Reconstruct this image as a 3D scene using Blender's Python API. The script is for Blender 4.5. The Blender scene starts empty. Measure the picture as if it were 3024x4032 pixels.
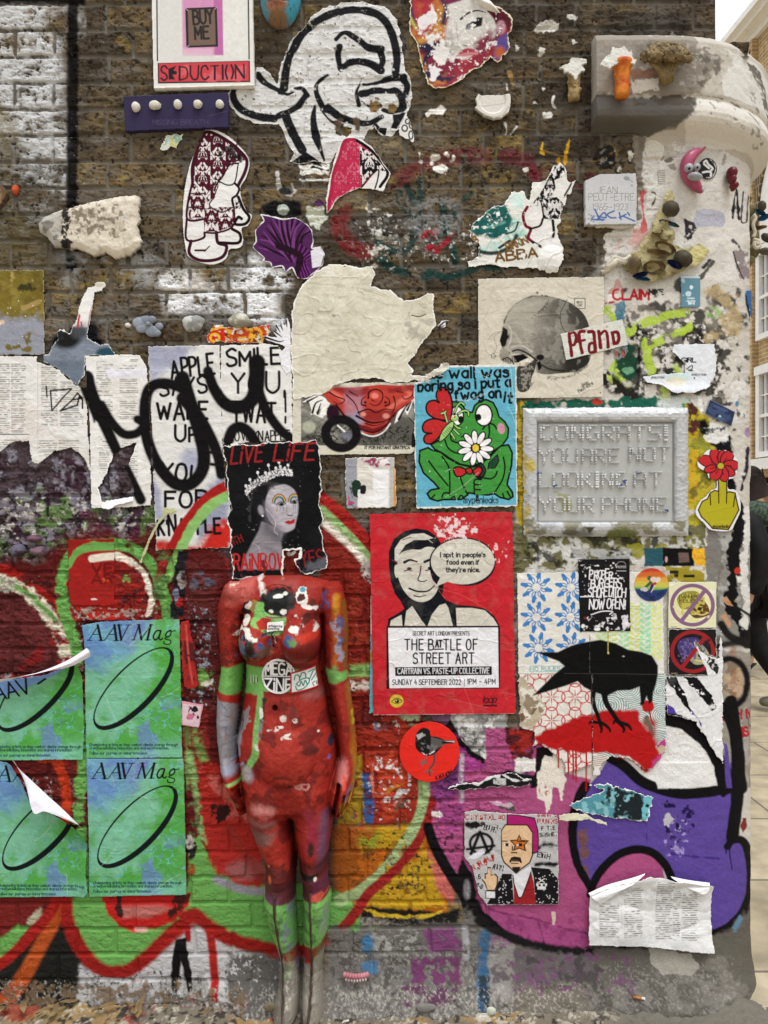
import bpy,bmesh,math,random
import numpy as np
from mathutils import Vector,Matrix
random.seed(7); RNG=np.random.RandomState(11)
SC=bpy.context.scene; COL=SC.collection
# ---------------------------------------------------------------- camera,sky,sun,exposure
S = 0.00073          # metres of wall per photo pixel
D = 2.27             # camera to wall
ZC = 1.42            # eye height
cam=bpy.data.cameras.new('camera'); camo=bpy.data.objects.new('camera',cam); COL.objects.link(camo)
cam.sensor_fit='VERTICAL'; cam.sensor_height=24.0; cam.sensor_width=18.0
cam.lens=24.0*D/(4032*S); cam.clip_start=0.05; cam.clip_end=500
camo.location=(0,-D,ZC); camo.rotation_euler=(math.radians(90),0,0)
SC.camera=camo
SUN_EL,SUN_ROT = 66.0,150.0     # degrees; the light comes over the viewer's shoulder,a little from the right
w=bpy.data.worlds.new('World'); SC.world=w; w.use_nodes=True
nt=w.node_tree; nt.nodes.clear()
sky=nt.nodes.new('ShaderNodeTexSky'); sky.sky_type='NISHITA'; sky.sun_disc=False
sky.sun_elevation=math.radians(SUN_EL); sky.sun_rotation=math.radians(SUN_ROT); sky.dust_density=6.0; sky.air_density=1.0; sky.ozone_density=1.0
hs=nt.nodes.new('ShaderNodeHueSaturation'); hs.inputs['Saturation'].default_value=0.22
bg=nt.nodes.new('ShaderNodeBackground'); bg.inputs['Strength'].default_value=0.125
wo=nt.nodes.new('ShaderNodeOutputWorld')
cl=nt.nodes.new('ShaderNodeMixRGB'); cn=nt.nodes.new('ShaderNodeTexNoise'); cn.inputs['Scale'].default_value=3.0; cn.inputs['Detail'].default_value = 5   # bright overcast over the clear sky
cr=nt.nodes.new('ShaderNodeMapRange'); cr.inputs[1].default_value=.35; cr.inputs[2].default_value=.65; cr.inputs[3].default_value=.62; cr.inputs[4].default_value=.9; nt.links.new(cn.outputs['Fac'],cr.inputs[0]); nt.links.new(cr.outputs[0],cl.inputs[0]); 
tcw=nt.nodes.new('ShaderNodeTexCoord'); sxz=nt.nodes.new('ShaderNodeSeparateXYZ'); gr=nt.nodes.new('ShaderNodeMapRange'); gr.inputs[3].default_value = .30; gr.inputs[4].default_value = 1.25   # an overcast sky is about three times brighter overhead than at the horizon
cs=nt.nodes.new('ShaderNodeVectorMath'); cs.operation='SCALE'; cs.inputs[0].default_value=(11.9,12.35,12.9)
nt.links.new(tcw.outputs['Generated'],sxz.inputs[0]); nt.links.new(sxz.outputs['Z'],gr.inputs[0]); nt.links.new(gr.outputs[0],cs.inputs['Scale']); nt.links.new(cs.outputs[0],cl.inputs[2])
nt.links.new(sky.outputs[0],hs.inputs['Color']); nt.links.new(hs.outputs[0],cl.inputs[1]); nt.links.new(cl.outputs[0],bg.inputs[0]); nt.links.new(bg.outputs[0],wo.inputs[0])
sun=bpy.data.lights.new('sun','SUN'); sun.energy=1.5; sun.angle=math.radians(24); sun.color=(1.0,0.995,0.985)
suno=bpy.data.objects.new('sun',sun); COL.objects.link(suno)
_a,_e=math.radians(SUN_ROT),math.radians(SUN_EL)
_sd = Vector((math.sin(_a) * math.cos(_e),math.cos(_a) * math.cos(_e),math.sin(_e)))   # towards the sun
suno.rotation_euler=_sd.to_track_quat('Z','Y').to_euler(); suno.location=(1,-4,5)
SC.view_settings.view_transform='Standard'; SC.view_settings.look='None'; SC.view_settings.gamma=1.0
SC.view_settings.exposure=0.24
# ---------------------------------------------------------------- noise,colour,canvases
TB=RNG.rand(256,256).astype(np.float32)
def nz(X,Y,s,seed=0):
    x=X/s+seed*17.37+500; y=Y/s+seed*9.13+500
    xi=np.floor(x).astype(np.int32); yi=np.floor(y).astype(np.int32)
    u=x-xi; v=y-yi; u=u*u*(3-2*u); v=v*v*(3-2*v)
    a=xi & 255; b=(xi+1) & 255; c=yi & 255; d=(yi+1) & 255
    return TB[a,c]*(1-u)*(1-v)+TB[b,c]*u*(1-v)+TB[a,d]*(1-u)*v+TB[b,d]*u*v
def fbm(X,Y,s,o=4,seed=0):
    r=0; am=.5; t=0
    for i in range(o):
        r=r+am*nz(X,Y,s/2**i,seed+i*3.1); t += am; am *= .55
    return r/t
def sst(a,b,x):
    t=np.clip((x-a)/(b-a),0,1); return t*t*(3-2*t)
def C(h):
    if not isinstance(h,str): return np.array(h,float)
    v=np.array([int(h[i:i+2],16) for i in (0,2,4)])/255.0
    return np.where(v<=.04045,v/12.92,((v+.055)/1.055)**2.4)
TR=[0,0,1.0]
F=(0,0,.54861); Z={}
for _j,_y in enumerate((0,1000,2000,2932)):
    for _i,_x in enumerate((0,900,1924)): Z[(_j+1)*10+_i+1]=(_x,_y,1.5082)
def at(*a):
    if len(a)==1: a=Z[a[0]] if isinstance(a[0],int) else a[0]
    TR[:]=[a[0],a[1],a[2]]
def tp(p): return np.array(p,float).reshape(-1,2)/TR[2]+np.array(TR[:2])
def cat(P,closed=False,n=6):
    P=np.asarray(P,float)
    if len(P)<3: return P
    if closed: Q=np.vstack([P[-1],P,P[0],P[1]])
    else: Q=np.vstack([2*P[0]-P[1],P,2*P[-1]-P[-2]])
    out=[]
    for i in range(1,len(Q)-2):
        a,b,c,d=Q[i-1:i+3]
        for k in range(n):
            t=k/n
            out.append(.5*(2*b+(c-a)*t+(2*a-5*b+4*c-d)*t*t+(3*b-a-3*c+d)*t**3))
    if not closed: out.append(P[-1])
    return np.array(out)
class Cv:
    def __init__(s,x0,y0,x1,y1,p,col):
        (s.x0,s.y0),(x1,y1)=tp((x0,y0,x1,y1)); s.p=p
        s.nx=int((x1-s.x0)/p)+2; s.ny=int((y1-s.y0)/p)+2
        s.X,s.Y=np.meshgrid(s.x0+np.arange(s.nx)*p,s.y0+np.arange(s.ny)*p)
        s.rgb=np.ones((s.ny,s.nx,3))*C(col); s.A=np.ones((s.ny,s.nx)); s.E=np.zeros((s.ny,s.nx))
    def win(s,a,b,c,d):
        i0=max(0,int((a-s.x0)/s.p)); i1=min(s.nx,int((c-s.x0)/s.p)+2)
        j0=max(0,int((b-s.y0)/s.p)); j1=min(s.ny,int((d-s.y0)/s.p)+2)
        return None if i1<=i0 or j1<=j0 else (slice(j0,j1),slice(i0,i1))
    def all(s): return (slice(0,s.ny),slice(0,s.nx))
def each(c): return c if isinstance(c,(list,tuple)) else [c]
def blend(cv,sl,m,col):
    col=C(col) if not callable(col) else col(cv.X[sl],cv.Y[sl])
    cv.rgb[sl]=cv.rgb[sl]*(1-m[...,None])+col*m[...,None]
def segd(cv,P,mg,r0,r1=None):
    r1=r0 if r1 is None else r1; rm=max(r0,r1)+mg
    lo=P.min(0)-rm; hi=P.max(0)+rm
    W=cv.win(lo[0],lo[1],hi[0],hi[1])
    if W is None: return None,None
    Dm=np.full((W[0].stop-W[0].start,W[1].stop-W[1].start),1e4)
    n=len(P)-1
    for i in range(n):
        a,b=P[i],P[i+1]
        ra=r0+(r1-r0)*i/n; rb=r0+(r1-r0)*(i+1)/n
        w2=cv.win(min(a[0],b[0])-rm,min(a[1],b[1])-rm,max(a[0],b[0])+rm,max(a[1],b[1])+rm)
        if w2 is None: continue
        X=cv.X[w2]-a[0]; Y=cv.Y[w2]-a[1]; d=b-a; L=d @ d+1e-9
        t=np.clip((X*d[0]+Y*d[1])/L,0,1)
        q=np.hypot(X-t*d[0],Y-t*d[1])-(ra+(rb-ra)*t)
        v=(slice(w2[0].start-W[0].start,w2[0].stop-W[0].start),slice(w2[1].start-W[1].start,w2[1].stop-W[1].start))
        Dm[v]=np.minimum(Dm[v],q)
    return W,Dm
def psd(cv,P,mg):
    Q=np.vstack([P,P[:1]]); W,d=segd(cv,Q,mg,0.0)
    if W is None: return None,None
    h,wd=d.shape; cnt=np.zeros((h,wd+1),np.int32)
    xs0=cv.x0+W[1].start*cv.p; ys=cv.y0+(W[0].start+np.arange(h))*cv.p
    for i in range(len(P)):
        a,b=Q[i],Q[i+1]
        if a[1]==b[1]: continue
        r=np.nonzero((ys>=min(a[1],b[1])) & (ys<max(a[1],b[1])))[0]
        if not len(r): continue
        xi=a[0]+(ys[r]-a[1])*(b[0]-a[0])/(b[1]-a[1])
        k=np.clip(np.ceil((xi-xs0)/cv.p),0,wd).astype(int); np.add.at(cnt,(r,k),1)
    ins=(np.cumsum(cnt,1)[:,:wd] & 1)>0
    d=np.minimum(d,mg)
    return W,np.where(ins,-d,d)
def _mask(cv,W,sd,soft,rough,rs,a,fl):
    soft=max(soft,cv.p)
    if rough: sd=sd+(fbm(cv.X[W],cv.Y[W],rs,3,5)-.5)*2.6*rough
    m=np.clip(.5-sd/soft,0,1)
    if soft>6: m=m*m*(3-2*m)
    m=m*a
    if fl: m=m*sst(fl[1]-.06,fl[1]+.06,fbm(cv.X[W],cv.Y[W],fl[0],4,fl[2] if len(fl)>2 else 1))
    return m
def poly(cvs,pts,col,sm=0,soft=1.5,rough=0,rs=22,a=1,fl=None):
    P=tp(pts)
    if sm: P=cat(P,True)
    for cv in each(cvs):
        W,sd=psd(cv,P,soft+rough*1.5+3)
        if W is not None: blend(cv,W,_mask(cv,W,sd,soft,rough,rs,a,fl),col)
def stroke(cvs,pts,wd,col,sm=1,soft=1.5,rough=0,rs=22,a=1,fl=None,w2=None,closed=False):
    P=tp(pts)
    if sm: P=cat(P,closed)
    if closed: P=np.vstack([P,P[:1]])
    r0=wd/TR[2]/2; r1=None if w2 is None else w2/TR[2]/2
    for cv in each(cvs):
        W,sd=segd(cv,P,soft+rough*1.5+3,r0,r1)
        if W is not None: blend(cv,W,_mask(cv,W,sd,soft,rough,rs,a,fl),col)
def epts(cx,cy,rx,ry,rot=0,n=40,a0=0,a1=360):
    t=np.radians(np.linspace(a0,a1,n,endpoint=(a1-a0)<360)); c,s=math.cos(math.radians(rot)),math.sin(math.radians(rot))
    x=rx*np.cos(t); y=ry*np.sin(t)
    return np.stack([cx+x*c-y*s,cy+x*s+y*c],1).ravel()
def ell(cvs,cx,cy,rx,ry,col,rot=0,**k): poly(cvs,epts(cx,cy,rx,ry,rot),col,**k)
def rect(cvs,x0,y0,x1,y1,col,**k): poly(cvs,(x0,y0,x1,y0,x1,y1,x0,y1),col,**k)
def cut(cv,pts,sm=0,rough=0,rs=18,edge=0,ecol='e8e6e2',erough=None):
    """Trim the sheet to an outline; edge leaves a torn white rim."""
    P=tp(pts); edge *= .6
    if sm: P=cat(P,True)
    W,sd=psd(cv,P,rough*2+edge+4)
    nz_=(fbm(cv.X[W],cv.Y[W],rs,3,9)-.5)*2.6*rough if rough else 0
    A=np.zeros_like(cv.A); A[W]=np.clip(.5-(sd+nz_)/cv.p,0,1); cv.A=np.minimum(cv.A,A)
    if edge:
        e2=(fbm(cv.X[W],cv.Y[W],14,3,4)-.5)*edge*1.4
        m=np.clip(.5+(sd+nz_+edge+e2)/max(1.5,cv.p),0,1); blend(cv,W,m,ecol)
def hole(cv,pts,sm=0,rough=0,rs=18,edge=0,ecol='e8e6e2'):
    P=tp(pts)
    if sm: P=cat(P,True)
    W,sd=psd(cv,P,rough*2+edge+4)
    if W is None: return
    if rough: sd=sd+(fbm(cv.X[W],cv.Y[W],rs,3,9)-.5)*2.6*rough
    if edge: blend(cv,W,np.clip(.5+(edge-sd)/2,0,1)*(sd<edge+3),ecol)
    cv.A[W]=np.minimum(cv.A[W],np.clip(.5+sd/cv.p,0,1))
def spk(cv,box,s,thr,col,seed=0,a=1,o=4,ed=.06):
    """Flecks and flakes: noise above a threshold inside a box, fading at its rim."""
    (a0,b0),(a1,b1)=tp(box)
    for c in each(cv):
        W=c.win(a0,b0,a1,b1)
        if W is None: continue
        X,Y=c.X[W],c.Y[W]
        f=np.clip(np.minimum(np.minimum(X-a0,a1-X),np.minimum(Y-b0,b1-Y))/max(20,.25*min(a1-a0,b1-b0)),0,1)
        n=fbm(X,Y,s,o,seed)+(f-1)*.25
        blend(c,W,sst(thr-ed,thr+ed,n)*a,col)
# ---------------------------------------------------------------- hand lettering
FT={}
for _l in """A 033c63 1656|B 030c ~0c3c5b5a4808 ~084866644303|C ~6b4c2c0a05234364|D 030c ~0c3c5b6856433303|E 5c0c0353 0848|F 5c0c03 0848
G ~6b4c2c0a05234364 646737|H 030c 636c 0868|I 030c|J ~4c45331304|K 030c 5c08 1953|L 0c0353|M 030c366c63|N 030c636c|O ~3c1b07143354675b3c|P 030c ~0c3c5b594807
Q ~3c1b07143354675b3c 4562|R 030c ~0c3c5b594808 3853|S ~5b3c1b0a18475654331304|T 0c6c 3c33|U ~0c06143354666c|V 0c336c|W 0c234a638c|X 0c63 036c|Y 0c386c 3833|Z 0c6c0363
0 ~3c1b07143354675b3c|1 1a2c23|2 ~0a1c3c4a4803 0353|3 ~0b2c4b4a28 ~284745331304|4 3c0656 4943|5 5c1c08 ~08386745331304|6 ~4c1905134355473706|7 0c5c23|8 ~3c1b1a4855442315184a4b3c|9 ~5938091b3c5b584323
. 0304|, 0401|! 0c06 0403|' 0c0a|- 0747|: 0403 0908|@ ~66463544656a4b1a052453|/ 036c|= 0646 0949
a ~58391806143355 5953|b 0c03 ~083958563304|c ~58391806143354|d 5c53 ~58391806143355|e 0656 ~5658391806143354|f ~4c2b1a13 0939|g ~58391806143355 ~5952301011|h 0c03 ~0729485753|i 0903 0c0b|j ~29210000 2c2b
k 0c03 4906 1743|l 0c03|m 0903 ~07293833 ~37596863|n 0903 ~0729495753|o ~391806143354565839|p 0900 ~083958563304|q 5950 ~58391806143355|r 0903 ~072949|s ~4829081746442304|t ~2c243343 0949
u ~0905143355 5953|v 093359|w 0923476389|x 0953 0359|y 0933 5910|z 09590353""".replace('\n','|').split('|'):
    _k,_v=_l.split(' ',1); st_=[]
    for q in _v.split(' '):
        smq=q[0]=='~'; q=q.lstrip('~')
        st_.append((smq,[(int(q[i],36),int(q[i+1],36)-3) for i in range(0,len(q),2)]))
    FT[_k]=st_
def text(cvs,s,x0,y,x1,h,wd,col,rot=0,sl=0,gap=2.2,soft=1.5,jit=0,a=1,fl=None,wob=None):
    """One line of lettering from x0 to x1 on the baseline y, capitals h tall, in the current frame."""
    xs=[]; cx=0
    for ch in s:
        if ch==' ': cx += 4.0; xs.append(None); continue
        xs.append(cx); cx += max(p[0] for _,q in FT[ch] for p in q)+gap
    ux=(x1-x0)/max(cx-gap,1.5); uy=h/9.0; c,n_=math.cos(math.radians(rot)),math.sin(math.radians(rot)); rr=random.Random(len(s)*7+int(x0))
    for ch,ox in zip(s,xs):
        if ox is None: continue
        jx,jy=rr.uniform(-jit,jit),rr.uniform(-jit,jit); js=1+rr.uniform(-jit,jit)*.04
        for smq,q in FT[ch]:
            P=[]
            for px,py in q:
                lx=(ox+px)*ux+py*uy*sl+jx; ly=-py*uy*js+jy
                if wob: ly += wob(lx)
                P += [x0+lx*c-ly*n_,y+lx*n_+ly*c]
            stroke(cvs,P,wd,col,sm=smq,soft=soft,a=a,fl=fl)
def print_(cvs,box,lh,col='7d7a76',a=.85,ragged=.25,seed=0,fillr=.52):
    """Columns of newsprint too small to read: broken grey lines."""
    (a0,b0),(a1,b1)=tp(box)
    for c in each(cvs):
        W=c.win(a0,b0,a1,b1)
        if W is None: continue
        X,Y=c.X[W],c.Y[W]; k=np.floor((Y-b0)/lh); fr=(Y-b0)/lh-k
        ln=nz(k*3.7+11,k*0+seed*5,1.0,seed); wi=(a1-a0)*(1-ragged*ln*(nz(k*1.3,k*0,1,seed+4)>.5))
        m=(fr<fillr) & (X-a0<wi) & (nz(k*7.1,k*0+3,1,seed+9)>.12)
        wv=nz(X+k*57,k*31.0,11.0,seed+2)
        blend(c,W,m*np.clip((wv-.18)*3,0,1)*a,col)
# ---------------------------------------------------------------- the wall surface: flat brick,then a rounded corner
XC=2640.0; X0=(XC-1512)*S
def _tab(R):
    t=np.radians(np.linspace(0,90,400)); px=1512+(X0+R*np.sin(t))/(1+R*(1-np.cos(t))/D)/S; return t,px
lo_,hi_=.1,.9
for _ in range(40):
    R=.5*(lo_+hi_)
    if _tab(R)[1].max()<2943: lo_=R
    else: hi_=R
_t,_p=_tab(R); _n=int(_p.argmax()); TABT,TABP=_t[:_n],_p[:_n]; TMAX=TABT[-1]
def surf(PX,PY,H,h0=0):
    if h0: PX=1512+(PX-1512)*(1-h0/D); PY=2016+(PY-2016)*(1-h0/D)
    t=np.where(PX>XC,np.interp(PX,TABP,TABT),0.0); y=R*(1-np.cos(t))
    x=np.where(PX>XC,X0+R*np.sin(t),(PX-1512)*S); z=ZC-(PY-2016)*S*(1+y/D)
    return np.stack([x+np.sin(t)*H,y-np.cos(t)*H,z],-1)
def wp(px,py,h=0.0):
    k=1-h/D; p=surf(np.array(1512+(px-1512)*k),np.array(2016+(py-2016)*k),np.array(h)); return Vector(p)
def blur(a,r,n=2):
    for _ in range(n):
        for ax in (0,1):
            b=np.moveaxis(a,ax,0); pd=np.concatenate([np.repeat(b[:1],r+1,0),b,np.repeat(b[-1:],r,0)],0).cumsum(0)
            b=(pd[2*r+1:]-pd[:-2*r-1])/(2*r+1); a=np.moveaxis(b,0,ax)
    return a
# ---------------------------------------------------------------- materials
def mkmat(name,rough=.8,bump=.25,bs=260,var=.10,spec=.3,metal=0,fixed=None):
    m=bpy.data.materials.new(name); m.use_nodes=True; n=m.node_tree.nodes; l=m.node_tree.links
    b=n['Principled BSDF']; b.inputs['Roughness'].default_value=rough; b.inputs['Specular IOR Level'].default_value=spec; b.inputs['Metallic'].default_value=metal
    tc=n.new('ShaderNodeTexCoord'); a=n.new('ShaderNodeTexNoise'); a.inputs['Scale'].default_value=bs; a.inputs['Detail'].default_value=4
    l.new(tc.outputs['Object'],a.inputs['Vector'])
    a2=n.new('ShaderNodeTexNoise'); a2.inputs['Scale'].default_value=bs/9; a2.inputs['Detail'].default_value=6; l.new(tc.outputs['Object'],a2.inputs['Vector'])
    if fixed is None:
        c=n.new('ShaderNodeAttribute'); c.attribute_name='Col'; src=c.outputs['Color']
    else:
        r=n.new('ShaderNodeValToRGB'); r.color_ramp.elements[0].position=.35; r.color_ramp.elements[1].position=.65
        r.color_ramp.elements[0].color=(*C(fixed[0]),1); r.color_ramp.elements[1].color=(*C(fixed[1]),1); l.new(a2.outputs['Fac'],r.inputs['Fac']); src=r.outputs['Color']
    mr=n.new('ShaderNodeMapRange'); mr.inputs[3].default_value=1-var; mr.inputs[4].default_value=1+var; mr.inputs[1].default_value=.3; mr.inputs[2].default_value=.7
    l.new(a.outputs['Fac'],mr.inputs[0])
    mx=n.new('ShaderNodeVectorMath'); mx.operation='SCALE'; l.new(src,mx.inputs[0]); l.new(mr.outputs[0],mx.inputs['Scale']); l.new(mx.outputs[0],b.inputs['Base Color'])
    bp=n.new('ShaderNodeBump'); bp.inputs['Strength'].default_value=bump; bp.inputs['Distance'].default_value=.002
    l.new(a.outputs['Fac'],bp.inputs['Height']); l.new(bp.outputs[0],b.inputs['Normal'])
    if name=='pasted_paper':                                        # soft wrinkles from the paste
        wv=n.new('ShaderNodeTexNoise'); wv.inputs['Scale'].default_value=17; wv.inputs['Detail'].default_value=3; wv.inputs['Distortion'].default_value=1.4; l.new(tc.outputs['Object'],wv.inputs['Vector'])
        b2=n.new('ShaderNodeBump'); b2.inputs['Strength'].default_value=.42; b2.inputs['Distance'].default_value=.012; l.new(wv.outputs['Fac'],b2.inputs['Height']); l.new(bp.outputs[0],b2.inputs['Normal']); l.new(b2.outputs[0],b.inputs['Normal'])
    return m
MAT={'wall': mkmat('painted_brick',.88,.7,330,.16,.06),'paper': mkmat('pasted_paper',.75,.14,160,.05,.05),'gloss': mkmat('glossy_sticker',.45,.06,120,.03,.12),
       'board': mkmat('painted_board',.6,.12,120,.05,.18),'body': mkmat('painted_mannequin',.5,.45,140,.12,.16),'stone': mkmat('carved_stone',.8,.4,240,.08,.25),
       'metal': mkmat('silver_paint',.42,.1,260,.05,.4,.1),'ground': mkmat('dirty_ground',.9,.8,300,.16,.2)}
def setcol(me,rgb):
    a=me.color_attributes.new('Col','FLOAT_COLOR','POINT'); v=np.ones((len(rgb),4),np.float32); v[:,:3]=rgb; a.data.foreach_set('color',v.ravel())
def rawmesh(name,co,quads,rgb,mat,parent=None,smooth=True):
    me=bpy.data.meshes.new(name); nq=len(quads)
    me.vertices.add(len(co)); me.vertices.foreach_set('co',np.asarray(co,np.float32).ravel())
    me.loops.add(nq*4); me.loops.foreach_set('vertex_index',np.asarray(quads,np.int32).ravel())
    me.polygons.add(nq); me.polygons.foreach_set('loop_start',np.arange(nq,dtype=np.int32)*4)
    try: me.polygons.foreach_set('loop_total',np.full(nq,4,np.int32))
    except Exception: pass
    me.update(calc_edges=True); setcol(me,rgb)
    me.polygons.foreach_set('use_smooth',np.full(nq,smooth))
    me.materials.append(MAT[mat] if isinstance(mat,str) else mat)
    o=bpy.data.objects.new(name,me); COL.objects.link(o)
    if parent: o.parent=parent
    return o
def gridmesh(name,pos,rgb,A,mat,pos2=None,ecol=None,parent=None):
    ny,nx=A.shape; vi=(A>.5); cm=vi[:-1,:-1] & vi[1:,:-1] & vi[:-1,1:] & vi[1:,1:]
    idx=np.arange(ny*nx).reshape(ny,nx); a=idx[:-1,:-1]; b=idx[:-1,1:]; c=idx[1:,1:]; d=idx[1:,:-1]
    q=[np.stack([a[cm],d[cm],c[cm],b[cm]],1)]; P=pos.reshape(-1,3); G=rgb.reshape(-1,3)
    if pos2 is not None:
        z=np.zeros((ny+1,nx+1),bool); z[1:-1,1:-1]=cm; off=ny*nx; s=[]
        for nb,u,v in ((z[:-2,1:-1],a,b),(z[2:,1:-1],c,d),(z[1:-1,:-2],d,a),(z[1:-1,2:],b,c)):
            e=cm & ~nb; s.append(np.stack([u[e],v[e],v[e]+off,u[e]+off],1))
        q += s; P=np.vstack([P,pos2.reshape(-1,3)]); G=np.vstack([G,G if ecol is None else np.ones_like(G)*C(ecol)])
    q=np.vstack(q); used=np.zeros(len(P),bool); used[q.ravel()]=True; mp=np.cumsum(used)-1
    return rawmesh(name,P[used],mp[q],G[used],mat,parent)
def lab(o,label,cat_,group=None,kind=None):
    if label: o['label']=label
    if cat_: o['category']=cat_
    if group: o['group']=group
    if kind: o['kind']=kind
    return o
def empty(name,loc,label,cat_,group=None):
    o=bpy.data.objects.new(name,None); COL.objects.link(o); o.location=loc; o.empty_display_size=.05
    return lab(o,label,cat_,group)
def adopt(o,par):
    bpy.context.view_layer.update(); o.parent=par; o.matrix_parent_inverse=par.matrix_world.inverted(); return o
def WS(X,Y,arr):
    j=np.clip(((Y-WALL.y0)/WALL.p+.5).astype(int),0,WALL.ny-1); i=np.clip(((X-WALL.x0)/WALL.p+.5).astype(int),0,WALL.nx-1); return arr[j,i]
def sheet(cv,name,label,cat_,lay=1,mat='paper',th=.0009,lift=None,wr=.0007,group=None,parent=None,board=0,ecol=None,base=None,seed=0,h0=0,conf=0):
    """A pasted sheet (follows the wall) or, with board > 0, a stiff panel of that thickness."""
    X,Y=cv.X,cv.Y
    if base is not None: Hb=base(X,Y)
    elif board: Hb=np.full_like(X,float(np.percentile(WS(X,Y,WH),97)))
    else: Hb=WS(X,Y,WHS) if conf else np.maximum(WS(X,Y,WHS)*.14+WS(X,Y,WHF)*.86,WS(X,Y,WH)-.0002)
    H=Hb+.0007+lay*.0008+board
    if not board:
        H=H+(fbm(X,Y,110,3,seed+2)-.5)*wr*1.6+(np.abs(nz(X+Y*.3,Y*.8,60,seed+7)-.5)<.025)*wr*.5
    if lift is not None: H=H+lift(X,Y)
    o=gridmesh(name,surf(X,Y,H,board+h0),cv.rgb,cv.A,mat,surf(X,Y,H-(board+.0015 if board else th),board+h0),ecol,parent)
    if parent is None: lab(o,label,cat_,group)
    return o
def bump2(cx,cy,rx,ry,h): return lambda X,Y: h*np.clip(1-((X-cx)/rx)**2-((Y-cy)/ry)**2,0,None)
# ---------------------------------------------------------------- brick relief
at(0,0,1); WALL=Cv(-200,-150,2943,3995,3.0,'5a4d3f'); X,Y=WALL.X,WALL.Y
jx=(fbm(X,Y,60,3,21)-.5)*12; jy=(fbm(X,Y,70,3,22)-.5)*9+(X-1300)*.004
K=np.interp(Y+jy,[-600,17,1048,3250,4150],[-6,0,10,32,41]); kc=np.floor(K); kf=(K-kc)*102
off=(kc % 2)*231+TB[(kc.astype(int)*7) & 255,9]*50; xx=(X+jx+off) % 462; bi=np.floor((X+jx+off)/462)*2+(xx>308)
ex=np.where(xx<308,np.minimum(xx,308-xx),np.minimum(xx-308,462-xx)); ey=np.minimum(kf,102-kf)
ED = np.minimum(ex,ey); BR = sst(4.0,11,ED)                     # 1 on a brick,0 in the joint
hid=TB[(kc.astype(int)*31+7) & 255,(bi.astype(int)*53+11) & 255]; hid2=TB[(kc.astype(int)*13+99) & 255,(bi.astype(int)*29+57) & 255]
n1=fbm(X,Y,60,5,1); n2=fbm(X,Y,22,4,2); n3=fbm(X,Y*2.2,34,4,3); nb=fbm(X,Y,400,4,4)
# render and old paper built up over the brick towards the corner
PM=sst(-60,60,X-np.interp(Y,[0,560,640,800,1090,1180,1600,2050,2900,3300,3700,4100],[3200,3100,2590,2560,2380,2230,2140,2060,2080,1980,1930,1800])+(n1-.5)*120)
PM=np.maximum(PM,sst(-70,70,Y-np.interp(X,[-200,700,900,1300,1700,2300,2900],[3930,3905,3860,3800,3740,3700,3600])+(n1-.5)*140))
soft_ = sst(3050,3400,Y) * .55                                   # thick paint lower down rounds the joints
rdg=np.abs(fbm(X,Y*1.7,46,4,66)-.5); WH=-sst(.035,.0,rdg)*.0028*BR*(1-soft_)+BR*(.0075-.003*soft_)+(n3-.5)*.0095*BR*(1-soft_)+(n2-.5)*.0022+(hid-.5)*.0026*BR
pits=sst(.70,.78,fbm(X,Y,15,2,31)); WH -= pits*.0028*(1-soft_)
lay_=np.floor(fbm(X,Y,150,5,8)*9)/9
WP=.0085+(lay_-.5)*.008*(Y<3000)+(n1-.5)*.005+(n2-.5)*.0022
WH=WH*(1-PM)+WP*PM
foot=sst(3700,3990,Y)**2*(.055+.03*(n1-.5))*sst(700,1000,X+(n1-.5)*160)*(1-.45*sst(1700,2200,X)); WH += foot
WH += sst(3560,3990,Y)**2.2*.022*sst(2300,2900,X)
WH=WH.astype(np.float64); WHS=np.maximum(blur(WH,4,2),WH-.0008); WHF=blur(np.maximum(WH,blur(WH,16,1)),20,2)+.0034
# ---------------------------------------------------------------- bare wall colour
def mixc(a,b,t): return a*(1-t[...,None])+C(b)*t[...,None]
g=np.ones_like(WALL.rgb)*C('60523f')
g=mixc(g,'7a6645',sst(.45,.85,hid)*.7); g=mixc(g,'352f2a',sst(.5,.95,hid2)*.7)
g=mixc(g,'947d48',sst(.56,.72,fbm(X,Y,75,5,12))*.7*sst(.3,.8,hid)); g=mixc(g,'262320',sst(.50,.68,n3)*.5); g=mixc(g,'645e56',sst(.58,.74,n2)*.4)
g=mixc(g,'736e66',(1-BR)*(.95-.5*sst(.4,.7,n1))); g=mixc(g,'1f1d1b',sst(.03,.0,rdg)*.5*BR); g=mixc(g,'262320',pits*.8)
g=mixc(g,'302c28',sst(.48,.70,nb)*.35); g=mixc(g,'3a3733',sst(.52,.66,fbm(X,Y,170,5,14))*.3); g=mixc(g,'77726b',sst(.56,.7,fbm(X*.5,Y*1.6,90,5,15))*.35)
g=mixc(g,'c4bfb6',PM*(Y<3560)); g=mixc(g,'716b61',PM*(Y>=3560)*(.75+.25*n1))
WALL.rgb=g; V=WALL
def sprayzone(box,col,a=.9,lo=.38,hi=.6,s=150,seed=3,edge=90,bricky=.5):
    """Dry overspray: catches the faces that stand proud, leaves the hollows."""
    (a0,b0),(a1,b1)=tp(box); W=V.win(a0-edge,b0-edge,a1+edge,b1+edge); x,y=V.X[W],V.Y[W]
    d=np.minimum(np.minimum(x-a0,a1-x),np.minimum(y-b0,b1-y))+(fbm(x,y,s,4,seed)-.5)*edge*3
    m=sst(-edge*.5,edge*.5,d); r=fbm(x,y,26,4,seed+5)
    m=m*(sst(lo,hi,r*bricky+fbm(x,y,s*.6,4,seed+8)*(1-bricky)+(V_H[W]*9)) if lo<hi else 1)
    blend(V,W,m*a,col)
V_H=(WH-WHS)*6
at(0,0,1)
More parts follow.
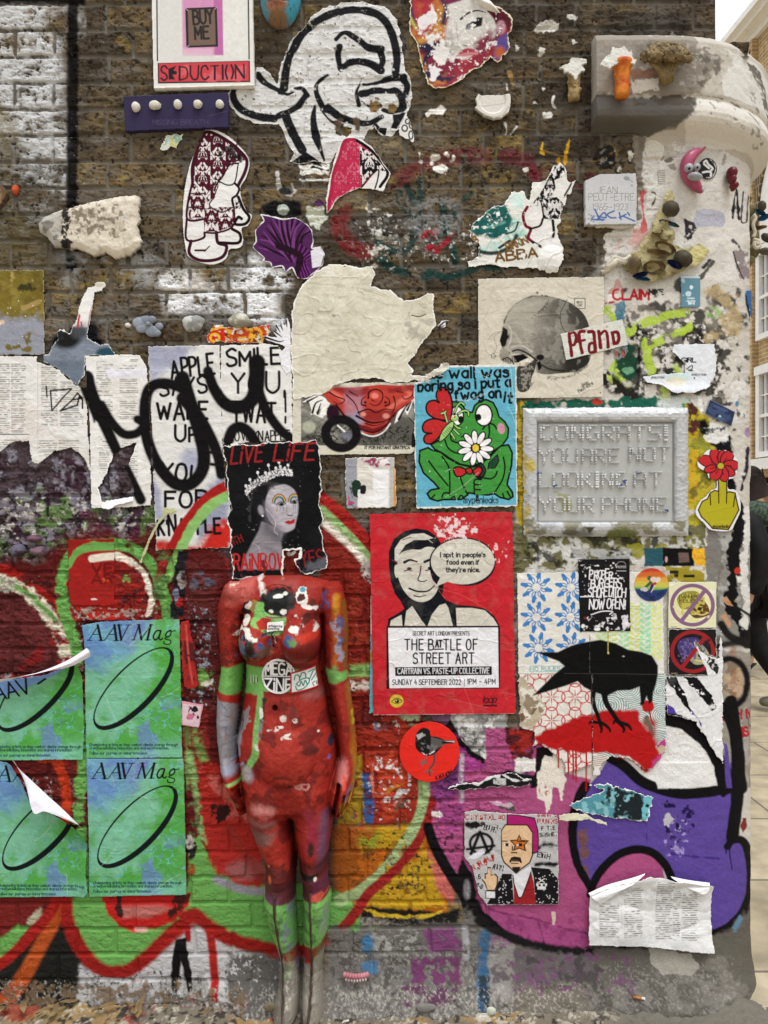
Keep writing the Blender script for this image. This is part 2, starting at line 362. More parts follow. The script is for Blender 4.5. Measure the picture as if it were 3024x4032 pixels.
# silver-white overspray,upper left,with the black vertical band
sprayzone((-200,-120,250,560),'cfd0d2',.8,.30,.55,seed=2); sprayzone((-200,560,240,1000),'9c9d9c',.55,.42,.6,seed=4)
sprayzone((120,500,260,740),'bdbebf',.8,.35,.6,seed=6,edge=50)
sprayzone((-100,430,60,560),'6f6030',.5,.3,.5,seed=9); sprayzone((-200,640,80,960),'564a24',.6,.35,.55,seed=10)
sprayzone((-200,900,200,1080),'5a5038',.6,.3,.5,seed=12)
stroke(V,(290,-150,288,500,285,900,282,1050),44,'0d0c0c',soft=14,a=.95)
stroke(V,(0,5,160,2,330,8),26,'161616',soft=14); stroke(V,(0,-30,330,-30),30,'a04060',soft=10)
# light spray below the stone and round the middle
sprayzone((620,1080,1080,1260),'e2e3e6',.95,.33,.52,seed=14); sprayzone((300,1010,1000,1090),'a3a4a4',.6,.4,.6,seed=15)
sprayzone((180,1080,430,1220),'8a7440',.6,.4,.58,seed=17); sprayzone((560,1040,900,1180),'8a7440',.4,.45,.6,seed=18)
sprayzone((200,1180,900,1330),'6b6b6b',.6,.4,.58,seed=19); sprayzone((430,1270,700,1400),'3a2f28',.8,.3,.5,seed=20)
poly(V,(200,1330,380,1260,430,1400,220,1400),'14151a',soft=30,rough=12)
# red and teal sprays of the middle band
stroke(V,(1560,720,1700,640,1900,615,2050,630,2110,680,2150,720),62,'6a2230',soft=36,a=.6,fl=(60,.42))
stroke(V,(1350,830,1335,900,1370,960,1440,1000),66,'7a1f27',soft=34,a=.7,fl=(50,.42)); stroke(V,(2120,700,2330,720,2340,770),60,'6c1c2c',soft=34,a=.7,fl=(50,.42))
at(12)
for p,wd in (((1010,1150,1040,1230,1110,1280,1140,1180,1150,1060),46),((1060,1120,1100,1200,1120,1290),40),((1270,1210,1285,1310,1310,1400),50),((900,1380,890,1450,960,1490,1060,1480,1110,1390,1180,1340),46),((1180,1470,1260,1380,1320,1290,1370,1230),42),((1400,1180,1440,1150),36),((1320,1440,1350,1550),44),((900,1530,980,1600,1180,1640),60),((1200,1620,1300,1650,1480,1600,1659,1590),44)):
    stroke(V,p,wd,'1a3a38',soft=12,a=.85,fl=(50,.40)); 
stroke(V,(1150,1400,1230,1380),40,'9c2b38',soft=5,fl=(30,.4)); stroke(V,(1190,1480,1230,1430),44,'8c2330',soft=5,fl=(30,.4)); stroke(V,(1230,1500,1300,1430,1340,1400),36,'8c2330',soft=5,fl=(30,.4))
spk(V,(780,1200,1000,1640),22,.61,'d4d0ca',3,.85); spk(V,(1100,880,1360,1060),26,.66,'e2ded8',4); spk(V,(600,1200,1600,1659),16,.69,'8a9094',6,.7); spk(V,(700,1250,1650,1659),12,.71,'d4d2ce',8,.8)
ell(V,1230,1290,170,120,'8f8d8c',soft=60,a=.6,fl=(20,.45)); ell(V,320,1250,120,60,'1c1b1c',soft=20,rough=12); ell(V,325,1245,34,26,'b8c0ba',soft=4,rough=6); poly(V,(470,1240,560,1230,590,1290,540,1370,490,1340,460,1290),'c3c6b8',rough=9); ell(V,540,1215,30,20,'4f2a55',soft=6)
poly(V,(1170,690,1200,650,1260,630,1290,650,1270,690,1200,680,1175,705),'ece9e4',rough=5); ell(V,1255,1010,48,22,'e8e5e0',rough=8); ell(V,1225,940,34,18,'d8d4ce',rough=8); ell(V,1335,940,10,16,'e8e5e0'); stroke(V,(290,1030,300,1110,340,1160,390,1150,380,1100),22,'b9b7b3',rough=8); ell(V,340,1140,34,30,'2b2a2a',rough=8); stroke(V,(425,1075,600,1075),14,'c8c6c2',rough=3)
poly(V,(420,980,600,985,595,1040,430,1035),'e6e4e0',rough=7); stroke(V,(430,1010,500,1000,590,1020),12,'1c1c1c',rough=10); poly(V,(370,965,460,910,520,950,560,1000,480,970,430,985),'1a1a1c',rough=5)
at(13)
for cx,cy,rx,ry in ((495,105,34,20),(350,165,62,34),(310,312,22,18),(168,290,10,14),(503,255,9,12),(350,690,34,20),(268,612,12,10),(212,1010,18,14),(770,1010,10,14),(840,930,16,28),(1090,225,20,18),(325,537,9,9)): ell(V,cx,cy,rx,ry,'d4d1cb',rough=7,rs=12)
ell(V,320,165,60,22,'b3aea5',rot=-25,rough=8); stroke(V,(385,580,375,620,395,640),14,'dedbd6',rough=4); stroke(V,(105,500,108,540),10,'cfc9c0'); stroke(V,(95,740,105,790,100,800),12,'c9c6c1',rough=4); stroke(V,(165,760,130,800),12,'c9c6c1',rough=4)
for p in ((300,880,320,850,315,900,330,930,305,920),(400,950,420,940,430,990,405,980),(475,830,482,850,462,920,470,960,445,1000,440,960,452,890,460,860)): poly(V,p,'c99a2c',rough=5,rs=12)
poly(V,(110,430,150,440,145,520,115,470),'9c7d4c',rough=8,a=.8); ell(V,690,940,66,70,'2b2826',rough=8); spk(V,(620,870,760,1010),16,.6,'8d8a84',5); stroke(V,(300,900,600,960,760,900),10,'8a6a34',soft=4,fl=(30,.5),a=.7)
poly(V,(1000,-20,1350,-20,1345,230,1100,240),'4a4038',soft=30,a=.5); poly(V,(640,250,660,80,900,80,1180,90,1180,240),'2f2d2c',soft=40,a=.6)
# ---------------------------------------------------------------- column and the crusted wall below it
poly(V,(920,800,905,900,900,1000,880,1100,900,1300,690,1390,680,1659,1560,1659,1560,700,1300,690,960,720),'cecac3',rough=10); spk(V,(900,760,1545,1659),70,.52,'bdb8b0',33,.7,5,.1)
poly(V,(860,750,930,745,925,830,912,950,905,1060,920,1140,880,1180,870,1020,845,800),'857c70',rough=8)
ell(V,985,890,58,84,'cfc9be',rough=5); stroke(V,epts(985,890,60,86),7,'8d857a',rough=4,fl=(30,.42)); ell(V,1070,920,32,46,'b9b2a6',rough=8); ell(V,1065,960,24,14,'6d655c',rough=8)
poly(V,(895,1150,925,1130,920,1250,945,1380,900,1400,905,1280),'b8343c',rough=7,a=.85); poly(V,(860,1370,930,1360,960,1400,900,1460,850,1440),'c77670',rough=12,a=.6); spk(V,(690,1380,1000,1659),34,.58,'8f877c',9,.7,4,.1); spk(V,(690,1360,1000,1560),24,.6,'c9a39b',10,.7)
for yy in range(1020,1100,13): stroke(V,(1010,yy,1040,yy+3),5,'6f6a64')
stroke(V,(1000,1020,1005,1100),5,'8d877f'); stroke(V,(960,1140,1000,1110,1080,1090),5,'a39d94',rough=3); stroke(V,(965,1150,985,1160,975,1210,965,1230),8,'56504a',rough=5); poly(V,(1060,985,1100,975,1105,1020,1060,1010),'8f887e',rough=8)
stroke(V,(1385,820,1390,900,1380,980),13,'9b958c',rough=7,fl=(30,.4)); spk(V,(1100,800,1540,1400),30,.70,'aaa39a',12,.7,4,.08)
poly(V,(1145,1305,1160,1300,1210,1330,1220,1360,1200,1420,1160,1440,1165,1370),'332c34',rough=9,fl=(16,.36)); poly(V,(1210,1310,1225,1260,1260,1245,1330,1250,1385,1270,1395,1320,1380,1350,1225,1350),'a9a8b4',rough=4)
stroke(V,(1455,1130,1445,1200,1438,1300),14,'252223',rough=4); stroke(V,(1455,1130,1465,1200,1475,1305),16,'252223',rough=4); stroke(V,(1440,1240,1470,1240),9,'252223'); stroke(V,(1495,1145,1492,1240,1490,1320,1515,1325),9,'2b2829',rough=3); stroke(V,(1527,1160,1524,1250,1522,1320),7,'2b2829',rough=3)
stroke(V,(1440,1430,1470,1460,1500,1520),20,'575155',rough=8); poly(V,(1440,1490,1530,1480,1535,1659,1480,1659),'8b7f80',rough=8,fl=(20,.36)); stroke(V,(1440,1500,1470,1590,1500,1659),9,'352f33'); stroke(V,(1270,1590,1300,1550),22,'3a3737',rough=6); stroke(V,(1250,1659,1320,1560),20,'55504d',rough=8)
at(23)
# mid crust: black,white,yellow-green,teal
spk(V,(680,100,1540,700),60,.52,'3b3835',1,.95); spk(V,(680,150,1540,950),34,.56,'6d665e',2,.9); spk(V,(700,300,1540,1000),46,.57,'1e1c1b',3,.9); spk(V,(690,200,1540,1000),22,.60,'d8d3cb',4,.9); spk(V,(1200,150,1540,560),70,.54,'b9a47a',5,.7)
rect(V,700,240,1190,290,'d6d2ca',rough=9,fl=(40,.3)); text(V,'CLAIM',735,275,945,58,14,'b32530',gap=1.5,fl=(18,.3)); stroke(V,(690,300,740,290),12,'b32530',fl=(14,.4)); poly(V,(690,250,760,160,790,200,760,240),'9f3035',rough=10,a=.5)
poly(V,(740,300,800,280,815,400,760,410),'3f7690',rough=10,a=.8); text(V,'MIKE',950,245,1030,30,10,'2a2725',fl=(20,.4))
G1='a9c04a'
for p,wd in (((830,470,900,420,1050,370,1160,350),52),((1180,440,1080,490,960,540),46),((920,530,940,620,960,700),54),((770,660,740,720,800,790),80),((700,340,720,390),60),((1040,830,1060,890),70),((1100,660,1120,720),40)): stroke(V,p,wd,G1,soft=8,rough=7,fl=(40,.36),a=.95)
ell(V,1320,350,46,30,'8fb36a',soft=20,a=.9,fl=(30,.35))
ell(V,820,650,70,110,'1d3f30',soft=24,rough=14,fl=(30,.34)); ell(V,775,580,46,46,'7d8f96',rough=10,fl=(14,.48)); ell(V,770,590,40,30,'b05035',rough=10,fl=(10,.56)); ell(V,820,690,34,20,'6c9a7a',rough=8); stroke(V,(690,740,760,800,860,860),90,'252321',soft=24,rough=14,fl=(34,.36))
poly(V,(190,880,680,862,1180,850,1190,930,200,920),'1f5a49',soft=8,rough=14,fl=(50,.40)); ell(V,640,880,30,16,'b83c34',rough=6); poly(V,(1080,860,1190,850,1190,910,1110,900),'2a8a63',rough=10,fl=(40,.36)); ell(V,1110,890,120,40,'d9dbd8',soft=18,a=.8,fl=(30,.4))
poly(V,(880,560,905,480,900,720,890,850,870,850),'191817',soft=12,rough=10)
# yellow patch behind the framed panel,with a black sweep
poly(V,(165,900,205,880,240,1640,180,1659,160,1500),'b19a2a',rough=14,fl=(60,.30)); poly(V,(1165,900,1240,920,1300,1000,1340,1100,1345,1250,1300,1500,1240,1659,1160,1640),'b4a430',rough=12,fl=(70,.26)); poly(V,(1170,1000,1230,1020,1240,1400,1180,1500),'c79a22',soft=20,a=.7,fl=(30,.4)); spk(V,(1150,950,1350,1659),30,.60,'5a5430',6,.8); spk(V,(1150,950,1350,1659),60,.60,'6f7a38',7,.7)
stroke(V,(1255,1010,1290,1060,1340,1120,1390,1200),62,'121112',soft=14,rough=7); stroke(V,(1405,1100,1410,1180,1400,1260,1430,1400,1440,1500,1500,1659),52,'161516',soft=10,rough=10); stroke(V,(1525,1150,1515,1250,1490,1400),18,'2a2730',rough=6); ell(V,1525,1060,18,30,'8a6a9a',soft=8,a=.8)
spk(V,(1240,700,1540,1400),36,.55,'d6d4d1',8); spk(V,(1240,600,1540,1100),20,.60,'2c2a29',11,.9); ell(V,1462,890,10,16,'4f86a0',rough=4); ell(V,1200,980,40,90,'4f2a26',soft=14,rough=14,fl=(24,.42)); poly(V,(1235,840,1252,850,1265,930,1250,950,1232,900),'d9dbd8')
at(33)
poly(V,(150,100,1290,100,1285,240,900,240,860,330,150,380),'6a6748',rough=16,fl=(60,.3)); spk(V,(150,90,1300,380),50,.55,'c9c8c4',3); spk(V,(150,90,1300,360),40,.57,'2a2a22',4,.9); spk(V,(650,120,1280,330),50,.53,'8f8a2c',5,.9); spk(V,(180,150,500,330),50,.56,'76742c',6,.8)
poly(V,(490,245,840,240,830,310,500,300),'a5a4a0',rough=8,fl=(20,.4)); poly(V,(920,240,1030,235,1030,345,920,345),'2c5560',rough=4); poly(V,(1030,235,1210,240,1215,345,1030,345),'151414',rough=3); poly(V,(1120,265,1180,265,1185,320,1125,325),'6a5550'); ell(V,1050,305,8,18,'c9a0a0'); poly(V,(1205,240,1280,240,1280,345,1225,340,1200,290),'e0a92c',rough=3); text(V,'EASU',1215,300,1270,22,5,'c08f30'); poly(V,(1050,350,1280,348,1275,440,1050,440),'98882c',rough=6,fl=(40,.3)); rect(V,1150,395,1215,412,'1d1c18'); rect(V,1070,370,1120,390,'2a2818'); rect(V,1095,390,1120,410,'2a2818')
poly(V,(1280,40,1390,60,1400,240,1360,420,1345,700,1370,760,1340,800,1330,440,1280,430),'77746f',rough=10); poly(V,(1400,60,1540,60,1548,780,1340,800,1330,560),'6b6864',rough=10,a=.8); spk(V,(1280,30,1540,900),40,.56,'a8a6a2',8,.8)
stroke(V,(1460,-20,1480,120,1440,260,1450,400,1420,560,1500,700,1520,800),74,'121112',soft=8,rough=14); stroke(V,(1525,0,1520,200,1515,300),30,'d6d4d0',rough=12); stroke(V,(1515,240,1500,400,1520,560,1500,700),44,'d2d0cb',rough=12,fl=(30,.3)); stroke(V,(1400,550,1540,640),16,'1c1b1b',soft=6,fl=(30,.4))
ell(V,1465,372,16,20,'b8352c',rough=4); poly(V,(1455,400,1500,400,1490,440,1460,450),'d9d7d3',rough=6); poly(V,(1370,545,1400,520,1440,580,1400,570),'b98a68',rough=4); poly(V,(1365,640,1395,620,1430,700,1420,720),'b98a68',rough=4)
poly(V,(1340,840,1548,860,1555,1659,1360,1659),'8f8980',rough=10); ell(V,1440,1020,60,120,'b09880',soft=20,rough=10); spk(V,(1340,860,1550,1200),28,.55,'6a5f55',4,.8); stroke(V,(1440,830,1440,1160),34,'8f6242',soft=14,a=.6,fl=(24,.4)); spk(V,(1380,1150,1555,1659),30,.54,'aaa59c',9,.8)
stroke(V,(1345,820,1440,800,1500,800),40,'2a2827',soft=16); stroke(V,(1370,690,1420,760,1510,800),46,'1c1b1b',soft=12); stroke(V,epts(1415,1035,102,142),36,'121112',soft=12,closed=True)
text(V,'EITH N',1370,1255,1545,52,13,'a02a32',rot=-4,fl=(22,.3)); text(V,'THIS',1432,1360,1525,50,14,'a8242c',rot=-8,fl=(22,.3)); stroke(V,epts(1535,1265,12,30),4,'3a3836',closed=True)
# ---------------------------------------------------------------- lower wall: big letters,left and middle
RED,GRN,MAR='941f1c','659a4e','4a201f'
at(0,0,1)
# dull purple-black weathering under the torn newspapers
poly(V,(-200,1700,620,1700,900,1950,900,2350,-200,2300),'4a3d42',soft=70,rough=50,rs=120); spk(V,(-200,1740,640,2340),60,.55,'3a2530',3); spk(V,(-200,1720,640,2120),44,.54,'8a8590',13,.8); spk(V,(-200,1740,640,2200),18,.60,'241c22',14,.8); spk(V,(-200,1900,700,2350),50,.56,'5f7a45',4,.8); spk(V,(-200,1900,560,2300),40,.57,'7d7680',5,.9); spk(V,(-200,1900,860,2350),20,.62,'b5b0aa',6,.9); spk(V,(-200,1900,860,2350),14,.63,'1d191c',7,.9); spk(V,(300,1960,620,2250),60,.55,'54263a',8,.8)
# maroon ground of the left letters
poly(V,(-200,2300,300,2100,850,2120,900,2300,900,3800,-200,3900),'581d1c',soft=60,rough=50,rs=120); spk(V,(-200,2200,900,3300),70,.50,'8f2520',3,.8); spk(V,(-200,2200,900,3000),34,.60,'351a1b',4,.8); spk(V,(-200,2250,860,2900),14,.64,'9c8f8c',5,.8); spk(V,(-200,3000,400,3400),22,.58,'2a1b1c',6,.9); spk(V,(-200,3000,400,3300),10,.64,'a39a98',7,.8)
at(31)
poly(V,(-300,400,0,440,120,480,230,560,300,660,340,780,380,900,300,980,-300,1000),MAR,soft=20,rough=20); spk(V,(-300,520,380,980),50,.5,'5f2a2b',9); spk(V,(-300,700,380,960),70,.5,'7a1f1e',10,.8)
stroke(V,(-300,330,0,360,100,400,240,500,330,590),60,RED,soft=10,fl=(60,.34)); stroke(V,(-300,380,0,430,120,470,230,560,310,660,370,780,400,890),74,'c9c0ab',soft=12,rough=10,fl=(40,.36)); stroke(V,(20,430,160,500,260,590,330,660),30,'5f8c4a',soft=16,fl=(30,.42)); ell(V,20,450,70,44,'9a968c',rough=12,fl=(12,.45))
stroke(V,(395,330,375,480,395,640,440,760,470,900),70,GRN,soft=12,rough=8,fl=(50,.28)); stroke(V,(455,1100,520,1200,505,1400,500,1660),60,GRN,soft=12,rough=10,fl=(50,.32))
stroke(V,(405,330,450,260,540,220,680,215,770,235,860,290,920,370,960,470,1000,580,1000,640),66,GRN,soft=8,rough=5,fl=(60,.26))
ell(V,640,460,235,210,'9f241e',rough=8); poly(V,(690,300,830,350,870,450,850,600,690,640),'7d2522',soft=20,rough=14,fl=(30,.36)); spk(V,(690,330,880,660),16,.62,'4d2020',5); ell(V,760,420,30,26,'6f8c45',soft=6,rough=10,fl=(12,.5)); poly(V,(440,590,830,600,800,660,450,650),'a08a80',rough=14,fl=(14,.5))
stroke(V,(560,290,640,285,720,290,800,330,860,390,890,470,900,560,880,620),44,'d8cfbf',soft=8,rough=8,fl=(40,.3),w2=30)
stroke(V,(940,420,970,330,1010,220,1060,120),44,'8c2a26',soft=10,fl=(40,.28)); stroke(V,(1000,420,1040,300,1080,210,1130,100),46,'79a758',soft=8,fl=(40,.26)); spk(V,(880,200,1080,650),26,.56,'4c6a3c',4,.8)
poly(V,(1060,250,1120,255,1110,400,1095,650,1015,645,1020,520),'1f1d22',rough=9,soft=5); ell(V,1048,520,22,40,'77748a',rough=7); ell(V,1085,420,24,60,'8f8a84',rough=10,fl=(24,.4)); ell(V,1075,560,22,30,'93221f',rough=8)
poly(V,(1110,320,1300,330,1290,460,1290,1200,1110,1200),'5a2826',soft=30,rough=20,fl=(70,.3)); spk(V,(1110,330,1290,520),40,.54,'4f5a68',6,.7); spk(V,(1100,550,1300,1300),30,.57,'3c1c1d',7); spk(V,(1100,550,1300,1200),12,.65,'8b8f9a',8)
poly(V,(1060,1220,1230,1180,1260,1659,1080,1659),'7a2723',soft=14,rough=10); stroke(V,(1170,1260,1180,1400,1230,1540,1240,1659),50,'6f8a4a',soft=24,fl=(50,.38)); stroke(V,(1110,1290,1120,1420,1110,1659),30,'6d8c4f',soft=16,fl=(50,.4)); ell(V,1215,1000,50,60,'7aa558',soft=40,fl=(30,.42)); ell(V,1240,1040,30,20,'cfc8bc',rough=10)
stroke(V,(250,1480,345,1500,375,1590,400,1659),54,'b0421f',soft=14,a=.95)
at(41)
poly(V,(300,50,490,40,530,560,540,900,380,900,330,600),'5a2420',soft=10,rough=14,a=.7,fl=(40,.34)); stroke(V,(340,80,385,210,400,330,390,440),56,'b0381f',soft=14); stroke(V,(505,60,480,260,470,420,500,640,510,900),66,GRN,soft=10,rough=9,fl=(50,.30))
# green letter body and its red outline
poly(V,(400,880,640,860,1120,840,1130,560,1190,540,1240,660,1330,740,1400,820,1660,820,2250,830,2400,760,2450,900,2250,1090,2100,1150,1900,1200,1500,1190,1290,1100,1150,990,1000,1120,850,1260,720,1330,600,1310,480,1200,420,1060),GRN,soft=14,rough=8)
stroke(V,(1130,60,1180,330,1200,500,1230,620),44,'80a063',soft=20,fl=(50,.34)); spk(V,(1110,300,1220,560),20,.58,'55603c',5)
poly(V,(1170,100,1300,100,1500,400,1560,700,1560,830,1480,850,1400,820,1290,740,1220,600,1190,400),'a02a24',soft=20,rough=16); spk(V,(1180,100,1560,500),70,.52,'c0655a',6,.8); ell(V,1310,400,60,50,'301a18',rough=20,soft=12,fl=(22,.38)); ell(V,1450,740,110,60,'9a5a58',soft=40,rough=10); stroke(V,(1290,800,1420,850,1560,870),44,'8f8794',soft=24); stroke(V,(1360,500,1560,800),60,'8a3029',soft=26,a=.6)
ell(V,1140,620,30,60,'23201e',soft=10,rough=8,fl=(22,.4)); ell(V,1130,580,20,40,'b5adA5',soft=8,rough=8,fl=(20,.4)); ell(V,1140,740,22,40,'8c4a2a',soft=12,fl=(16,.42))
poly(V,(600,890,1130,880,1125,950,1040,1040,930,1090,800,1110,720,1080,650,1000),'b02320',soft=12,rough=5); poly(V,(700,960,960,950,1030,970,880,1020,740,1020),'b07a70',soft=26,a=.7); poly(V,(1040,890,1130,885,1120,950,1010,1030,1000,1000),'46201c',soft=5,rough=4,fl=(30,.34)); stroke(V,(715,900,705,960,720,1000),30,'3a211f',soft=5,rough=8); ell(V,840,1095,40,14,'d5a8a0',soft=14,a=.8)
ell(V,200,1000,50,60,'a8a488',soft=20,rough=14); poly(V,(-300,900,330,895,240,960,120,1080,0,1200,-300,1300),'6f2320',soft=14,rough=8); poly(V,(-300,1270,0,1150,110,1060,180,1080,60,1240,-60,1330,-300,1400),GRN,soft=14,rough=6)
poly(V,(380,950,430,1110,490,1230,560,1330,480,1400,450,1659,60,1659,150,1400,300,1150),'1f1f1c',soft=14,rough=9); poly(V,(-300,1360,60,1280,220,1100,300,1000,350,960,270,1150,120,1400,-20,1540,-300,1600),'22221f',soft=16)
stroke(V,(385,930,320,1060,250,1180,170,1330,90,1450,0,1540,-200,1640),66,'a84c22',soft=20,w2=110); stroke(V,(340,920,290,1010,200,1110,110,1210,0,1300,-200,1400),64,'95201c',soft=14)
# light grey bricks below the outline
poly(V,(480,1300,600,1360,740,1360,900,1250,1060,1110,1150,1040,1290,1150,1500,1240,1680,1280,1680,1580,1500,1560,460,1560,470,1400),'b3b1b0',soft=22,rough=12); spk(V,(470,1280,1680,1590),60,.55,'8a8784',5,.8); spk(V,(460,1280,1680,1590),14,.66,'4c4a48',6); ell(V,1600,1450,150,110,'55524f',soft=80,rough=10,fl=(10,.45)); stroke(V,(470,1540,900,1530,1200,1530),50,'6d6a66',soft=40,fl=(16,.42))
stroke(V,(395,900,400,1000,430,1110,490,1220,580,1310,690,1345,810,1310,930,1200,1060,1080,1150,1005,1280,1100,1400,1160,1540,1195,1680,1230),82,'8c1f1b',soft=20,rough=5,fl=(90,.2))
stroke(V,(900,1250,1060,1110,1140,1060),60,'97201c',soft=20,a=.8); stroke(V,(1250,1110,1262,1200,1275,1330,1285,1480),50,'9c231f',soft=12); stroke(V,(1115,1090,1120,1150),34,'97201c',soft=8)
poly(V,(1045,1150,1110,1140,1115,1220,1140,1350,1145,1460,1115,1470,1100,1380,1080,1280,1065,1370,1055,1470,1030,1460,1015,1360,1030,1240),'171515',soft=8,rough=4); text(V,'MYPenleaks',962,1490,1140,22,5,'3a3836',rot=6)
stroke(V,(1150,1500,1290,1560,1450,1480),60,'8a2c26',soft=30,a=.55,fl=(12,.42))
# right side of the mannequin: red brick,curve,yellow-orange block
at(32)
poly(V,(560,220,860,220,850,1659,500,1659),'75211a',soft=20,rough=14); spk(V,(560,380,850,1400),50,.52,'8f3524',5,.8); spk(V,(690,430,850,1300),20,.62,'40181a',6,.8)
poly(V,(570,0,840,330,840,420,560,260,545,60),'7a2720',soft=10,rough=10); stroke(V,(545,-60,660,30,760,130,850,240),76,'9a2522',soft=10); stroke(V,(555,10,640,90,740,190,835,300),50,'8fae74',soft=10,fl=(40,.24)); stroke(V,(550,70,640,150,740,240,835,350),44,'d6cfc2',soft=16,fl=(40,.28)); poly(V,(800,300,850,310,850,440,790,400),'a8a49c',rough=14,fl=(14,.44))
stroke(V,(680,975,760,965,850,960),70,'7ea660',soft=26,fl=(50,.3)); stroke(V,(700,1040,780,1050,850,1060),50,'cdc3b8',soft=14,rough=12,fl=(30,.34))
poly(V,(780,1210,1160,1210,1160,1659,780,1659),'5f231d',soft=14,rough=10); spk(V,(780,1200,1080,1659),50,.52,'8b2a1e',4); spk(V,(780,1200,1100,1659),16,.64,'b09a94',5); spk(V,(800,1220,1050,1450),40,.57,'4a6078',6,.8)
poly(V,(1260,1230,1380,1200,1659,1230,1659,1560,1560,1535,1440,1440,1370,1330),'9a9896',rough=12); spk(V,(1300,1200,1659,1560),40,.52,'d2d0cd',5); spk(V,(1300,1200,1659,1560),18,.60,'5f5c5a',6,.9); stroke(V,(1270,1230,1320,1310,1380,1410,1480,1490,1600,1545),60,'151314',soft=6,rough=4,w2=40); poly(V,(1000,1215,1140,1215,1120,1290,1050,1280),'98a582',soft=16,fl=(30,.4)); poly(V,(1200,1215,1330,1215,1290,1290,1220,1280),'6a4a62',rough=8)
poly(V,(1370,1420,1480,1500,1560,1560,1659,1590,1659,1700,1340,1700),'9c3f80',soft=8,rough=8)
at(42)
poly(V,(760,-100,1210,-60,1200,480,760,480),'8a2b1e',soft=14,rough=14); spk(V,(740,0,1160,480),70,.52,'b0402a',3,.9); poly(V,(790,160,862,170,858,470,795,470),'34558a',rough=8); spk(V,(780,150,870,480),24,.52,'6a3040',4,.9); poly(V,(700,60,790,60,800,470,640,490,680,300),'9a7a28',soft=16,rough=14,fl=(50,.3)); spk(V,(860,200,1060,480),30,.54,'b06055',5,.9); spk(V,(760,-50,1180,480),16,.65,'cfc8c4',6); poly(V,(840,170,862,100,860,200,870,280,850,300),'c07060',rough=5); poly(V,(920,270,990,230,1040,225,940,290),'b87a28',soft=10,a=.7); poly(V,(970,330,1010,260,1085,262,1010,310),'b9b4b0',rough=7); poly(V,(925,135,1000,90,960,140),'cfcac6',rough=4)
poly(V,(620,480,1190,470,1230,640,1330,900,1290,1000,1100,1020,800,1000,680,880,620,860),'a85a1c',soft=18,rough=12); poly(V,(610,480,800,480,760,780,660,870,610,860),'8a4a1a',soft=24,rough=10); poly(V,(880,480,1160,475,1150,620,1220,700,1290,960,1000,1010,800,960,900,820),'b08a22',soft=30,rough=16,fl=(80,.28)); ell(V,830,560,70,70,'8a8a2a',soft=26,rough=14,fl=(20,.38)); poly(V,(860,620,1140,600,1120,680,880,700),'a85018',soft=26,a=.9); poly(V,(740,500,880,480,870,540,700,560),'a04a20',soft=20,a=.7); spk(V,(640,470,1300,1000),24,.60,'5c3a1c',6,.7); spk(V,(740,470,1300,1000),12,.66,'3a2a1c',7)
poly(V,(1180,620,1260,700,1340,880,1330,940,1240,860),'b8605a',soft=20,fl=(40,.28))
stroke(V,(600,40,640,300,610,500,600,700,620,860),50,'2a2020',soft=40,a=.75)
poly(V,(780,950,1280,990,1370,960,1360,1060,1000,1080,790,1080),'1e1c1a',soft=14,rough=6); poly(V,(790,960,900,990,1040,1010,1200,1000,1290,960,1250,1000,1150,1030,1000,1025,860,1010),'c0a030',soft=8,rough=5); poly(V,(785,1020,1000,1050,1000,1090,790,1085),'8a857c',soft=16,rough=6,fl=(20,.36)); spk(V,(780,1000,1360,1100),10,.56,'57524c',4)
# right letter in pink with a black outline
poly(V,(1200,180,1420,150,1680,140,1680,1120,1560,1060,1420,940,1330,800,1240,640,1190,480),'a04c76',soft=6,rough=4); spk(V,(1200,100,1420,560),40,.54,'8a3a72',4,.8); spk(V,(1200,200,1400,800),14,.66,'4f2a44',5)
stroke(V,(1160,200,1160,320,1130,440,1060,560,980,680,880,790,760,880,660,920),70,'93a876',soft=10,fl=(70,.22)); spk(V,(900,250,1200,900),12,.66,'4c4c38',5)
stroke(V,(1215,150,1225,250,1200,380,1160,500,1090,620,1000,730,900,820,830,880,770,970,690,1070,580,1160,450,1215,300,1240),46,'8c2422',soft=10,w2=70)
poly(V,(1180,-100,1400,-40,1400,340,1250,330,1190,250),'7d3a70',soft=20,rough=12,fl=(60,.3)); stroke(V,(1385,60,1380,200,1385,330),26,'b9a8b4',soft=12,fl=(30,.34)); spk(V,(1180,-60,1400,400),30,.57,'4a2850',6,.8); ell(V,1235,410,30,26,'d9d4cf',rough=10)
stroke(V,(1185,490,1215,580,1270,690,1340,800,1400,890,1440,980,1560,1060,1680,1120),60,'141213',soft=8,w2=76); poly(V,(1390,660,1440,760,1480,920,1560,1050,1440,1000,1380,880,1350,800),'161415',soft=10,rough=6); ell(V,1415,860,18,60,'8a868a',soft=16)
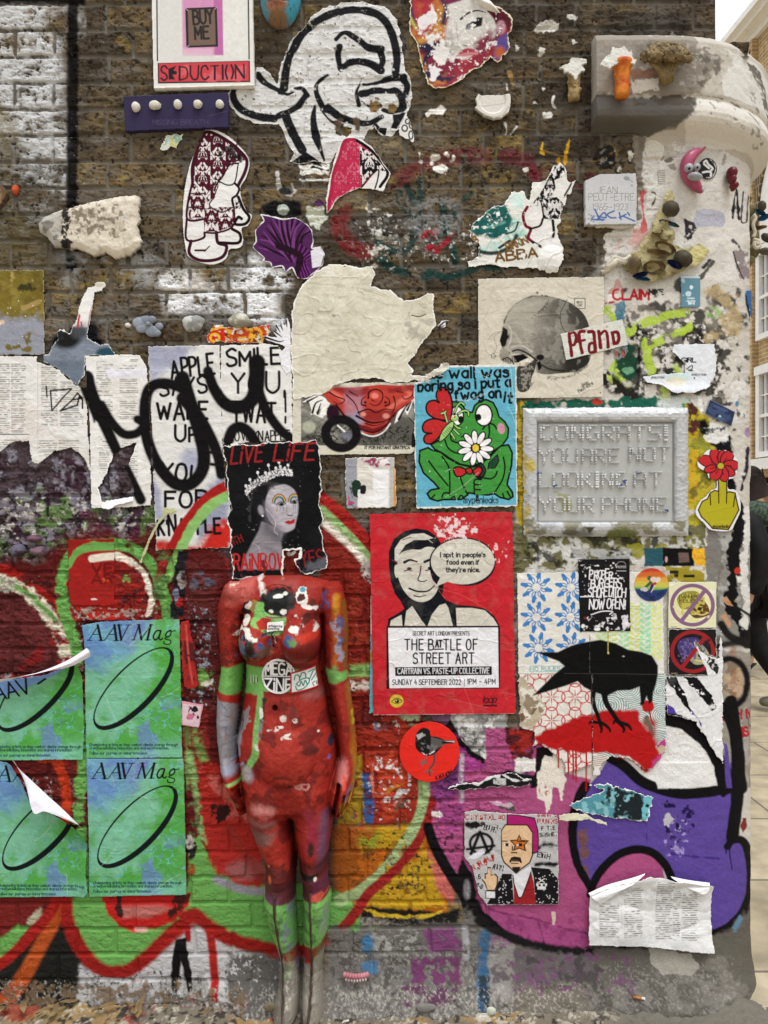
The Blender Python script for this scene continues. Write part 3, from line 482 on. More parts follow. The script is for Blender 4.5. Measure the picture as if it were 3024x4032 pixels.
# grey splashed render under the letters
poly(V,(600,1080,760,1080,1340,1060,1430,980,1560,1130,1680,1180,1680,1659,560,1659),'6b6762',soft=40,rough=24); spk(V,(580,1080,1680,1500),24,.53,'4b4744',4,.8); spk(V,(560,1100,1680,1659),7,.60,'98928a',5,.6,4,.1); ell(V,830,1180,36,60,'3f7096',soft=14,rough=8,fl=(20,.34)); ell(V,850,1310,60,40,'4a7090',soft=18,rough=8,fl=(14,.42)); poly(V,(1080,1260,1380,1250,1370,1390,1080,1390),'6a3a5c',soft=14,rough=12,fl=(34,.38)); poly(V,(1040,1400,1350,1410,1340,1480,1040,1480),'5a3a50',soft=14,rough=12,fl=(20,.44)); poly(V,(1150,1100,1340,1080,1390,1210,1200,1230),'75406a',soft=24,fl=(20,.36)); stroke(V,(1520,1130,1520,1250,1500,1400,1510,1500),70,'3a5f80',soft=20,fl=(24,.36)); poly(V,(1480,1350,1560,1360,1560,1510,1470,1500),'2c3840',soft=14,rough=8,fl=(20,.4)); poly(V,(1560,1120,1680,1150,1680,1240,1560,1220),'8f6a86',soft=20); poly(V,(860,1110,1130,1110,1100,1230,870,1230),'9a9894',soft=22,rough=14,fl=(24,.46)); stroke(V,(1405,1080,1410,1250),40,'9a9698',soft=14,fl=(18,.36))
poly(V,(180,1240,300,1260,330,1659,0,1659,0,1240),'5d5955',soft=30,rough=14,fl=(14,.34))
at(43)
poly(V,(-20,-100,260,-100,450,160,600,200,600,1220,300,1190,100,1100,-20,980),'a04c76',soft=6,rough=4); poly(V,(0,980,250,1030,600,1110,600,1215,300,1190,100,1100),'9c4878',soft=5,rough=6); stroke(V,(0,970,130,1000,290,1030,440,1080,590,1115),9,'7c3460',rough=5,sm=1); stroke(V,(290,1040,310,1110,330,1180),6,'7c3460',rough=4); spk(V,(0,980,600,1200),24,.60,'8a3c6a',4); rect(V,372,985,392,1065,'c9b8a8',rough=4)
poly(V,(60,340,150,345,160,390,50,375),'4a4744',rough=8); poly(V,(0,330,60,336,160,352,110,372,0,345),'d6b6c4',rough=5,a=.7)
stroke(V,(-60,1040,60,1100,190,1160,350,1200,520,1220,640,1215,800,1200,940,1200),56,'1b191a',soft=16,rough=5,fl=(30,.2))
# purple letter
PUR='58448f'
poly(V,(640,180,720,60,800,120,920,230,1080,290,1250,300,1400,260,1440,-60,1480,300,1440,560,1520,580,1530,800,1490,960,1400,1070,1300,1120,1100,900,1000,640,880,600,700,680,590,830,520,700,490,560,500,400,570,260),PUR,soft=6,rough=3); poly(V,(520,500,580,490,590,780,545,720),'6f4a4a',soft=14,rough=8,fl=(30,.36)); spk(V,(1000,300,1240,620),20,.60,'1f1640',5); spk(V,(1000,400,1200,700),14,.64,'9a8ac0',6); stroke(V,(1080,640,1200,655,1350,670),10,'3a2a72',soft=6,rough=4); ell(V,1060,440,20,40,'b5b0b8',rough=10); stroke(V,(930,460,935,600),5,'3f2e78',rough=3)
poly(V,(780,80,880,100,1000,60,1060,-120,1200,-60,1330,100,1340,240,1200,250,1040,240,900,200),'d8d6d4',soft=5,rough=4); stroke(V,(990,92,1100,96,1280,80),5,'a8a5a3',rough=4); stroke(V,(1100,180,1150,150),6,'b0adab',rough=4); poly(V,(960,150,1030,20,1050,10,1000,120),'b8508c',soft=5)
stroke(V,(700,60,800,120,900,210,1020,260,1150,285,1290,275,1390,255),64,'121011',soft=7); stroke(V,(1410,250,1390,150,1340,50,1280,-40),74,'121011',soft=6,w2=50); stroke(V,(1370,100,1420,240,1380,290),34,'121011',soft=8)
stroke(V,(1420,-260,1440,-140,1455,0,1462,150,1460,300,1445,430,1430,540),74,'121011',soft=7); stroke(V,(1405,600,1430,565,1480,560,1515,610,1535,720,1538,860,1500,980,1430,1060,1370,1100,1300,1130),42,'121011',soft=7,w2=62); stroke(V,(1415,590,1420,660,1430,735),8,'150f2a',w2=5); stroke(V,(1398,600,1398,640),7,'150f2a')
stroke(V,(570,240,530,320,500,430,495,560,520,690,570,790,605,850),60,'121011',soft=7,rough=2,w2=44)
poly(V,(610,880,660,750,740,670,860,630,960,645,1020,690,1040,800,900,960,620,960),'a64e7a',soft=5); stroke(V,(600,880,620,810,680,720,770,645,870,615,960,630,1030,690,1070,760,1100,850),50,'121011',soft=7)
poly(V,(1490,430,1510,430,1512,490,1490,520,1480,480),'7a2c2a',rough=4)
at(33)
stroke(V,(1380,1180,1420,1250,1450,1350,1462,1450,1470,1560,1480,1659),76,'121011',soft=7); poly(V,(1380,1390,1400,1400,1430,1659,1390,1659),PUR,soft=4); poly(V,(1040,1140,1140,1200,1250,1260,1370,1480,1400,1659,1330,1659,1250,1420,1040,1300),'121011',soft=6); poly(V,(1040,1290,1140,1310,1250,1400,1320,1520,1340,1640,1180,1660,1000,1660,960,1560),'d8d6d4',soft=5,rough=3)
# black hook and white torn patch above the pink,red paint from the bird runs onto the wall
poly(V,(100,1300,280,1300,270,1500,150,1490,90,1380),'4a1f22',soft=8,rough=16); spk(V,(90,1290,290,1560),40,.52,'9a2a24',4,.95); spk(V,(100,1400,280,1659),30,.55,'5c3f6a',5); poly(V,(150,1490,280,1480,280,1560,150,1570),'d2cfca',rough=9)
poly(V,(280,1420,400,1400,330,1600,270,1659,240,1659,275,1560),'151314',soft=5); stroke(V,(110,1575,190,1600,280,1610),40,'151314',soft=6,w2=54); poly(V,(300,1659,350,1550,400,1410,460,1440,440,1659),'d8d2c9',rough=5)
at(43)
poly(V,(280,190,330,60,450,80,450,200,430,320,410,260,400,210,370,290,360,380,340,400,330,330,290,310),'d8cfc3',rough=6); spk(V,(280,220,380,340),16,.56,'a86a68',5)
at(2000,2150,1.929); poly(V,(190,1440,260,1400,400,1340,700,1300,1060,1400,1115,1500,1120,1580,1080,1640,1060,1710,1000,1680,900,1610,700,1580,560,1570,400,1545,240,1510),'a8191a',soft=14,rough=10,sm=1); [stroke(V,(x-4,1540,x,y),12,'a8191a') for x,y in ((380,1675),(452,1720),(490,1760),(512,1780),(590,1850))]
at(43)
# grey concrete foot of the column
poly(V,(640,1200,900,1195,1310,1150,1420,1080,1540,950,1640,900,1700,1659,560,1659,600,1300),'5f5b53',soft=26,rough=14); spk(V,(500,1200,1660,1600),50,.54,'77726a',4,.8); spk(V,(500,1200,1500,1659),7,.64,'98928a',5,.6,4,.1); poly(V,(0,1180,250,1200,620,1260,620,1380,0,1420),'625a5c',soft=24,rough=14,fl=(20,.28)); spk(V,(0,1180,900,1500),22,.57,'6f4a66',6,.8); spk(V,(200,1200,700,1500),34,.58,'3f3c3a',8,.7); stroke(V,(1440,1090,1460,1060,1480,1020),30,'5a7f96',soft=10,fl=(20,.34)); poly(V,(940,1195,1180,1230,1235,1300,1170,1350,1020,1340,960,1290),'9d978c',rough=7); poly(V,(0,1150,150,1180,130,1480,0,1490),'8a8680',soft=14,rough=12,fl=(40,.38))
at(860,1720,3.456); poly(V,(880,1540,1120,1530,1110,1960,870,1960),'5f211c',soft=4,rough=10); stroke(V,(960,1590,1040,1570),40,'cfc6bd',soft=3,rough=10); poly(V,(900,1690,1030,1680,1020,1900,900,1920),'6d241d',soft=8,rough=6)
at(0,0,1)
spk(V,(-200,3840,2300,3999),7,.60,'aaa498',4,.7,4,.09); spk(V,(-200,3850,1000,3999),26,.52,'6f5a44',5,.8)
spk(V,(-200,-150,2400,1100),8,.845,'bfbbb4',9,.7); spk(V,(-200,1100,2940,3300),8,.84,'cec9c2',10,.6)
# ---------------------------------------------------------------- building: wall,pier,capital,returns
BLD=empty('corner_building',(0,0,0),'old brick building corner covered in graffiti, with a rounded white corner column','building')
X,Y=WALL.X,WALL.Y
pos=surf(X,Y,WH); flat=np.stack([(X-1512)*S,-WH,ZC-(Y-2016)*S],-1)
pos=np.where((Y<230)[...,None],flat,pos); WALL.A[(Y<170) & (X>2813)]=0
wall=gridmesh('wall',pos,WALL.rgb,WALL.A,'wall',parent=BLD)
def surft(t,z,H): return np.stack([X0+(R+H)*np.sin(t),R-(R+H)*np.cos(t),z],-1)
# the column carries on round the corner and down the side street
jj=np.arange(0,WALL.ny,6); jj=jj[WALL.Y[jj,0]>172]; zz=ZC-(WALL.Y[jj,0]-2016)*S
yb=R*(1-math.cos(TMAX)); zz=ZC-(WALL.Y[jj,0]-2016)*S*(1+yb/D)
tt=np.concatenate([np.linspace(TMAX,math.pi/2,8)]); cols=[surft(np.full(len(zz),t),zz,WH[jj,-1]) for t in tt]
for yy in (1.0,2.5,5.0): c=cols[7].copy(); c[:,1] += yy; cols.append(c)
pp=np.stack(cols,1); gridmesh('side_wall',pp,np.repeat(WALL.rgb[jj,-1][:,None],pp.shape[1],1),np.ones(pp.shape[:2]),'wall',parent=BLD)
def plain(name,P,nx_,ny_,mat,parent):
    """Bilinear patch between four corners."""
    P=[np.array(p,float) for p in P]; u,v=np.meshgrid(np.linspace(0,1,nx_),np.linspace(0,1,ny_)); u=u[...,None]; v=v[...,None]
    q=P[0]*(1-u)*(1-v)+P[1]*u*(1-v)+P[2]*u*v+P[3]*(1-u)*v
    return gridmesh(name,q,np.ones_like(q)*.2,np.ones(q.shape[:2]),mat,parent=parent)
def brickmat(name,c1,c2,mort,bw=.225,bh=.075,ms=.008,flip=False):
    m=bpy.data.materials.new(name); m.use_nodes=True; n=m.node_tree.nodes; l=m.node_tree.links; b=n['Principled BSDF']; b.inputs['Roughness'].default_value=.85
    tc=n.new('ShaderNodeTexCoord'); sp=n.new('ShaderNodeSeparateXYZ'); cb=n.new('ShaderNodeCombineXYZ'); l.new(tc.outputs['Object'],sp.inputs[0])
    l.new(sp.outputs['Y' if flip else 'X'],cb.inputs['X']); l.new(sp.outputs['Z'],cb.inputs['Y'])
    t=n.new('ShaderNodeTexBrick'); t.inputs['Scale'].default_value=1; t.inputs['Brick Width'].default_value=bw; t.inputs['Row Height'].default_value=bh; t.inputs['Mortar Size'].default_value=ms; t.inputs['Bias'].default_value=-.1
    t.inputs['Color1'].default_value=(*C(c1),1); t.inputs['Color2'].default_value=(*C(c2),1); t.inputs['Mortar'].default_value=(*C(mort),1); l.new(cb.outputs[0],t.inputs['Vector'])
    a=n.new('ShaderNodeTexNoise'); a.inputs['Scale'].default_value=9; a.inputs['Detail'].default_value=6; l.new(tc.outputs['Object'],a.inputs['Vector'])
    mr=n.new('ShaderNodeMapRange'); mr.inputs[1].default_value=.3; mr.inputs[2].default_value=.7; mr.inputs[3].default_value=.7; mr.inputs[4].default_value=1.2; l.new(a.outputs['Fac'],mr.inputs[0])
    mx=n.new('ShaderNodeVectorMath'); mx.operation='SCALE'; l.new(t.outputs['Color'],mx.inputs[0]); l.new(mr.outputs[0],mx.inputs['Scale']); l.new(mx.outputs[0],b.inputs['Base Color'])
    bp=n.new('ShaderNodeBump'); bp.inputs['Strength'].default_value=.6; bp.inputs['Distance'].default_value=.006; bp.invert=True; l.new(t.outputs['Fac'],bp.inputs['Height']); l.new(bp.outputs[0],b.inputs['Normal']); return m
BM1=brickmat('brown_brick','5d5040','44392f','77726a'); BM1y=brickmat('brown_brick_side','5d5040','44392f','77726a',flip=True)
xl=(-200-1512)*S; zt=ZC-(-150-2016)*S; xr=(2813-1512)*S
plain('wall_extension',[(-5,-.004,-.05),(xl,-.004,-.05),(xl,-.004,zt),(-5,-.004,zt)],2,2,BM1,BLD)
plain('wall_extension',[(-5,-.004,zt),(xr,-.004,zt),(xr,-.004,6),(-5,-.004,6)],2,2,BM1,BLD)
plain('pier_side',[(xr,-.006,2.7),(xr,5.4,2.7),(xr,5.4,6),(xr,-.006,6)],2,2,BM1y,BLD)
# capital of the corner column
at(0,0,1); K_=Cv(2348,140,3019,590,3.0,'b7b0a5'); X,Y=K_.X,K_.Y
n1=fbm(X,Y,90,5,41); n2=fbm(X,Y,24,4,42)
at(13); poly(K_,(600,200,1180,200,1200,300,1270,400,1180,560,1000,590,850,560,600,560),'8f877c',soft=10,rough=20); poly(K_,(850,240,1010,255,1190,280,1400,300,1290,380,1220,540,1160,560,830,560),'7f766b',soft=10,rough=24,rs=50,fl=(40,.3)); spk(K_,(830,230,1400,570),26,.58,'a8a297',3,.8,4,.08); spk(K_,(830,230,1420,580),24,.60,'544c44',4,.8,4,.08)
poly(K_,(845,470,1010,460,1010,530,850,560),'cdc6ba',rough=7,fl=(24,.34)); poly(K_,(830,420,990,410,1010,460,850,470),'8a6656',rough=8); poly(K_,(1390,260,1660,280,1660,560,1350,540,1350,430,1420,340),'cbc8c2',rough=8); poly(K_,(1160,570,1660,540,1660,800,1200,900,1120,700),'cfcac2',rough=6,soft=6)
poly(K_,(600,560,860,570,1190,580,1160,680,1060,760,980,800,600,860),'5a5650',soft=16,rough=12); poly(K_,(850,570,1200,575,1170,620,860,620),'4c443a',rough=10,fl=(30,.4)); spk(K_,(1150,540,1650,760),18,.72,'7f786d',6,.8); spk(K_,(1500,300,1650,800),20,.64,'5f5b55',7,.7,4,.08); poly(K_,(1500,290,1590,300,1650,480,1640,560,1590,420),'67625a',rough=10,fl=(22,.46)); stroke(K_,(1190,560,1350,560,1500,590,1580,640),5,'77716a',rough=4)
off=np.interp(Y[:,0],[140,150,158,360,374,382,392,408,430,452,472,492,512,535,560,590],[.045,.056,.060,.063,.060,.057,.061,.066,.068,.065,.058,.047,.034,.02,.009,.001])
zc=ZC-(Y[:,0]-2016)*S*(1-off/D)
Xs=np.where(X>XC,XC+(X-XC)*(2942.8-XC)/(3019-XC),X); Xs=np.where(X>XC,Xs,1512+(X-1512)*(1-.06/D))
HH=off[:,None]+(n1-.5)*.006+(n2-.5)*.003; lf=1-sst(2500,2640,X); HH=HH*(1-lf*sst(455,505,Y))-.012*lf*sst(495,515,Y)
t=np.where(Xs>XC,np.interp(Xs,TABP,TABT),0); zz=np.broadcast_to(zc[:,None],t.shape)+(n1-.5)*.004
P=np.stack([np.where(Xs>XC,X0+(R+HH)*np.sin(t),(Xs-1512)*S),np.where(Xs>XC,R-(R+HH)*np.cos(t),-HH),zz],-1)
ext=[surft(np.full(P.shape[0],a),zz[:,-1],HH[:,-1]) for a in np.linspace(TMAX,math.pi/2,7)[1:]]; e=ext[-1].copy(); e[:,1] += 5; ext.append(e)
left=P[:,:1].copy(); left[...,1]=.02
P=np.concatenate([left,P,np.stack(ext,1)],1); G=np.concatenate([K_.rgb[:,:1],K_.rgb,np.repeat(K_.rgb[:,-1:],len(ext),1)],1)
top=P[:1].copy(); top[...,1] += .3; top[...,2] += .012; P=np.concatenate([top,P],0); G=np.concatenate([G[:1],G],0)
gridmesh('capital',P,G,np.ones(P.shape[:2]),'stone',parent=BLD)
# ---------------------------------------------------------------- ground
def mesh_obj(name,bm,mat,parent=None,smooth=False):
    me=bpy.data.meshes.new(name); bm.normal_update(); bm.to_mesh(me); bm.free()
    if smooth: me.polygons.foreach_set('use_smooth',[True]*len(me.polygons))
    me.materials.append(MAT[mat] if isinstance(mat,str) else mat); o=bpy.data.objects.new(name,me); COL.objects.link(o)
    if parent: o.parent=parent
    return o
PV=brickmat('paving_slabs','b3a58b','a1947a','6a6254',.92,.613,.006)
for nd in PV.node_tree.nodes:                                        # slabs lie flat: use X and Y,shifted to the joints seen
    if nd.type=='COMBXYZ':
        lk=PV.node_tree.links; sp=[n for n in PV.node_tree.nodes if n.type=='SEPXYZ'][0]; ad=PV.node_tree.nodes.new('ShaderNodeMath'); ad.operation='ADD'; ad.inputs[1].default_value=4.9-.8; lk.new(sp.outputs['Y'],ad.inputs[0]); lk.new(ad.outputs[0],nd.inputs['Y'])
lab(plain('pavement',[(-60,-40,-.012),(60,-40,-.012),(60,80,-.012),(-60,80,-.012)],2,2,PV,None),None,None,kind='structure')
gx,gy=np.meshgrid(np.arange(-1.75,1.14,.0035),np.arange(-.9,.03,.005)); u,v=gx/S,gy/S
a=fbm(u,v,60,5,51); b=fbm(u,v,16,4,52); c=fbm(u,v,300,3,53)
rgb=np.ones(gx.shape+(3,))*C('736a5c'); rgb=mixc(rgb,'8f7650',sst(.5,.62,c)); rgb=mixc(rgb,'aca595',sst(.53,.62,b)*sst(.35,.55,a)); rgb=mixc(rgb,'39342e',sst(.58,.66,fbm(u,v,22,4,55))); rgb=mixc(rgb,'8a2a24',sst(.6,.68,fbm(u,v,120,4,57))*(gx<-.2)*.8); rgb=mixc(rgb,'6b665c',sst(.55,.75,gx))
gz=.002+(a-.5)*.012*sst(1.0,.8,gx)+(b-.5)*.008+sst(-.09,0,gy)*.02*(a-.2)+sst(-.05,.02,gy)*.03*sst(-.6,-.2,gx)*sst(.9,.2,gx)
gz=gz-.02*sst(1.02,1.12,gx)
lab(gridmesh('ground',np.stack([gx,gy,gz],-1),rgb,np.ones(gx.shape),'ground'),None,None,kind='structure')
# ---------------------------------------------------------------- building across the side street
e2=Vector((-.0508,1,0)).normalized(); ang=math.atan2(e2.y,e2.x)
HB=empty('brick_townhouse',(7.0,15.1-D,0),'yellow brick townhouse across the side street with white sash windows and white cornice','building'); HB.rotation_euler=(0,0,ang)
YB=brickmat('yellow_brick','bd9d6a','a58455','cdbfa4'); WHT=mkmat('white_joinery',.5,.05,60,.03,.4,0,('e6e4de','f0eee9')); GLS=mkmat('window_glass',.08,0,10,.02,.6,0,('3c4248','565c62'))
def box(bm,x0,y0,z0,x1,y1,z1):
    r=bmesh.ops.create_cube(bm,size=1); bmesh.ops.scale(bm,vec=(x1-x0,y1-y0,z1-z0),verts=r['verts']); bmesh.ops.translate(bm,vec=((x0+x1)/2,(y0+y1)/2,(z0+z1)/2),verts=r['verts']); return r['verts']
# local x runs along the front (positive = away),local +y is out towards the street (world -x)
bm=bmesh.new(); box(bm,-14,-8,-.1,22,0,10.6); mesh_obj('wall',bm,YB,HB)
for x in (-13.6,-10.4,-7.2,-4.0,.1-.19,3.0,6.2,9.4,12.6): bm=bmesh.new(); box(bm,x-.19,.002,0,x+.19,.11,10.3); mesh_obj('pilaster',bm,YB,HB)
for k,x in enumerate((-11.95,-8.75,-5.55,-2.35+.35,1.5,4.6,7.8,11.0)):
    hw=1.25 if k != 3 else 1.62
    for z0,z1 in ((2.43,3.95),(4.6,6.15)):
        bm=bmesh.new()
        for q in ((-hw,0,z0,-hw+.12,.1,z1),(hw-.12,0,z0,hw,.1,z1),(-hw,0,z1,hw,.13,z1+.16),(-hw+.12,0,z0,hw-.12,.1,z0+.1),(-hw+.12,.01,(z0+z1)/2-.03,hw-.12,.08,(z0+z1)/2+.03)): box(bm,x+q[0],q[1]+.003,q[2],x+q[3],q[4],q[5])
        f=1
        while -hw+.12+.26*f<hw-.15: box(bm,x-hw+.12+.26*f-.015,.012,z0+.1,x-hw+.12+.26*f+.015,.06,z1); f += 1
        for zz_ in (.25,.75): box(bm,x-hw+.12,.013,z0+(z1-z0)*zz_-.012,x+hw-.12,.055,z0+(z1-z0)*zz_+.012)
        fr=mesh_obj('window',bm,WHT,HB); bm=bmesh.new(); box(bm,x-hw+.1,-.02,z0+.05,x+hw-.1,.008,z1); mesh_obj('pane',bm,GLS,fr)
    bm = bmesh.new(); n = 20; vs = []                               # round-headed top window: brick arch,white frame
    for i in range(n+1):
        t=math.pi*i/n
        for rr,yy in ((hw+.42,.06),(hw+.02,.06),(hw+.02,0)): vs.append(bm.verts.new((x-rr*math.cos(t),yy,6.95+rr*.95*math.sin(t))))
    for i in range(n):
        for q in (0,1): bm.faces.new((vs[i*3+q],vs[i*3+q+1],vs[i*3+q+4],vs[i*3+q+3]))
    mesh_obj('arch',bm,brickmat('arch_brick','7a6446','57452f','b8a98c',.075,.3),HB,False)
    bm=bmesh.new(); vs=[bm.verts.new((x-hw*math.cos(math.pi*i/n),.02,6.95+hw*.95*math.sin(math.pi*i/n))) for i in range(n+1)]+[bm.verts.new((x+hw,.02,6.4)),bm.verts.new((x-hw,.02,6.4))]
    bm.faces.new(vs); r=bmesh.ops.extrude_face_region(bm,geom=bm.faces[:]); bmesh.ops.translate(bm,vec=(0,-.018,0),verts=[v for v in r['geom'] if isinstance(v,bmesh.types.BMVert)]); mesh_obj('window',bm,WHT,HB)
for nm,q in (('sill_band',(-14,0,2.2,22,.16,2.4)),('cornice',(-14,0,10.42,22,.3,10.56)),('cornice',(-14,.002,10.3,22,.09,10.418)),('gutter',(-14,.3,10.5,22,.42,10.62)),('plinth',(-14,0,-.05,22,.06,.5))):
    bm=bmesh.new(); box(bm,*q); mesh_obj(nm,bm,WHT if nm != 'plinth' else YB,HB)
# ---------------------------------------------------------------- walkers on the side street pavement
def skin(name,pts,edges,mat,parent=None,sub=2,root=0):
    me=bpy.data.meshes.new(name); me.from_pydata([p[:3] for p in pts],edges,[]); me.update(); o=bpy.data.objects.new(name,me); COL.objects.link(o)
    m=o.modifiers.new('skin','SKIN'); m.use_smooth_shade=True; m.branch_smoothing=.6
    for i,p in enumerate(pts): r=p[3]; me.skin_vertices[0].data[i].radius=(r if isinstance(r,tuple) else (r,r)); me.skin_vertices[0].data[i].use_root=(i==root)
    s=o.modifiers.new('sub','SUBSURF'); s.levels=sub; s.render_levels=sub
    dg=bpy.context.evaluated_depsgraph_get(); dg.update(); me2=bpy.data.meshes.new_from_object(o.evaluated_get(dg)); o.modifiers.clear(); o.data=me2; me2.name=name
    me2.materials.clear(); me2.materials.append(MAT[mat] if isinstance(mat,str) else mat); me2.polygons.foreach_set('use_smooth',[True]*len(me2.polygons)); bpy.data.meshes.remove(me)
    if parent: o.parent=parent
    return o
def cm(name,a,b,**k): return mkmat(name,k.get('rough',.8),.2,140,.08,.25,0,(a,b))
SKIN=cm('skin','b98f78','c79d86',rough=.55); BLK=cm('black_cloth','141416','1d1d20'); JEAN=cm('denim','24354f','30456a'); CAMO=mkmat('camo_shoe',.7,.2,60,.1,.25,0,('2a2c22','8a8672')); HAIR=cm('dark_hair','1c1411','2a1e19'); SCF=mkmat('patterned_scarf',.8,.2,500,.1,.2,0,('2a3a30','5d6a5c')); WSOCK=cm('white_sock','d8d8d6','e4e4e2'); BOOT=cm('boot','1b1a1a','252322',rough=.5)
def person(loc,face,label,stride,shoe,legm,coat,bun,coatlen,sock=None,scarf=False):
    """A walking figure about 1.7 m tall; local -y is forward."""
    T=empty('person',loc,label,'person','people walking along the side street'); T.rotation_euler=(0,0,face); s=stride
    body=[(0,0,.93,.15),(0,-.01,1.12,(.15,.115)),(0,.0,1.30,(.18,.12)),(0,.01,1.42,(.13,.09)),(0,0,1.50,.055),(0,-.02,1.57,.075),(0,-.03,1.66,.095),(0,-.02,1.73,.07),
            (.09,-.02,.86,.10),(.10,-s*.55-.03,.50,.068),(.10,-s+.02,.10,.045),(.10,-s-.12,.035,.035),
            (-.09,.02,.86,.10),(-.10,s*.35-.02,.50,.068),(-.10,s+.03,.13,.045),(-.10,s-.06,.04,.035),
            (.20,.01,1.38,.065),(.25,.10,1.12,.05),(.25,.02,.88,.038),(.24,0,.80,.03),(-.20,.01,1.38,.065),(-.26,-.06,1.12,.05),(-.25,-.16,.90,.038),(-.24,-.2,.83,.03)]
    ed=[(0,1),(1,2),(2,3),(3,4),(4,5),(5,6),(6,7),(0,8),(8,9),(9,10),(10,11),(0,12),(12,13),(13,14),(14,15),(3,16),(16,17),(17,18),(18,19),(3,20),(20,21),(21,22),(22,23)]
    sk=[(p[0],p[1],p[2],(p[3] if i in (5,6,7,19,23) else (p[3][0]*.7,p[3][1]*.7) if isinstance(p[3],tuple) else p[3]*.7)) for i,p in enumerate(body)]; skin('body',sk,ed,SKIN,T)
    g=.022
    def grow(i,j=g): p=body[i]; r=p[3]; return (p[0],p[1],p[2],(r[0]+j,r[1]+j) if isinstance(r,tuple) else r+j)
    skin('trousers',[grow(0),grow(8),grow(9),(.10,-s*.9,.17,.062),grow(12),grow(13),(-.10,s*.92,.2,.062)],[(0,1),(1,2),(2,3),(0,4),(4,5),(5,6)],legm,T)
    skin('jacket',[(0,0,coatlen,(.2,.16)),grow(0,.045),grow(1,.045),grow(2,.04),grow(3,.03),grow(16,.03),grow(17,.028),(.25,.03,.86,.055),grow(20,.03),grow(21,.028),(-.25,-.17,.88,.055)],[(0,1),(1,2),(2,3),(3,4),(4,5),(5,6),(6,7),(4,8),(8,9),(9,10)],coat,T,root=2)
    for sx,yy,zz_ in ((.10,-s,.1),(-.10,s,.13)):
        skin('shoe',[(sx,yy+.06,zz_-.05,.048),(sx,yy-.04,zz_-.055,.046),(sx,yy-.15,zz_-.06,.04),(sx,yy-.2,zz_-.065,.03),(sx,yy+.04,zz_+.01,.05)],[(0,1),(1,2),(2,3),(0,4)],shoe,T)
        if sock: skin('sock',[(sx,yy+.03,zz_+.02,.05),(sx,yy*.94+.02,zz_+.09,.05)],[(0,1)],sock,T)
    h=skin('hair',[(0,.03,1.62,.112),(0,.03,1.68,.118),(0,-.03,1.735,.095),(0,.06,1.54,.085)]+([(0,.12,1.70,.05)] if bun else [(0,.07,1.46,.07)]),[(0,1),(1,2),(0,3),(1,4)] if bun else [(0,1),(1,2),(0,3),(3,4)],HAIR,T)
    if scarf: skin('scarf',[(.1,-.06,1.45,.075),(-.1,-.06,1.45,.075),(-.1,.1,1.43,.085),(.1,.1,1.43,.085),(0,.13,1.3,.1)],[(0,1),(1,2),(2,3),(3,0),(2,4)],SCF,T)
    return T
person((2.57,5.63-D,-.012),math.radians(-110),'walker in black jacket, green patterned scarf and camouflage trainers nearest the column',.30,CAMO,BLK,BLK,True,.80,WSOCK,True)
b_=person((3.42,6.95-D,-.012),math.radians(-100),'walker in long dark coat, rolled jeans and black boots, farther from the column',.24,BOOT,JEAN,BLK,False,.66)
# ================================================================ pasted papers,stickers and posters
def grime(cv,a=.12,col='8f8674',s=90,seed=0,thr=.5):
    n=fbm(cv.X,cv.Y,s,5,seed+61); blend(cv,cv.all(),sst(thr,thr+.25,n)*a,col); cv.rgb *= (1-.05+.1*nz(cv.X,cv.Y,14,seed))[...,None]
def wear(cv,thr=.66,s=14,col='e4e1dc',seed=0,a=1): blend(cv,cv.all(),sst(thr,thr+.05,fbm(cv.X,cv.Y,s,4,seed+71))*a,col)
def creases(cv,n=6,seed=0,a=.25,col='f2efea',L=160):
    r=random.Random(seed); s=TR[:]; TR[:]=[0,0,1]
    for i in range(n):
        x=r.uniform(cv.X[0,0],cv.X[0,-1]); y=r.uniform(cv.Y[0,0],cv.Y[-1,0]); t=r.uniform(0,3.14); l=r.uniform(.3,1)*L
        stroke(cv,(x,y,x+l*math.cos(t)*.5,y+l*math.sin(t)*.5+r.uniform(-15,15),x+l*math.cos(t),y+l*math.sin(t)),3,col,a=a)
    TR[:]=s
K1='161415'; WP_='d9d6d1'
# ---- olive painted sheet,far left
at(21); c=Cv(-130,98,282,612,2.6,'74652a'); grime(c,.5,'4f4520',60,1,.45); grime(c,.4,'9a8a48',40,2,.5)
poly(c,(-140,430,0,380,130,390,230,370,300,420,300,620,-140,620),'8e909c',soft=40,rough=20); spk(c,(-100,440,230,600),40,.55,'6a5e2c',3); stroke(c,(150,330,240,290),30,'9a8450',soft=8); ell(c,170,210,60,20,'3a361c',rough=12,soft=10,fl=(14,.4)); ell(c,20,410,16,12,'d0b49a',rough=4); spk(c,(-100,100,280,200),30,.6,'a08c4c',6); wear(c,.78,10)
cut(c,(-128,104,270,100,276,605,60,604,-128,600),rough=3,edge=3,ecol='b9b5a0'); sheet(c,'painted_sheet','olive green painted sheet with grey-blue spray at its foot, at the left edge','poster',1)
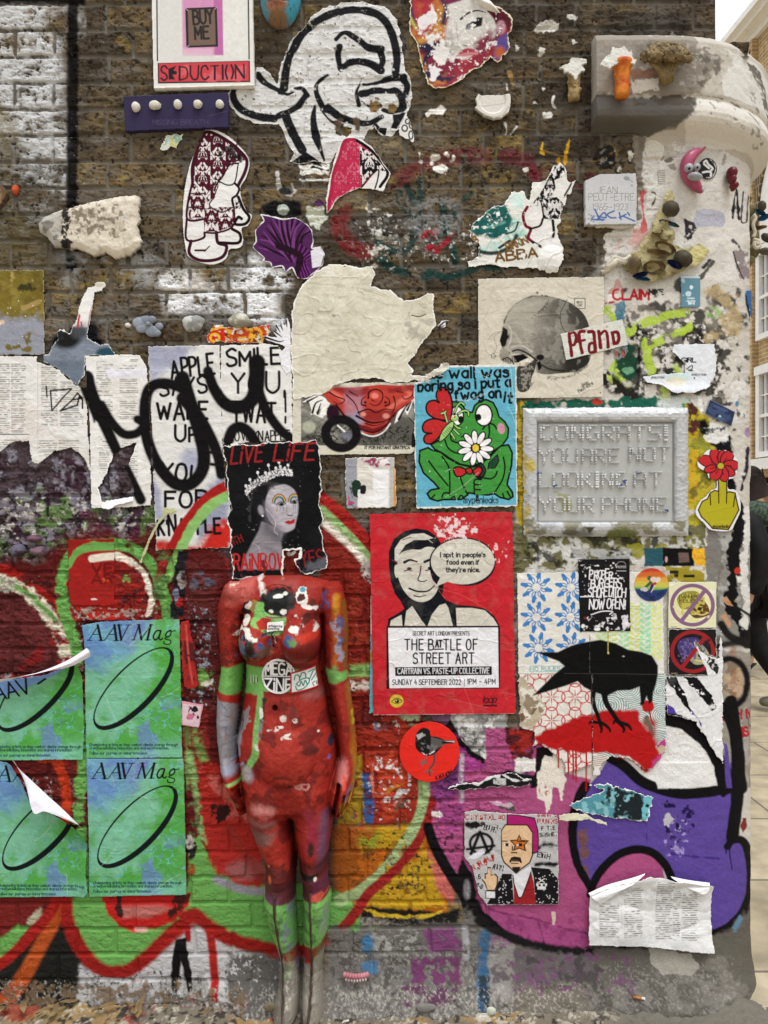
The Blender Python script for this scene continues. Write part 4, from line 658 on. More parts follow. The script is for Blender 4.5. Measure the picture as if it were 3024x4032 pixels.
# ---- torn grey-blue remnant with a white neck and red drips
c=Cv(270,155,720,810,2.6,'7a8290'); poly(c,(480,150,650,150,560,440,440,440),'e2e1df',soft=6); ell(c,400,500,90,70,'1c1c1c',soft=30); ell(c,480,470,50,40,'44464c',soft=30); ell(c,640,590,60,30,'27485a',soft=14); stroke(c,(470,440,480,370),12,'b0252c',soft=4); stroke(c,(495,435,490,410),8,'b0252c',soft=3); stroke(c,(535,440,545,360,555,320),12,'8c2030',soft=4,w2=4); ell(c,600,190,30,16,'c4bcae',soft=10); poly(c,(280,640,520,640,480,810,350,720),'67717f',soft=20); grime(c,.3,'4c5562',50,4)
cut(c,(300,600,320,545,355,510,350,465,370,450,420,470,460,400,475,330,505,235,530,205,560,195,585,170,625,172,632,200,615,225,568,235,562,330,540,420,530,505,600,545,650,535,690,595,700,615,515,610,515,720,470,795,400,730,330,670,235,640,240,602),rough=5,edge=5); sheet(c,'torn_paper','torn grey-blue paper scrap with white neck and red drips above the newspapers','torn paper',2)
# ---- newspaper pages on the left
c1=Cv(-130,600,560,1330,2.4,'d9d7d4'); cols=[(-120,655,-10,1075),(0,655,70,1075),(80,655,165,910),(260,660,355,1020),(370,760,505,1020),(80,920,165,1060),(245,1110,350,1200),(365,1110,480,1180),(-120,1105,0,1200),(10,1105,150,1200)]
for i,b in enumerate(cols): print_(c1,b,8.6,'85827e',.8,seed=i)
for i in range(60): r=random.Random(i); x=r.uniform(0,360); y=r.uniform(880,1130); stroke(c1,(x,y,x+r.uniform(20,60),y-r.uniform(10,30)),3,'c98a84',a=.45)
stroke(c1,(-120,1076,0,1074,186,1074),5,'2a2928'); stroke(c1,(236,615,236,1180),3,'b7b4b0'); grime(c1,.25,'b5aa98',120,7)
stroke(c1,(285,790,290,850),9,K1,sm=0); stroke(c1,(310,815,320,935,390,850,435,805,310,815),9,K1,sm=0); stroke(c1,(440,870,470,830,500,860,440,870,370,935,470,900,480,850,500,870,500,920),10,K1,sm=0)
cut(c1,(-128,612,232,612,236,642,355,690,470,790,522,800,530,1000,545,1290,500,1200,430,1155,330,1175,240,1250,200,1240,180,1115,95,1120,0,1185,-128,1200),rough=4,edge=3)
c2=Cv(508,596,915,1530,2.4,'dcdad7')
for i,b in enumerate([(585,660,680,970),(725,655,830,985),(600,1085,680,1180),(735,1110,830,1440),(600,1180,660,1300)]): print_(c2,b,8.6,'85827e',.8,seed=20+i)
print_(c2,(585,640,640,652),5,'8a8784'); print_(c2,(785,632,830,645),5,'8a8784'); grime(c2,.2,'b5aa98',120,9); poly(c2,(640,690,880,690,880,735,660,745),'d6d4dc',rough=4); creases(c2,5,3,.5)
cut(c2,(515,612,838,601,882,680,900,1000,908,1495,700,1508,552,1512,541,1000),rough=2.5,edge=2); hole(c2,(612,1475,600,1390,640,1310,690,1180,740,1150,815,1128,800,1180,770,1240,760,1290,800,1380,805,1440),rough=5,edge=5)
# ---- hand-lettered sheets
c3=Cv(878,536,1385,1765,2.4,'d3d1ce'); poly(c3,(880,540,1180,540,1060,680,880,700),'9a9cb2',soft=50,rough=14); poly(c3,(880,640,990,690,930,760,890,900),'a9aabc',soft=40); ell(c3,1140,1230,60,80,'a3a6b8',soft=50); poly(c3,(900,1300,960,1400,980,1600,920,1560),'9a9db0',soft=30); poly(c3,(1180,1420,1360,1290,1370,1600,1180,1700),'8f93a8',soft=40,rough=14)
poly(c3,(1180,1765,1260,1620,1385,1560,1385,1765),'bb2a22',soft=40,rough=16); poly(c3,(920,1690,1180,1740,1180,1765,920,1765),'b0302a',soft=30,rough=8)
c4=Cv(1302,530,1765,1150,2.4,'d8d6d3'); grime(c3,.16,'9c978e',80,11); grime(c4,.14,'9c978e',80,12); stroke(c4,(1312,540,1312,1130),5,'a9a6a2')
for s,x0,y,x1,h,w_,rt in (('APPLE',1032,740,1280,110,17,-6),('SAYS',965,850,1235,90,16,-5),('WAKE',945,985,1240,92,18,0),('UP',1050,1118,1180,92,17,0),('YOU',965,1340,1200,105,18,5),('FOR',990,1503,1230,96,18,0)): text(c3,s,x0,y,x1,h,w_,K1,rot=rt,jit=4)
text(c3,"K'NAPPLE",950,1672,1310,105,17,K1,rot=-3,jit=5)
for s,x0,y,x1,h,w_,rt in (('SMILE',1352,668,1665,90,17,-2),('YOU,',1380,830,1690,118,16,0),('TWAT',1385,1000,1640,118,17,0),('LOVE',1370,1110,1490,60,8,0),('KNAPPLE',1512,1110,1720,58,9,0)): text(c4,s,x0,y,x1,h,w_,K1,rot=rt,jit=3)
stroke(c4,(1697,830,1699,940),13,K1,sm=0); stroke(c4,(1698,970,1698,1005),13,K1,sm=0); stroke(c4,(1725,1060,1725,1110,1750,1060),8,K1,sm=0)
# red and green spray arc that runs over the left sheet
for q,w_,cl in (((1020,1765,1090,1630,1180,1510,1270,1425,1370,1370),64,'9a1f1d'),((1075,1765,1150,1620,1240,1510,1310,1460,1380,1430),60,'83b065')): stroke(c3,q,w_,cl,soft=8,rough=3)
cut(c3,(885,554,1312,545,1316,720,1328,1130,1345,1380,1376,1420,1374,1745,1140,1752,932,1758,925,1500,905,1000),rough=2.5,edge=2)
cut(c4,(1311,546,1480,542,1600,537,1657,545,1690,610,1735,650,1738,820,1740,1000,1742,1108,1500,1122,1325,1136,1318,900),rough=3,edge=3)
# ---- the big black tag,sprayed across all of them
TAG=[c1,c2,c3,c4]
for q,w_,w2 in (((520,745,545,830,600,960),100,84),((600,950,660,1080,720,1210,790,1350,845,1460),66,62),((610,900,670,1000,740,1070,810,1072,850,1040,860,1010,825,985),56,50),((560,920,570,1000),16,12),((600,960,605,1015),18,12),
                  ((1120,830,1060,790,970,772,900,800,872,880,870,1000,890,1130,950,1260,1040,1360,1130,1370,1200,1300,1218,1200,1190,1060,1140,900,1090,740),60,84),((1090,860,1180,960,1250,1080,1300,1200,1320,1310),74,62),
                  ((1240,700,1275,800,1340,890,1420,915,1490,880,1525,800,1530,650),60,100),((1540,820,1590,940,1670,1050,1750,1110),60,56),((1360,1110,1385,1050,1430,1030,1480,1060,1520,1120),66,66)): stroke(TAG,q,w_,'131112',soft=11,w2=w2)
for s_ in ((1250,1180,1310,1180),(1260,1250,1330,1260)): stroke(c3,s_,20,K1,soft=6)
sheet(c1,'newspaper_page','torn newspaper spread at the left edge with a small marker tag on it','newspaper',3,wr=.0012)
sheet(c2,'newspaper_page','tall newspaper page with black spray stroke down it and a hole torn low','newspaper',4,wr=.0012)
sheet(c3,'lettered_sheet','tall white sheet hand-lettered WAKE UP with a sprayed black loop','poster',3); sheet(c4,'lettered_sheet','white sheet hand-lettered SMILE YOU TWAT in black brush','poster',2)
# folded strip at the foot of the tall page
c=Cv(600,1430,815,1530,2.4,'e2e1e4'); cut(c,(606,1492,640,1465,800,1440,806,1470,720,1490,660,1522,620,1512),rough=3); sheet(c,'curled_strip','white paper strip curling from the foot of the tall newspaper page','torn paper',6,lift=lambda X,Y: .006+.006*np.sin((Y+X*.3)*.05))
# ---- red and yellow torn scrap,upper middle
c=Cv(1225,420,1620,545,2.4,'b8431f'); spk(c,(1225,420,1620,545),30,.5,'d9a238',3); spk(c,(1300,440,1620,545),20,.56,'6a2a1a',4); poly(c,(1235,470,1340,440,1330,540,1230,540),'c02a20',rough=5); stroke(c,epts(1280,502,26,22),14,'e0b22c',closed=True); rect(c,1280,430,1340,446,'d8b04a'); stroke(c,(1385,480,1400,440),10,'e2ddd0'); wear(c,.62,16,'cfc6b4'); cut(c,(1232,535,1240,480,1275,432,1340,428,1400,450,1480,440,1600,430,1615,470,1570,500,1560,540,1400,530),rough=8,edge=3); sheet(c,'torn_paper','red and yellow torn poster scrap above the hand-lettered sheets','torn paper',1)
# ---- goblin poster: grey photo sheet,cream sheet torn away above it
at(22); c=Cv(372,760,1120,1215,2.2,'c9c4b4'); rect(c,432,800,1108,1140,'6f6d66'); grime(c,.7,'2f2d2a',50,3,.42); grime(c,.5,'a8a598',34,5,.48); rect(c,380,1140,1112,1215,'c9c4b4'); rect(c,372,780,432,1215,'c9c4b4',soft=2); ell(c,1000,1050,110,90,'57554f',soft=20); stroke(c,(905,1040,930,980,1000,950,1060,970,1110,1020),6,'1c1b1a'); spk(c,(440,1000,1100,1140),6,.56,'2b2a28',6); poly(c,(930,950,1110,900,1110,980,1000,960),'8a8880',soft=10); ell(c,480,1030,40,34,'a9ab98',soft=16)
text(c,'IT FOR INSTANT GRATIFICA',810,1160,1075,16,5,'2d2a28',gap=1.6); poly(c,(1085,1150,1088,1070,1105,1040,1120,1150),'171616')
# goblin
poly(c,(440,885,520,835,545,850,500,900,530,960,575,950,560,980,500,950,480,880),'e3e1dc'); 
for q in ((445,880,540,840,610,880,600,900),(490,960,500,890,560,850,580,900),(520,940,540,880,600,860),(540,965,560,900,600,890,590,960),(985,1010,1000,950,1050,890,1100,860,1080,920,1060,960,1040,920,1010,990)): poly(c,q,'e6e4df'); 
for q in ((470,880,530,850),(500,945,520,890,560,870),(530,950,550,890),(1010,985,1040,930,1080,880),(1060,930,1085,880)): stroke(c,q,14,'1d1418',w2=5)
poly(c,(560,830,620,800,760,795,900,780,1010,785,1095,780,1110,800,1100,860,1060,900,1000,940,960,990,930,1040,870,1075,800,1070,740,1040,690,980,640,910,590,880),'b03c32',sm=0,soft=2)
for q in ((610,815,700,880,760,910,800,960),(1040,800,1080,840,1000,890,950,930,930,980)): stroke(c,q,26,'d0685a',soft=14)
poly(c,(690,800,790,800,800,880,790,1060,740,1040,690,970),'a87a88',soft=30,a=.8); poly(c,(700,960,800,930,800,1060,740,1040),'8f90a4',soft=24,a=.8)
stroke(c,(640,800,760,830,820,815),40,'7a1f22',soft=16,a=.7); stroke(c,(960,815,1040,805,1090,800),30,'7a1f22',soft=14,a=.7); poly(c,(770,950,850,930,960,930,1000,940,950,985,880,1004,810,988),'8a2a28',soft=14); poly(c,(690,960,760,1030,860,1072,940,1030,1000,950,940,1010,860,1040,770,1010),'6a1a1c',soft=8)
for q,w_ in (((600,825,640,850,690,870,660,895,625,880),8),((1105,805,1085,850,1045,865,1030,845),8),((640,900,700,975,770,1035,860,1062,930,1025,985,950,1070,890),11),((830,860,835,825,870,808,908,822,915,860,895,895,865,903,838,890),9),((815,905,790,895,795,865,815,850),9),((930,905,955,895,950,865,930,850),9),((770,945,830,925,875,945,925,925,985,930),9),((760,965,830,1000,880,1005,940,990,1000,950),12),((815,1010,870,1022,930,1005),7),((700,840,750,890,780,960),8),((980,850,990,900,970,950),8),((720,820,770,850),7),((1000,820,1040,830),6),((850,870,870,880),6)): stroke(c,q,w_*1.15,'2a0a0e',w2=w_*.5)
ell(c,868,845,22,18,'d9776a',soft=10); ell(c,812,885,9,7,'2a0a0e',soft=4); ell(c,932,885,9,7,'2a0a0e',soft=4); ell(c,935,965,20,14,'d98a7c',soft=10); ell(c,800,955,16,12,'d98a7c',soft=10); ell(c,870,960,40,12,'8c2a28',soft=6); ell(c,620,950,36,50,'2a1220',soft=8,rough=5); stroke(c,(760,1040,800,1070,860,1085,920,1060,960,1010),8,'dedcd8')
stroke(c,(690,1080,730,1090,760,1100),40,'8f90a4',soft=20,a=.5); stroke(c,epts(670,1070,92,84,10),54,'141214',soft=8,closed=True); stroke(c,(650,1022,690,1056),10,'dcd9d6',sm=0)
cut(c,(382,770,1112,765,1112,1165,1080,1190,380,1200),rough=2,edge=0); sheet(c,'goblin_poster','grey photo poster with a red grinning goblin face and a sprayed black ring','poster',2)
c=Cv(360,60,1310,900,2.3,'cfcab8'); grime(c,.35,'ada68f',120,21,.45); grime(c,.3,'ddd9cc',70,22); stroke(c,(370,720,600,700,900,690,1100,720),8,'bdb6a2',soft=6,rough=5); stroke(c,(480,180,700,200,880,230),6,'b9b3a0',soft=6,rough=5); ell(c,625,372,10,8,'9b9586'); spk(c,(1000,250,1240,600),30,.55,'b0aa9c',4); stroke(c,(1085,370,1130,378,1170,365),6,'3a352e'); spk(c,(560,70,880,160),24,.56,'ddd8cc',5); ell(c,690,78,7,8,'c0453c')
cut(c,(378,320,395,270,440,185,520,110,600,72,700,70,800,92,862,75,872,130,850,195,900,210,965,220,1000,260,1040,283,1100,280,1140,262,1180,232,1215,250,1212,330,1235,430,1185,500,1160,520,1110,600,1062,655,1100,700,1090,720,1180,730,1260,660,1305,660,1300,690,1220,730,1120,760,960,772,870,745,740,752,640,785,560,840,430,862,385,875,372,600),rough=6,edge=9,rs=26); sheet(c,'cream_sheet','large blank cream paper sheet torn round its edges above the goblin face','torn paper',4,wr=.002)
# white feather tufts of the same goblin,left and right of the cream sheet
for nm,bx_,q,ln in (('tufts at the left of the cream sheet',(195,370,380,730),(370,420,350,380,335,430,320,395,305,440,275,410,290,465,255,455,290,500,205,490,230,520,310,545,340,560,300,600,320,680,345,725,378,700),[(345,400,350,440),(310,420,325,460),(270,460,320,500),(220,500,300,525,330,520),(285,430,310,470)]),('tuft at the right of the cream sheet',(1230,380,1330,470),(1238,430,1262,400,1325,398,1290,415,1285,440,1240,455),[(1245,440,1280,410,1310,402),(1245,450,1280,430)])):
    c=Cv(*bx_,2.2,'dfdde2'); [stroke(c,l,13,'2a1426',w2=4) for l in ln]; cut(c,q,rough=2); sheet(c,'paper_feathers','white and purple paper feather '+nm,'torn paper',3)
# ---- small layered label
c=Cv(682,1200,1005,1520,2.2,'93949c'); rect(c,765,1205,960,1510,'c9c4bd',soft=3); spk(c,(760,1200,985,1290),22,.5,'8f3a5c',3); spk(c,(700,1340,800,1510),24,.53,'44424a',4); ell(c,760,1400,30,50,'1f3328',rough=10); rect(c,962,1205,1000,1508,'b5b3ae',soft=3); rect(c,980,1260,1000,1508,'c98a3c',soft=6); rect(c,765,1260,860,1340,'d5d0c6',rough=5); rect(c,858,1282,950,1502,'e3e2e4'); rect(c,770,1400,860,1502,'dedcdc',rough=3); spk(c,(690,1420,780,1510),20,.54,'b03a70',7); ell(c,800,1400,16,26,'1f1d20',rough=6); poly(c,(890,1230,940,1215,955,1240,910,1265),'e0dedc',rough=4)
cut(c,(690,1212,985,1207,1000,1500,955,1508,700,1512),rough=3,edge=3); sheet(c,'paper_label','small layered label with blank white block, left of the frog poster','label',3)
# ---- frog poster
at(1600,1400,3.456); c=Cv(80,118,1515,2100,1.7,'d8d5d1'); BL,FG,FR='5fa6bd','3f8c3c','b52a2c'
poly(c,(105,180,1470,165,1485,2035,140,2060),BL); grime(c,.12,'8fc2d0',120,31)
def ol(q,col,w_=24,sm=1,cl='121312'): poly(c,q,col,sm=sm); stroke(c,q,w_,cl,sm=sm,closed=True)
ol((180,1300,290,1260,340,1290,460,1320,560,1400,700,1480,900,1520,1000,1480,1130,1380,1260,1240,1380,1220,1430,1330,1420,1500,1370,1700,1360,1760,1430,1860,1440,1920,1380,1960,1260,1930,1190,1880,1100,1900,980,1890,840,1870,820,1900,740,1960,600,1960,500,1960,420,1980,320,1950,280,1880,330,1830,440,1810,380,1740,230,1600,170,1450),FG,26,0)
for q in ((480,1380,570,1520,585,1700,585,1870),(300,1440,420,1600,560,1770),(730,1670,770,1780,830,1900),(1310,1390,1330,1520,1300,1680,1190,1870),(1050,1670,1140,1680,1200,1640,1225,1580),(480,1930,500,1880,560,1870,585,1900),(590,1960,640,1920,660,1960),(700,1950,740,1900,780,1950),(380,1900,340,1940),(1300,1880,1320,1940),(1360,1850,1400,1920)): stroke(c,q,22,'121312')
ol((560,700,620,640,700,640,770,700,800,780,890,780,920,690,990,630,1080,610,1170,650,1220,740,1250,840,1330,910,1380,1000,1370,1120,1300,1220,1200,1290,1120,1370,1000,1470,860,1510,720,1480,580,1400,480,1330,380,1280,330,1220,460,1150,520,1000,560,850),FG,24,0)
stroke(c,(520,1160,560,1260,640,1320,720,1340),22,'121312'); stroke(c,(595,1100,610,1160,680,1190,800,1190),22,'121312'); stroke(c,(740,1120,770,1100,800,1110),18,'121312'); stroke(c,(1030,1010,1080,950,1140,935,1190,960,1215,1005),22,'121312'); stroke(c,(1115,950,1120,1060,1100,1150),22,'121312')
ell(c,1045,820,110,142,'e8e6e6'); stroke(c,epts(1045,820,112,144),22,'121312',closed=True); ell(c,970,850,42,48,'121312'); ell(c,985,905,22,18,'e8e6e6'); ell(c,1280,1000,50,76,'c48aa0',rot=-12)
ell(c,680,830,90,130,'e8e6e6'); stroke(c,epts(680,830,90,130),20,'121312',closed=True); ell(c,735,880,40,50,'121312')
poly(c,(610,880,620,700,590,540,520,450,450,460,405,520,410,600,440,650,380,620,300,640,265,710,290,800,400,860,540,890),FR,sm=1); stroke(c,(600,880,620,700,590,540,520,450,450,460,405,520,410,600,440,650,380,620,300,640,265,710,290,800,400,870,540,890),24,'121312')
poly(c,(540,910,400,870,280,890,220,960,230,1040,300,1070,240,1100,240,1180,300,1210,380,1180,450,1100,520,1000),FR,sm=1); stroke(c,(540,910,400,870,280,890,220,960,230,1040,300,1065,340,1065,270,1080,235,1130,250,1190,310,1210,390,1170,450,1100),24,'121312')
LG='9cc878'
for q in ((650,780,690,690,740,650,780,680),(700,800,770,760,830,770,840,820),(550,910,530,840,510,790,470,800),(510,790,530,770),(640,940,690,990,730,1000),(600,1060,640,1120,650,1140),(640,1010,690,1060,710,1080)): stroke(c,q,40,'121312'); 
for q in ((650,780,690,690,740,650,780,680),(700,800,770,760,830,770,840,820),(550,910,530,840,510,790,470,800),(510,790,530,770),(640,940,690,990,730,1000),(600,1060,640,1120,650,1140),(640,1010,690,1060,710,1080)): stroke(c,q,18,LG)
ol((440,1180,460,1080,520,980,600,910,640,920,630,990,570,1080,500,1150),LG,16); [stroke(c,(480+i*20,1000-i*14+70-i*4,520+i*22,1030-i*14+80-i*6),8,'121312',sm=0) for i in range(6)]
ell(c,650,850,62,56,'121312'); ell(c,652,862,50,42,LG); ell(c,652,845,14,13,'c0392c'); stroke(c,(615,870,650,888,690,865),7,'121312'); ell(c,628,828,12,12,'e8e6e6'); ell(c,672,824,12,12,'e8e6e6')
for i in range(11):                                                   # daisy
    t=math.radians(i*32.7-95); r_=150; x,y=935+r_*1.02*math.cos(t),1265+r_*math.sin(t); ell(c,x,y,102,52,'121312',rot=math.degrees(t))
for i in range(11):
    t=math.radians(i*32.7-95); r_=150; x,y=935+r_*1.02*math.cos(t),1265+r_*math.sin(t); ell(c,x,y,84,34,'e6e4e6',rot=math.degrees(t))
ell(c,935,1265,62,66,'121312'); ell(c,935,1265,44,50,'d8bc3c')
stroke(c,(1000,1480,1050,1560,1020,1640,970,1690),60,'121312'); stroke(c,(1010,1500,1050,1560,1010,1640),30,'223b2c'); ol((1100,1550,1110,1470,1180,1400,1230,1350,1250,1440,1200,1530),'22402e',14,0)
ol((650,1530,720,1520,800,1560,800,1610,730,1650,670,1640,640,1580),FR,22); ol((900,1570,960,1520,1010,1530,1020,1580,980,1640,940,1650,910,1610),FR,22); ol((800,1560,850,1530,890,1560,880,1610,830,1610),FR,20)
ol((1010,1690,930,1690,910,1740,930,1770,905,1800,930,1840,910,1870,960,1900,1100,1880,1180,1850,1190,1740,1100,1690),FG,0.1); [stroke(c,q,22,'121312') for q in ((1010,1690,930,1690,915,1750,1000,1765),(915,1765,920,1820,1000,1830),(915,1840,920,1890))]; stroke(c,(955,1910,955,1960),44,'1b2a20')
for s,x0,y,x1,h,rt,w_ in (('his wall was',250,322,1375,140,-1,32),('boring so i put a',160,500,1405,132,-3.2,32),('fwog on',660,612,1275,130,-3,32),('it',1320,640,1420,130,8,32)): text(c,s,x0,y,x1,h,w_,'131718',rot=rt,gap=2.6)
text(c,'mypenleaks',775,2010,1235,90,12,'14181a',rot=0); spk(c,(580,1720,860,1960),26,.64,'d5dcd2',4); wear(c,.80,9,'d9dcd8',3); spk(c,(300,1990,1100,2090),30,.6,'d5d6d4',6); creases(c,9,5,.25)
cut(c,(95,400,180,370,250,365,330,325,400,320,440,270,540,190,585,145,1480,125,1492,650,1500,1900,1505,2060,130,2088),rough=4,edge=0); stroke(c,(95,385,250,355,340,310,440,255,590,140),44,'dcd9d4',rough=16); sheet(c,'frog_poster','blue poster of a green frog holding a daisy, corner torn off','poster',6)
# ---- red event poster (with a plain generic man in place of the known mascot)
at(1440,2000,2.634); c=Cv(28,880,120,2125,2.2,'55a2ae'); rect(c,28,880,120,1300,'d0cbc2'); rect(c,28,1480,120,1600,'7d7a40',soft=10); spk(c,(28,1300,120,1600),20,.55,'8f9a70',4); cut(c,(50,905,118,905,118,2118,36,2120,42,1600),rough=2); sheet(c,'poster_strip','pale and turquoise strip of an older poster showing left of the red poster','poster',3)
c=Cv(30,30,1565,2150,1.8,'b8262e'); PC,PK='c6c1b5','14171d'; grime(c,.12,'c43a40',140,41)
poly(c,(225,1215,235,1140,330,1090,400,1040,360,960,300,880,260,760,240,600,240,450,290,320,400,240,520,210,640,230,740,300,790,400,800,560,810,700,800,830,790,900,830,950,950,1000,1100,1010,1240,1040,1330,1120,1375,1200,1375,1218),PK)
poly(c,(330,560,360,470,460,430,560,430,640,400,730,430,755,560,760,700,745,830,680,930,580,970,480,940,400,860,350,760,325,660),PC,sm=1); poly(c,(300,600,330,590,345,680,320,720,300,680),PC,sm=1)
for q,w_,w2 in (((400,560,460,535,530,555),30,14),((610,555,680,530,730,550),30,14),((570,600,560,680,540,740,590,760,630,745),14,10),((450,830,540,860,640,855,710,800),20,14),((500,905,560,915,620,900),14,8),((400,650,440,640,480,650),12,8),((620,645,670,635,710,645),12,8)): stroke(c,q,w_,PK,w2=w2)
ell(c,450,625,26,15,PK); ell(c,665,620,26,15,PK); poly(c,(300,420,360,330,470,270,600,260,700,310,620,330,500,330,410,380,350,470,330,560,300,540),PC); stroke(c,(380,330,480,300,600,300),8,PK); stroke(c,(480,300,600,300,690,360),14,PC,w2=5)
poly(c,(400,1215,420,1060,480,1010,560,1130,620,1215),PC); poly(c,(640,1215,680,1100,760,1000,840,980,900,1215),PC); poly(c,(930,1030,1100,1030,1230,1055,1320,1140,1365,1215,940,1215),PC); poly(c,(250,1215,260,1160,370,1100,380,1215),PC); stroke(c,(560,1120,600,1170,680,1100),10,PK); stroke(c,(840,985,900,1080,920,1215),26,PK); ell(c,622,1190,9,9,PK)
poly(c,(880,700,700,830,740,800,690,740,660,620,665,500,720,410,820,340,950,305,1090,310,1220,360,1310,450,1340,560,1310,670,1230,750,1110,800,960,795,840,765,730,820),PK,sm=1); ell(c,1000,552,328,236,PC); poly(c,(860,700,730,805,830,755,900,740),PC); poly(c,(780,690,725,808,850,758),PC); grime(c,.10,'8f897c',40,43)
for s,x0,y,x1,h in (("I spit in people's",772,505,1230,46),('food even if',835,582,1168,46),("they're nice.",828,660,1172,46)): text(c,s,x0,y,x1,h,11.5,'17181b',gap=2.6)
spk(c,(680,60,1200,360),16,.52,'e3cfd0',3,.9,5); spk(c,(690,330,1180,500),12,.57,'d6d3cb',4,.9); spk(c,(1240,280,1520,620),14,.66,'e0b4b4',5); [stroke(c,(x,340,x-3,400+(x*7) % 60),5,'d4d1c9') for x in range(860,1180,44)]
rect(c,215,1216,1385,1862,PK); poly(c,(232,1236,1364,1232,1372,1850,246,1856),'dcdbde')
text(c,'SECRET ART LONDON PRESENTS',487,1312,1068,40,7,'1a1c20',gap=2.6); text(c,'THE B',405,1462,698,108,15,'17181c',gap=3); text(c,'AT',722,1432,785,68,17,'17181c',gap=1.5); stroke(c,(708,1456,802,1454),14,'17181c',sm=0); text(c,'TLE OF',805,1462,1150,108,15,'17181c',gap=3); text(c,'STREET ART',492,1602,1115,108,15,'17181c',gap=3)
poly(c,(303,1640,1300,1632,1302,1722,306,1732),'17181c'); text(c,'CARTRAIN VS. PASTE-UP COLLECTIVE',332,1708,1272,56,8,'d8d7da',gap=2.6,rot=-.2); text(c,'SUNDAY 4 SEPTEMBER 2022',278,1820,982,52,8.5,'17181c',gap=2.6); stroke(c,(1018,1768,1018,1834),6,'17181c',sm=0); text(c,'1PM - 4PM',1045,1815,1335,52,9,'17181c',gap=2.6)
ell(c,320,1988,70,68,'c7ae3a'); stroke(c,(268,1995,300,1968,345,1966,375,1990),8,'1a1a1a'); stroke(c,(270,2000,320,2016,372,1998),6,'1a1a1a'); ell(c,324,1990,22,20,'151515'); ell(c,318,1984,6,6,'e0ddd0'); text(c,'loop',1212,2005,1345,70,10,'2a1a20',sl=.2,gap=1.5); rect(c,1210,2028,1355,2046,'3a1a22'); stroke(c,(1205,2010,1250,2012,1355,1975),5,'2a1a20')
creases(c,8,9,.22,'e07a7a',260); creases(c,5,12,.25,'8f1a22',260); cut(c,(38,62,700,48,1514,38,1530,1000,1550,2122,800,2132,76,2138,56,1000),rough=1.5); stroke(c,(76,2134,1550,2120),6,'d8b4b4')
sheet(c,'event_poster','bright red event poster with a cream man, speech bubble and white text box','poster',7,wr=.0016)
# ---- torn black portrait of a woman in a tiara
at(860,1720,3.456); c=Cv(60,30,1510,1975,1.8,'121214'); grime(c,.2,'26262a',200,51)
poly(c,(330,1800,390,1600,470,1440,560,1280,600,1150,850,1250,900,1290,860,1420,880,1560,900,1640,900,1800),'857f86',soft=10,sm=0); poly(c,(640,1100,760,1260,880,1300,850,1420,760,1400,620,1300),'4d4a50',soft=60,a=.8); poly(c,(600,1480,740,1500,830,1600,800,1620,680,1520),'6a656c',soft=26,a=.8); stroke(c,(480,1440,560,1500,580,1600),6,'b5b0b4')
poly(c,(380,760,480,600,650,540,850,530,1000,600,1080,700,1100,780,700,760,660,1000,600,1140,560,1180,520,1060,460,900),'19181a',soft=16); poly(c,(700,740,780,680,900,650,1000,690,1060,760,1085,860,1095,960,1085,1060,1060,1160,1040,1240,980,1280,900,1295,820,1240,740,1180,680,1080,650,960,660,840),'aaa4ac',soft=8,sm=1)
poly(c,(650,900,720,1000,780,1160,900,1290,800,1240,700,1140,640,1020),'77727a',soft=40); poly(c,(880,990,960,1000,950,1060,900,1050),'9a949c',soft=24); ell(c,800,740,70,50,'b8b3ba',soft=40); stroke(c,(760,700,700,640,560,660,470,760),20,'3a3838',soft=14,a=.7); stroke(c,(820,640,700,620,600,650),14,'4a4848',soft=14,a=.6)
ell(c,590,1000,36,70,'8f888f',soft=12,rot=-14); ell(c,612,1074,14,14,'e0dde0'); stroke(c,(470,780,450,860,430,1000,440,1140),30,'3c3a3c',soft=14,fl=(24,.42)); stroke(c,(400,780,440,860),20,'6a6869',fl=(18,.4))
for cx,cy,rx,w0 in ((835,905,92,11),(1040,885,80,11)):
    for i,cl in enumerate(('7a2420','c0a23a','3c7a3c','23407a')): stroke(c,epts(cx,cy,rx-i*11,(rx-i*11)*1.35,0,20,180,350 if cx<1000 else 300),12,cl)
ell(c,865,920,46,24,'6d676e',rot=-4); ell(c,868,920,22,20,'151416'); stroke(c,(800,925,840,890,900,892,925,910),12,'242224'); ell(c,1040,895,40,22,'6d676e'); ell(c,1045,892,20,20,'151416'); stroke(c,(990,905,1030,868,1085,862),12,'242224')
for x,y in ((745,935),(780,950),(960,910),(990,930),(920,945)): ell(c,x,y,24,18,'bdb8c0',rough=6)
for i in range(9): stroke(c,(820+i*14,955,815+i*15,1000+(i*37) % 30),6,('7f9cb4','c9c6cc','5a6f90')[i % 3]); stroke(c,(1010+i*9,935,1012+i*9,980+(i*29) % 30),5,('7f9cb4','c9c6cc','5a6f90')[i % 3])
for x,y in ((795,1005),(875,1035),(925,1010),(1025,980)): stroke(c,(x+14,y-26,x-4,y,x+6,y,x-6,y+16),8,'a8863a',sm=0)
stroke(c,(950,1060,980,1075,1020,1068),12,'3a3639'); poly(c,(905,1160,960,1135,990,1145,1030,1118,1052,1125,1040,1175,980,1192,930,1180),'b0262a',soft=3); stroke(c,(910,1160,980,1158,1050,1128),6,'6a1418'); stroke(c,(660,980,760,1100,790,1180,770,1270,820,1330),6,'c8c3c8')
base=[(385,800),(440,740),(520,680),(620,620),(700,580),(800,540),(900,520),(1010,540)]
for i in range(46):
    t=i/45*6.99; k=int(t); f=t-k; x=base[k][0]*(1-f)+base[k+1][0]*f; y=base[k][1]*(1-f)+base[k+1][1]*f
    r=random.Random(i)
    for q in range(5): ell(c,x+r.uniform(-16,16),y-q*20-r.uniform(0,12),r.uniform(7,14),r.uniform(7,14),('cfcdd0','8a888c','e4e2e4')[r.randrange(3)])
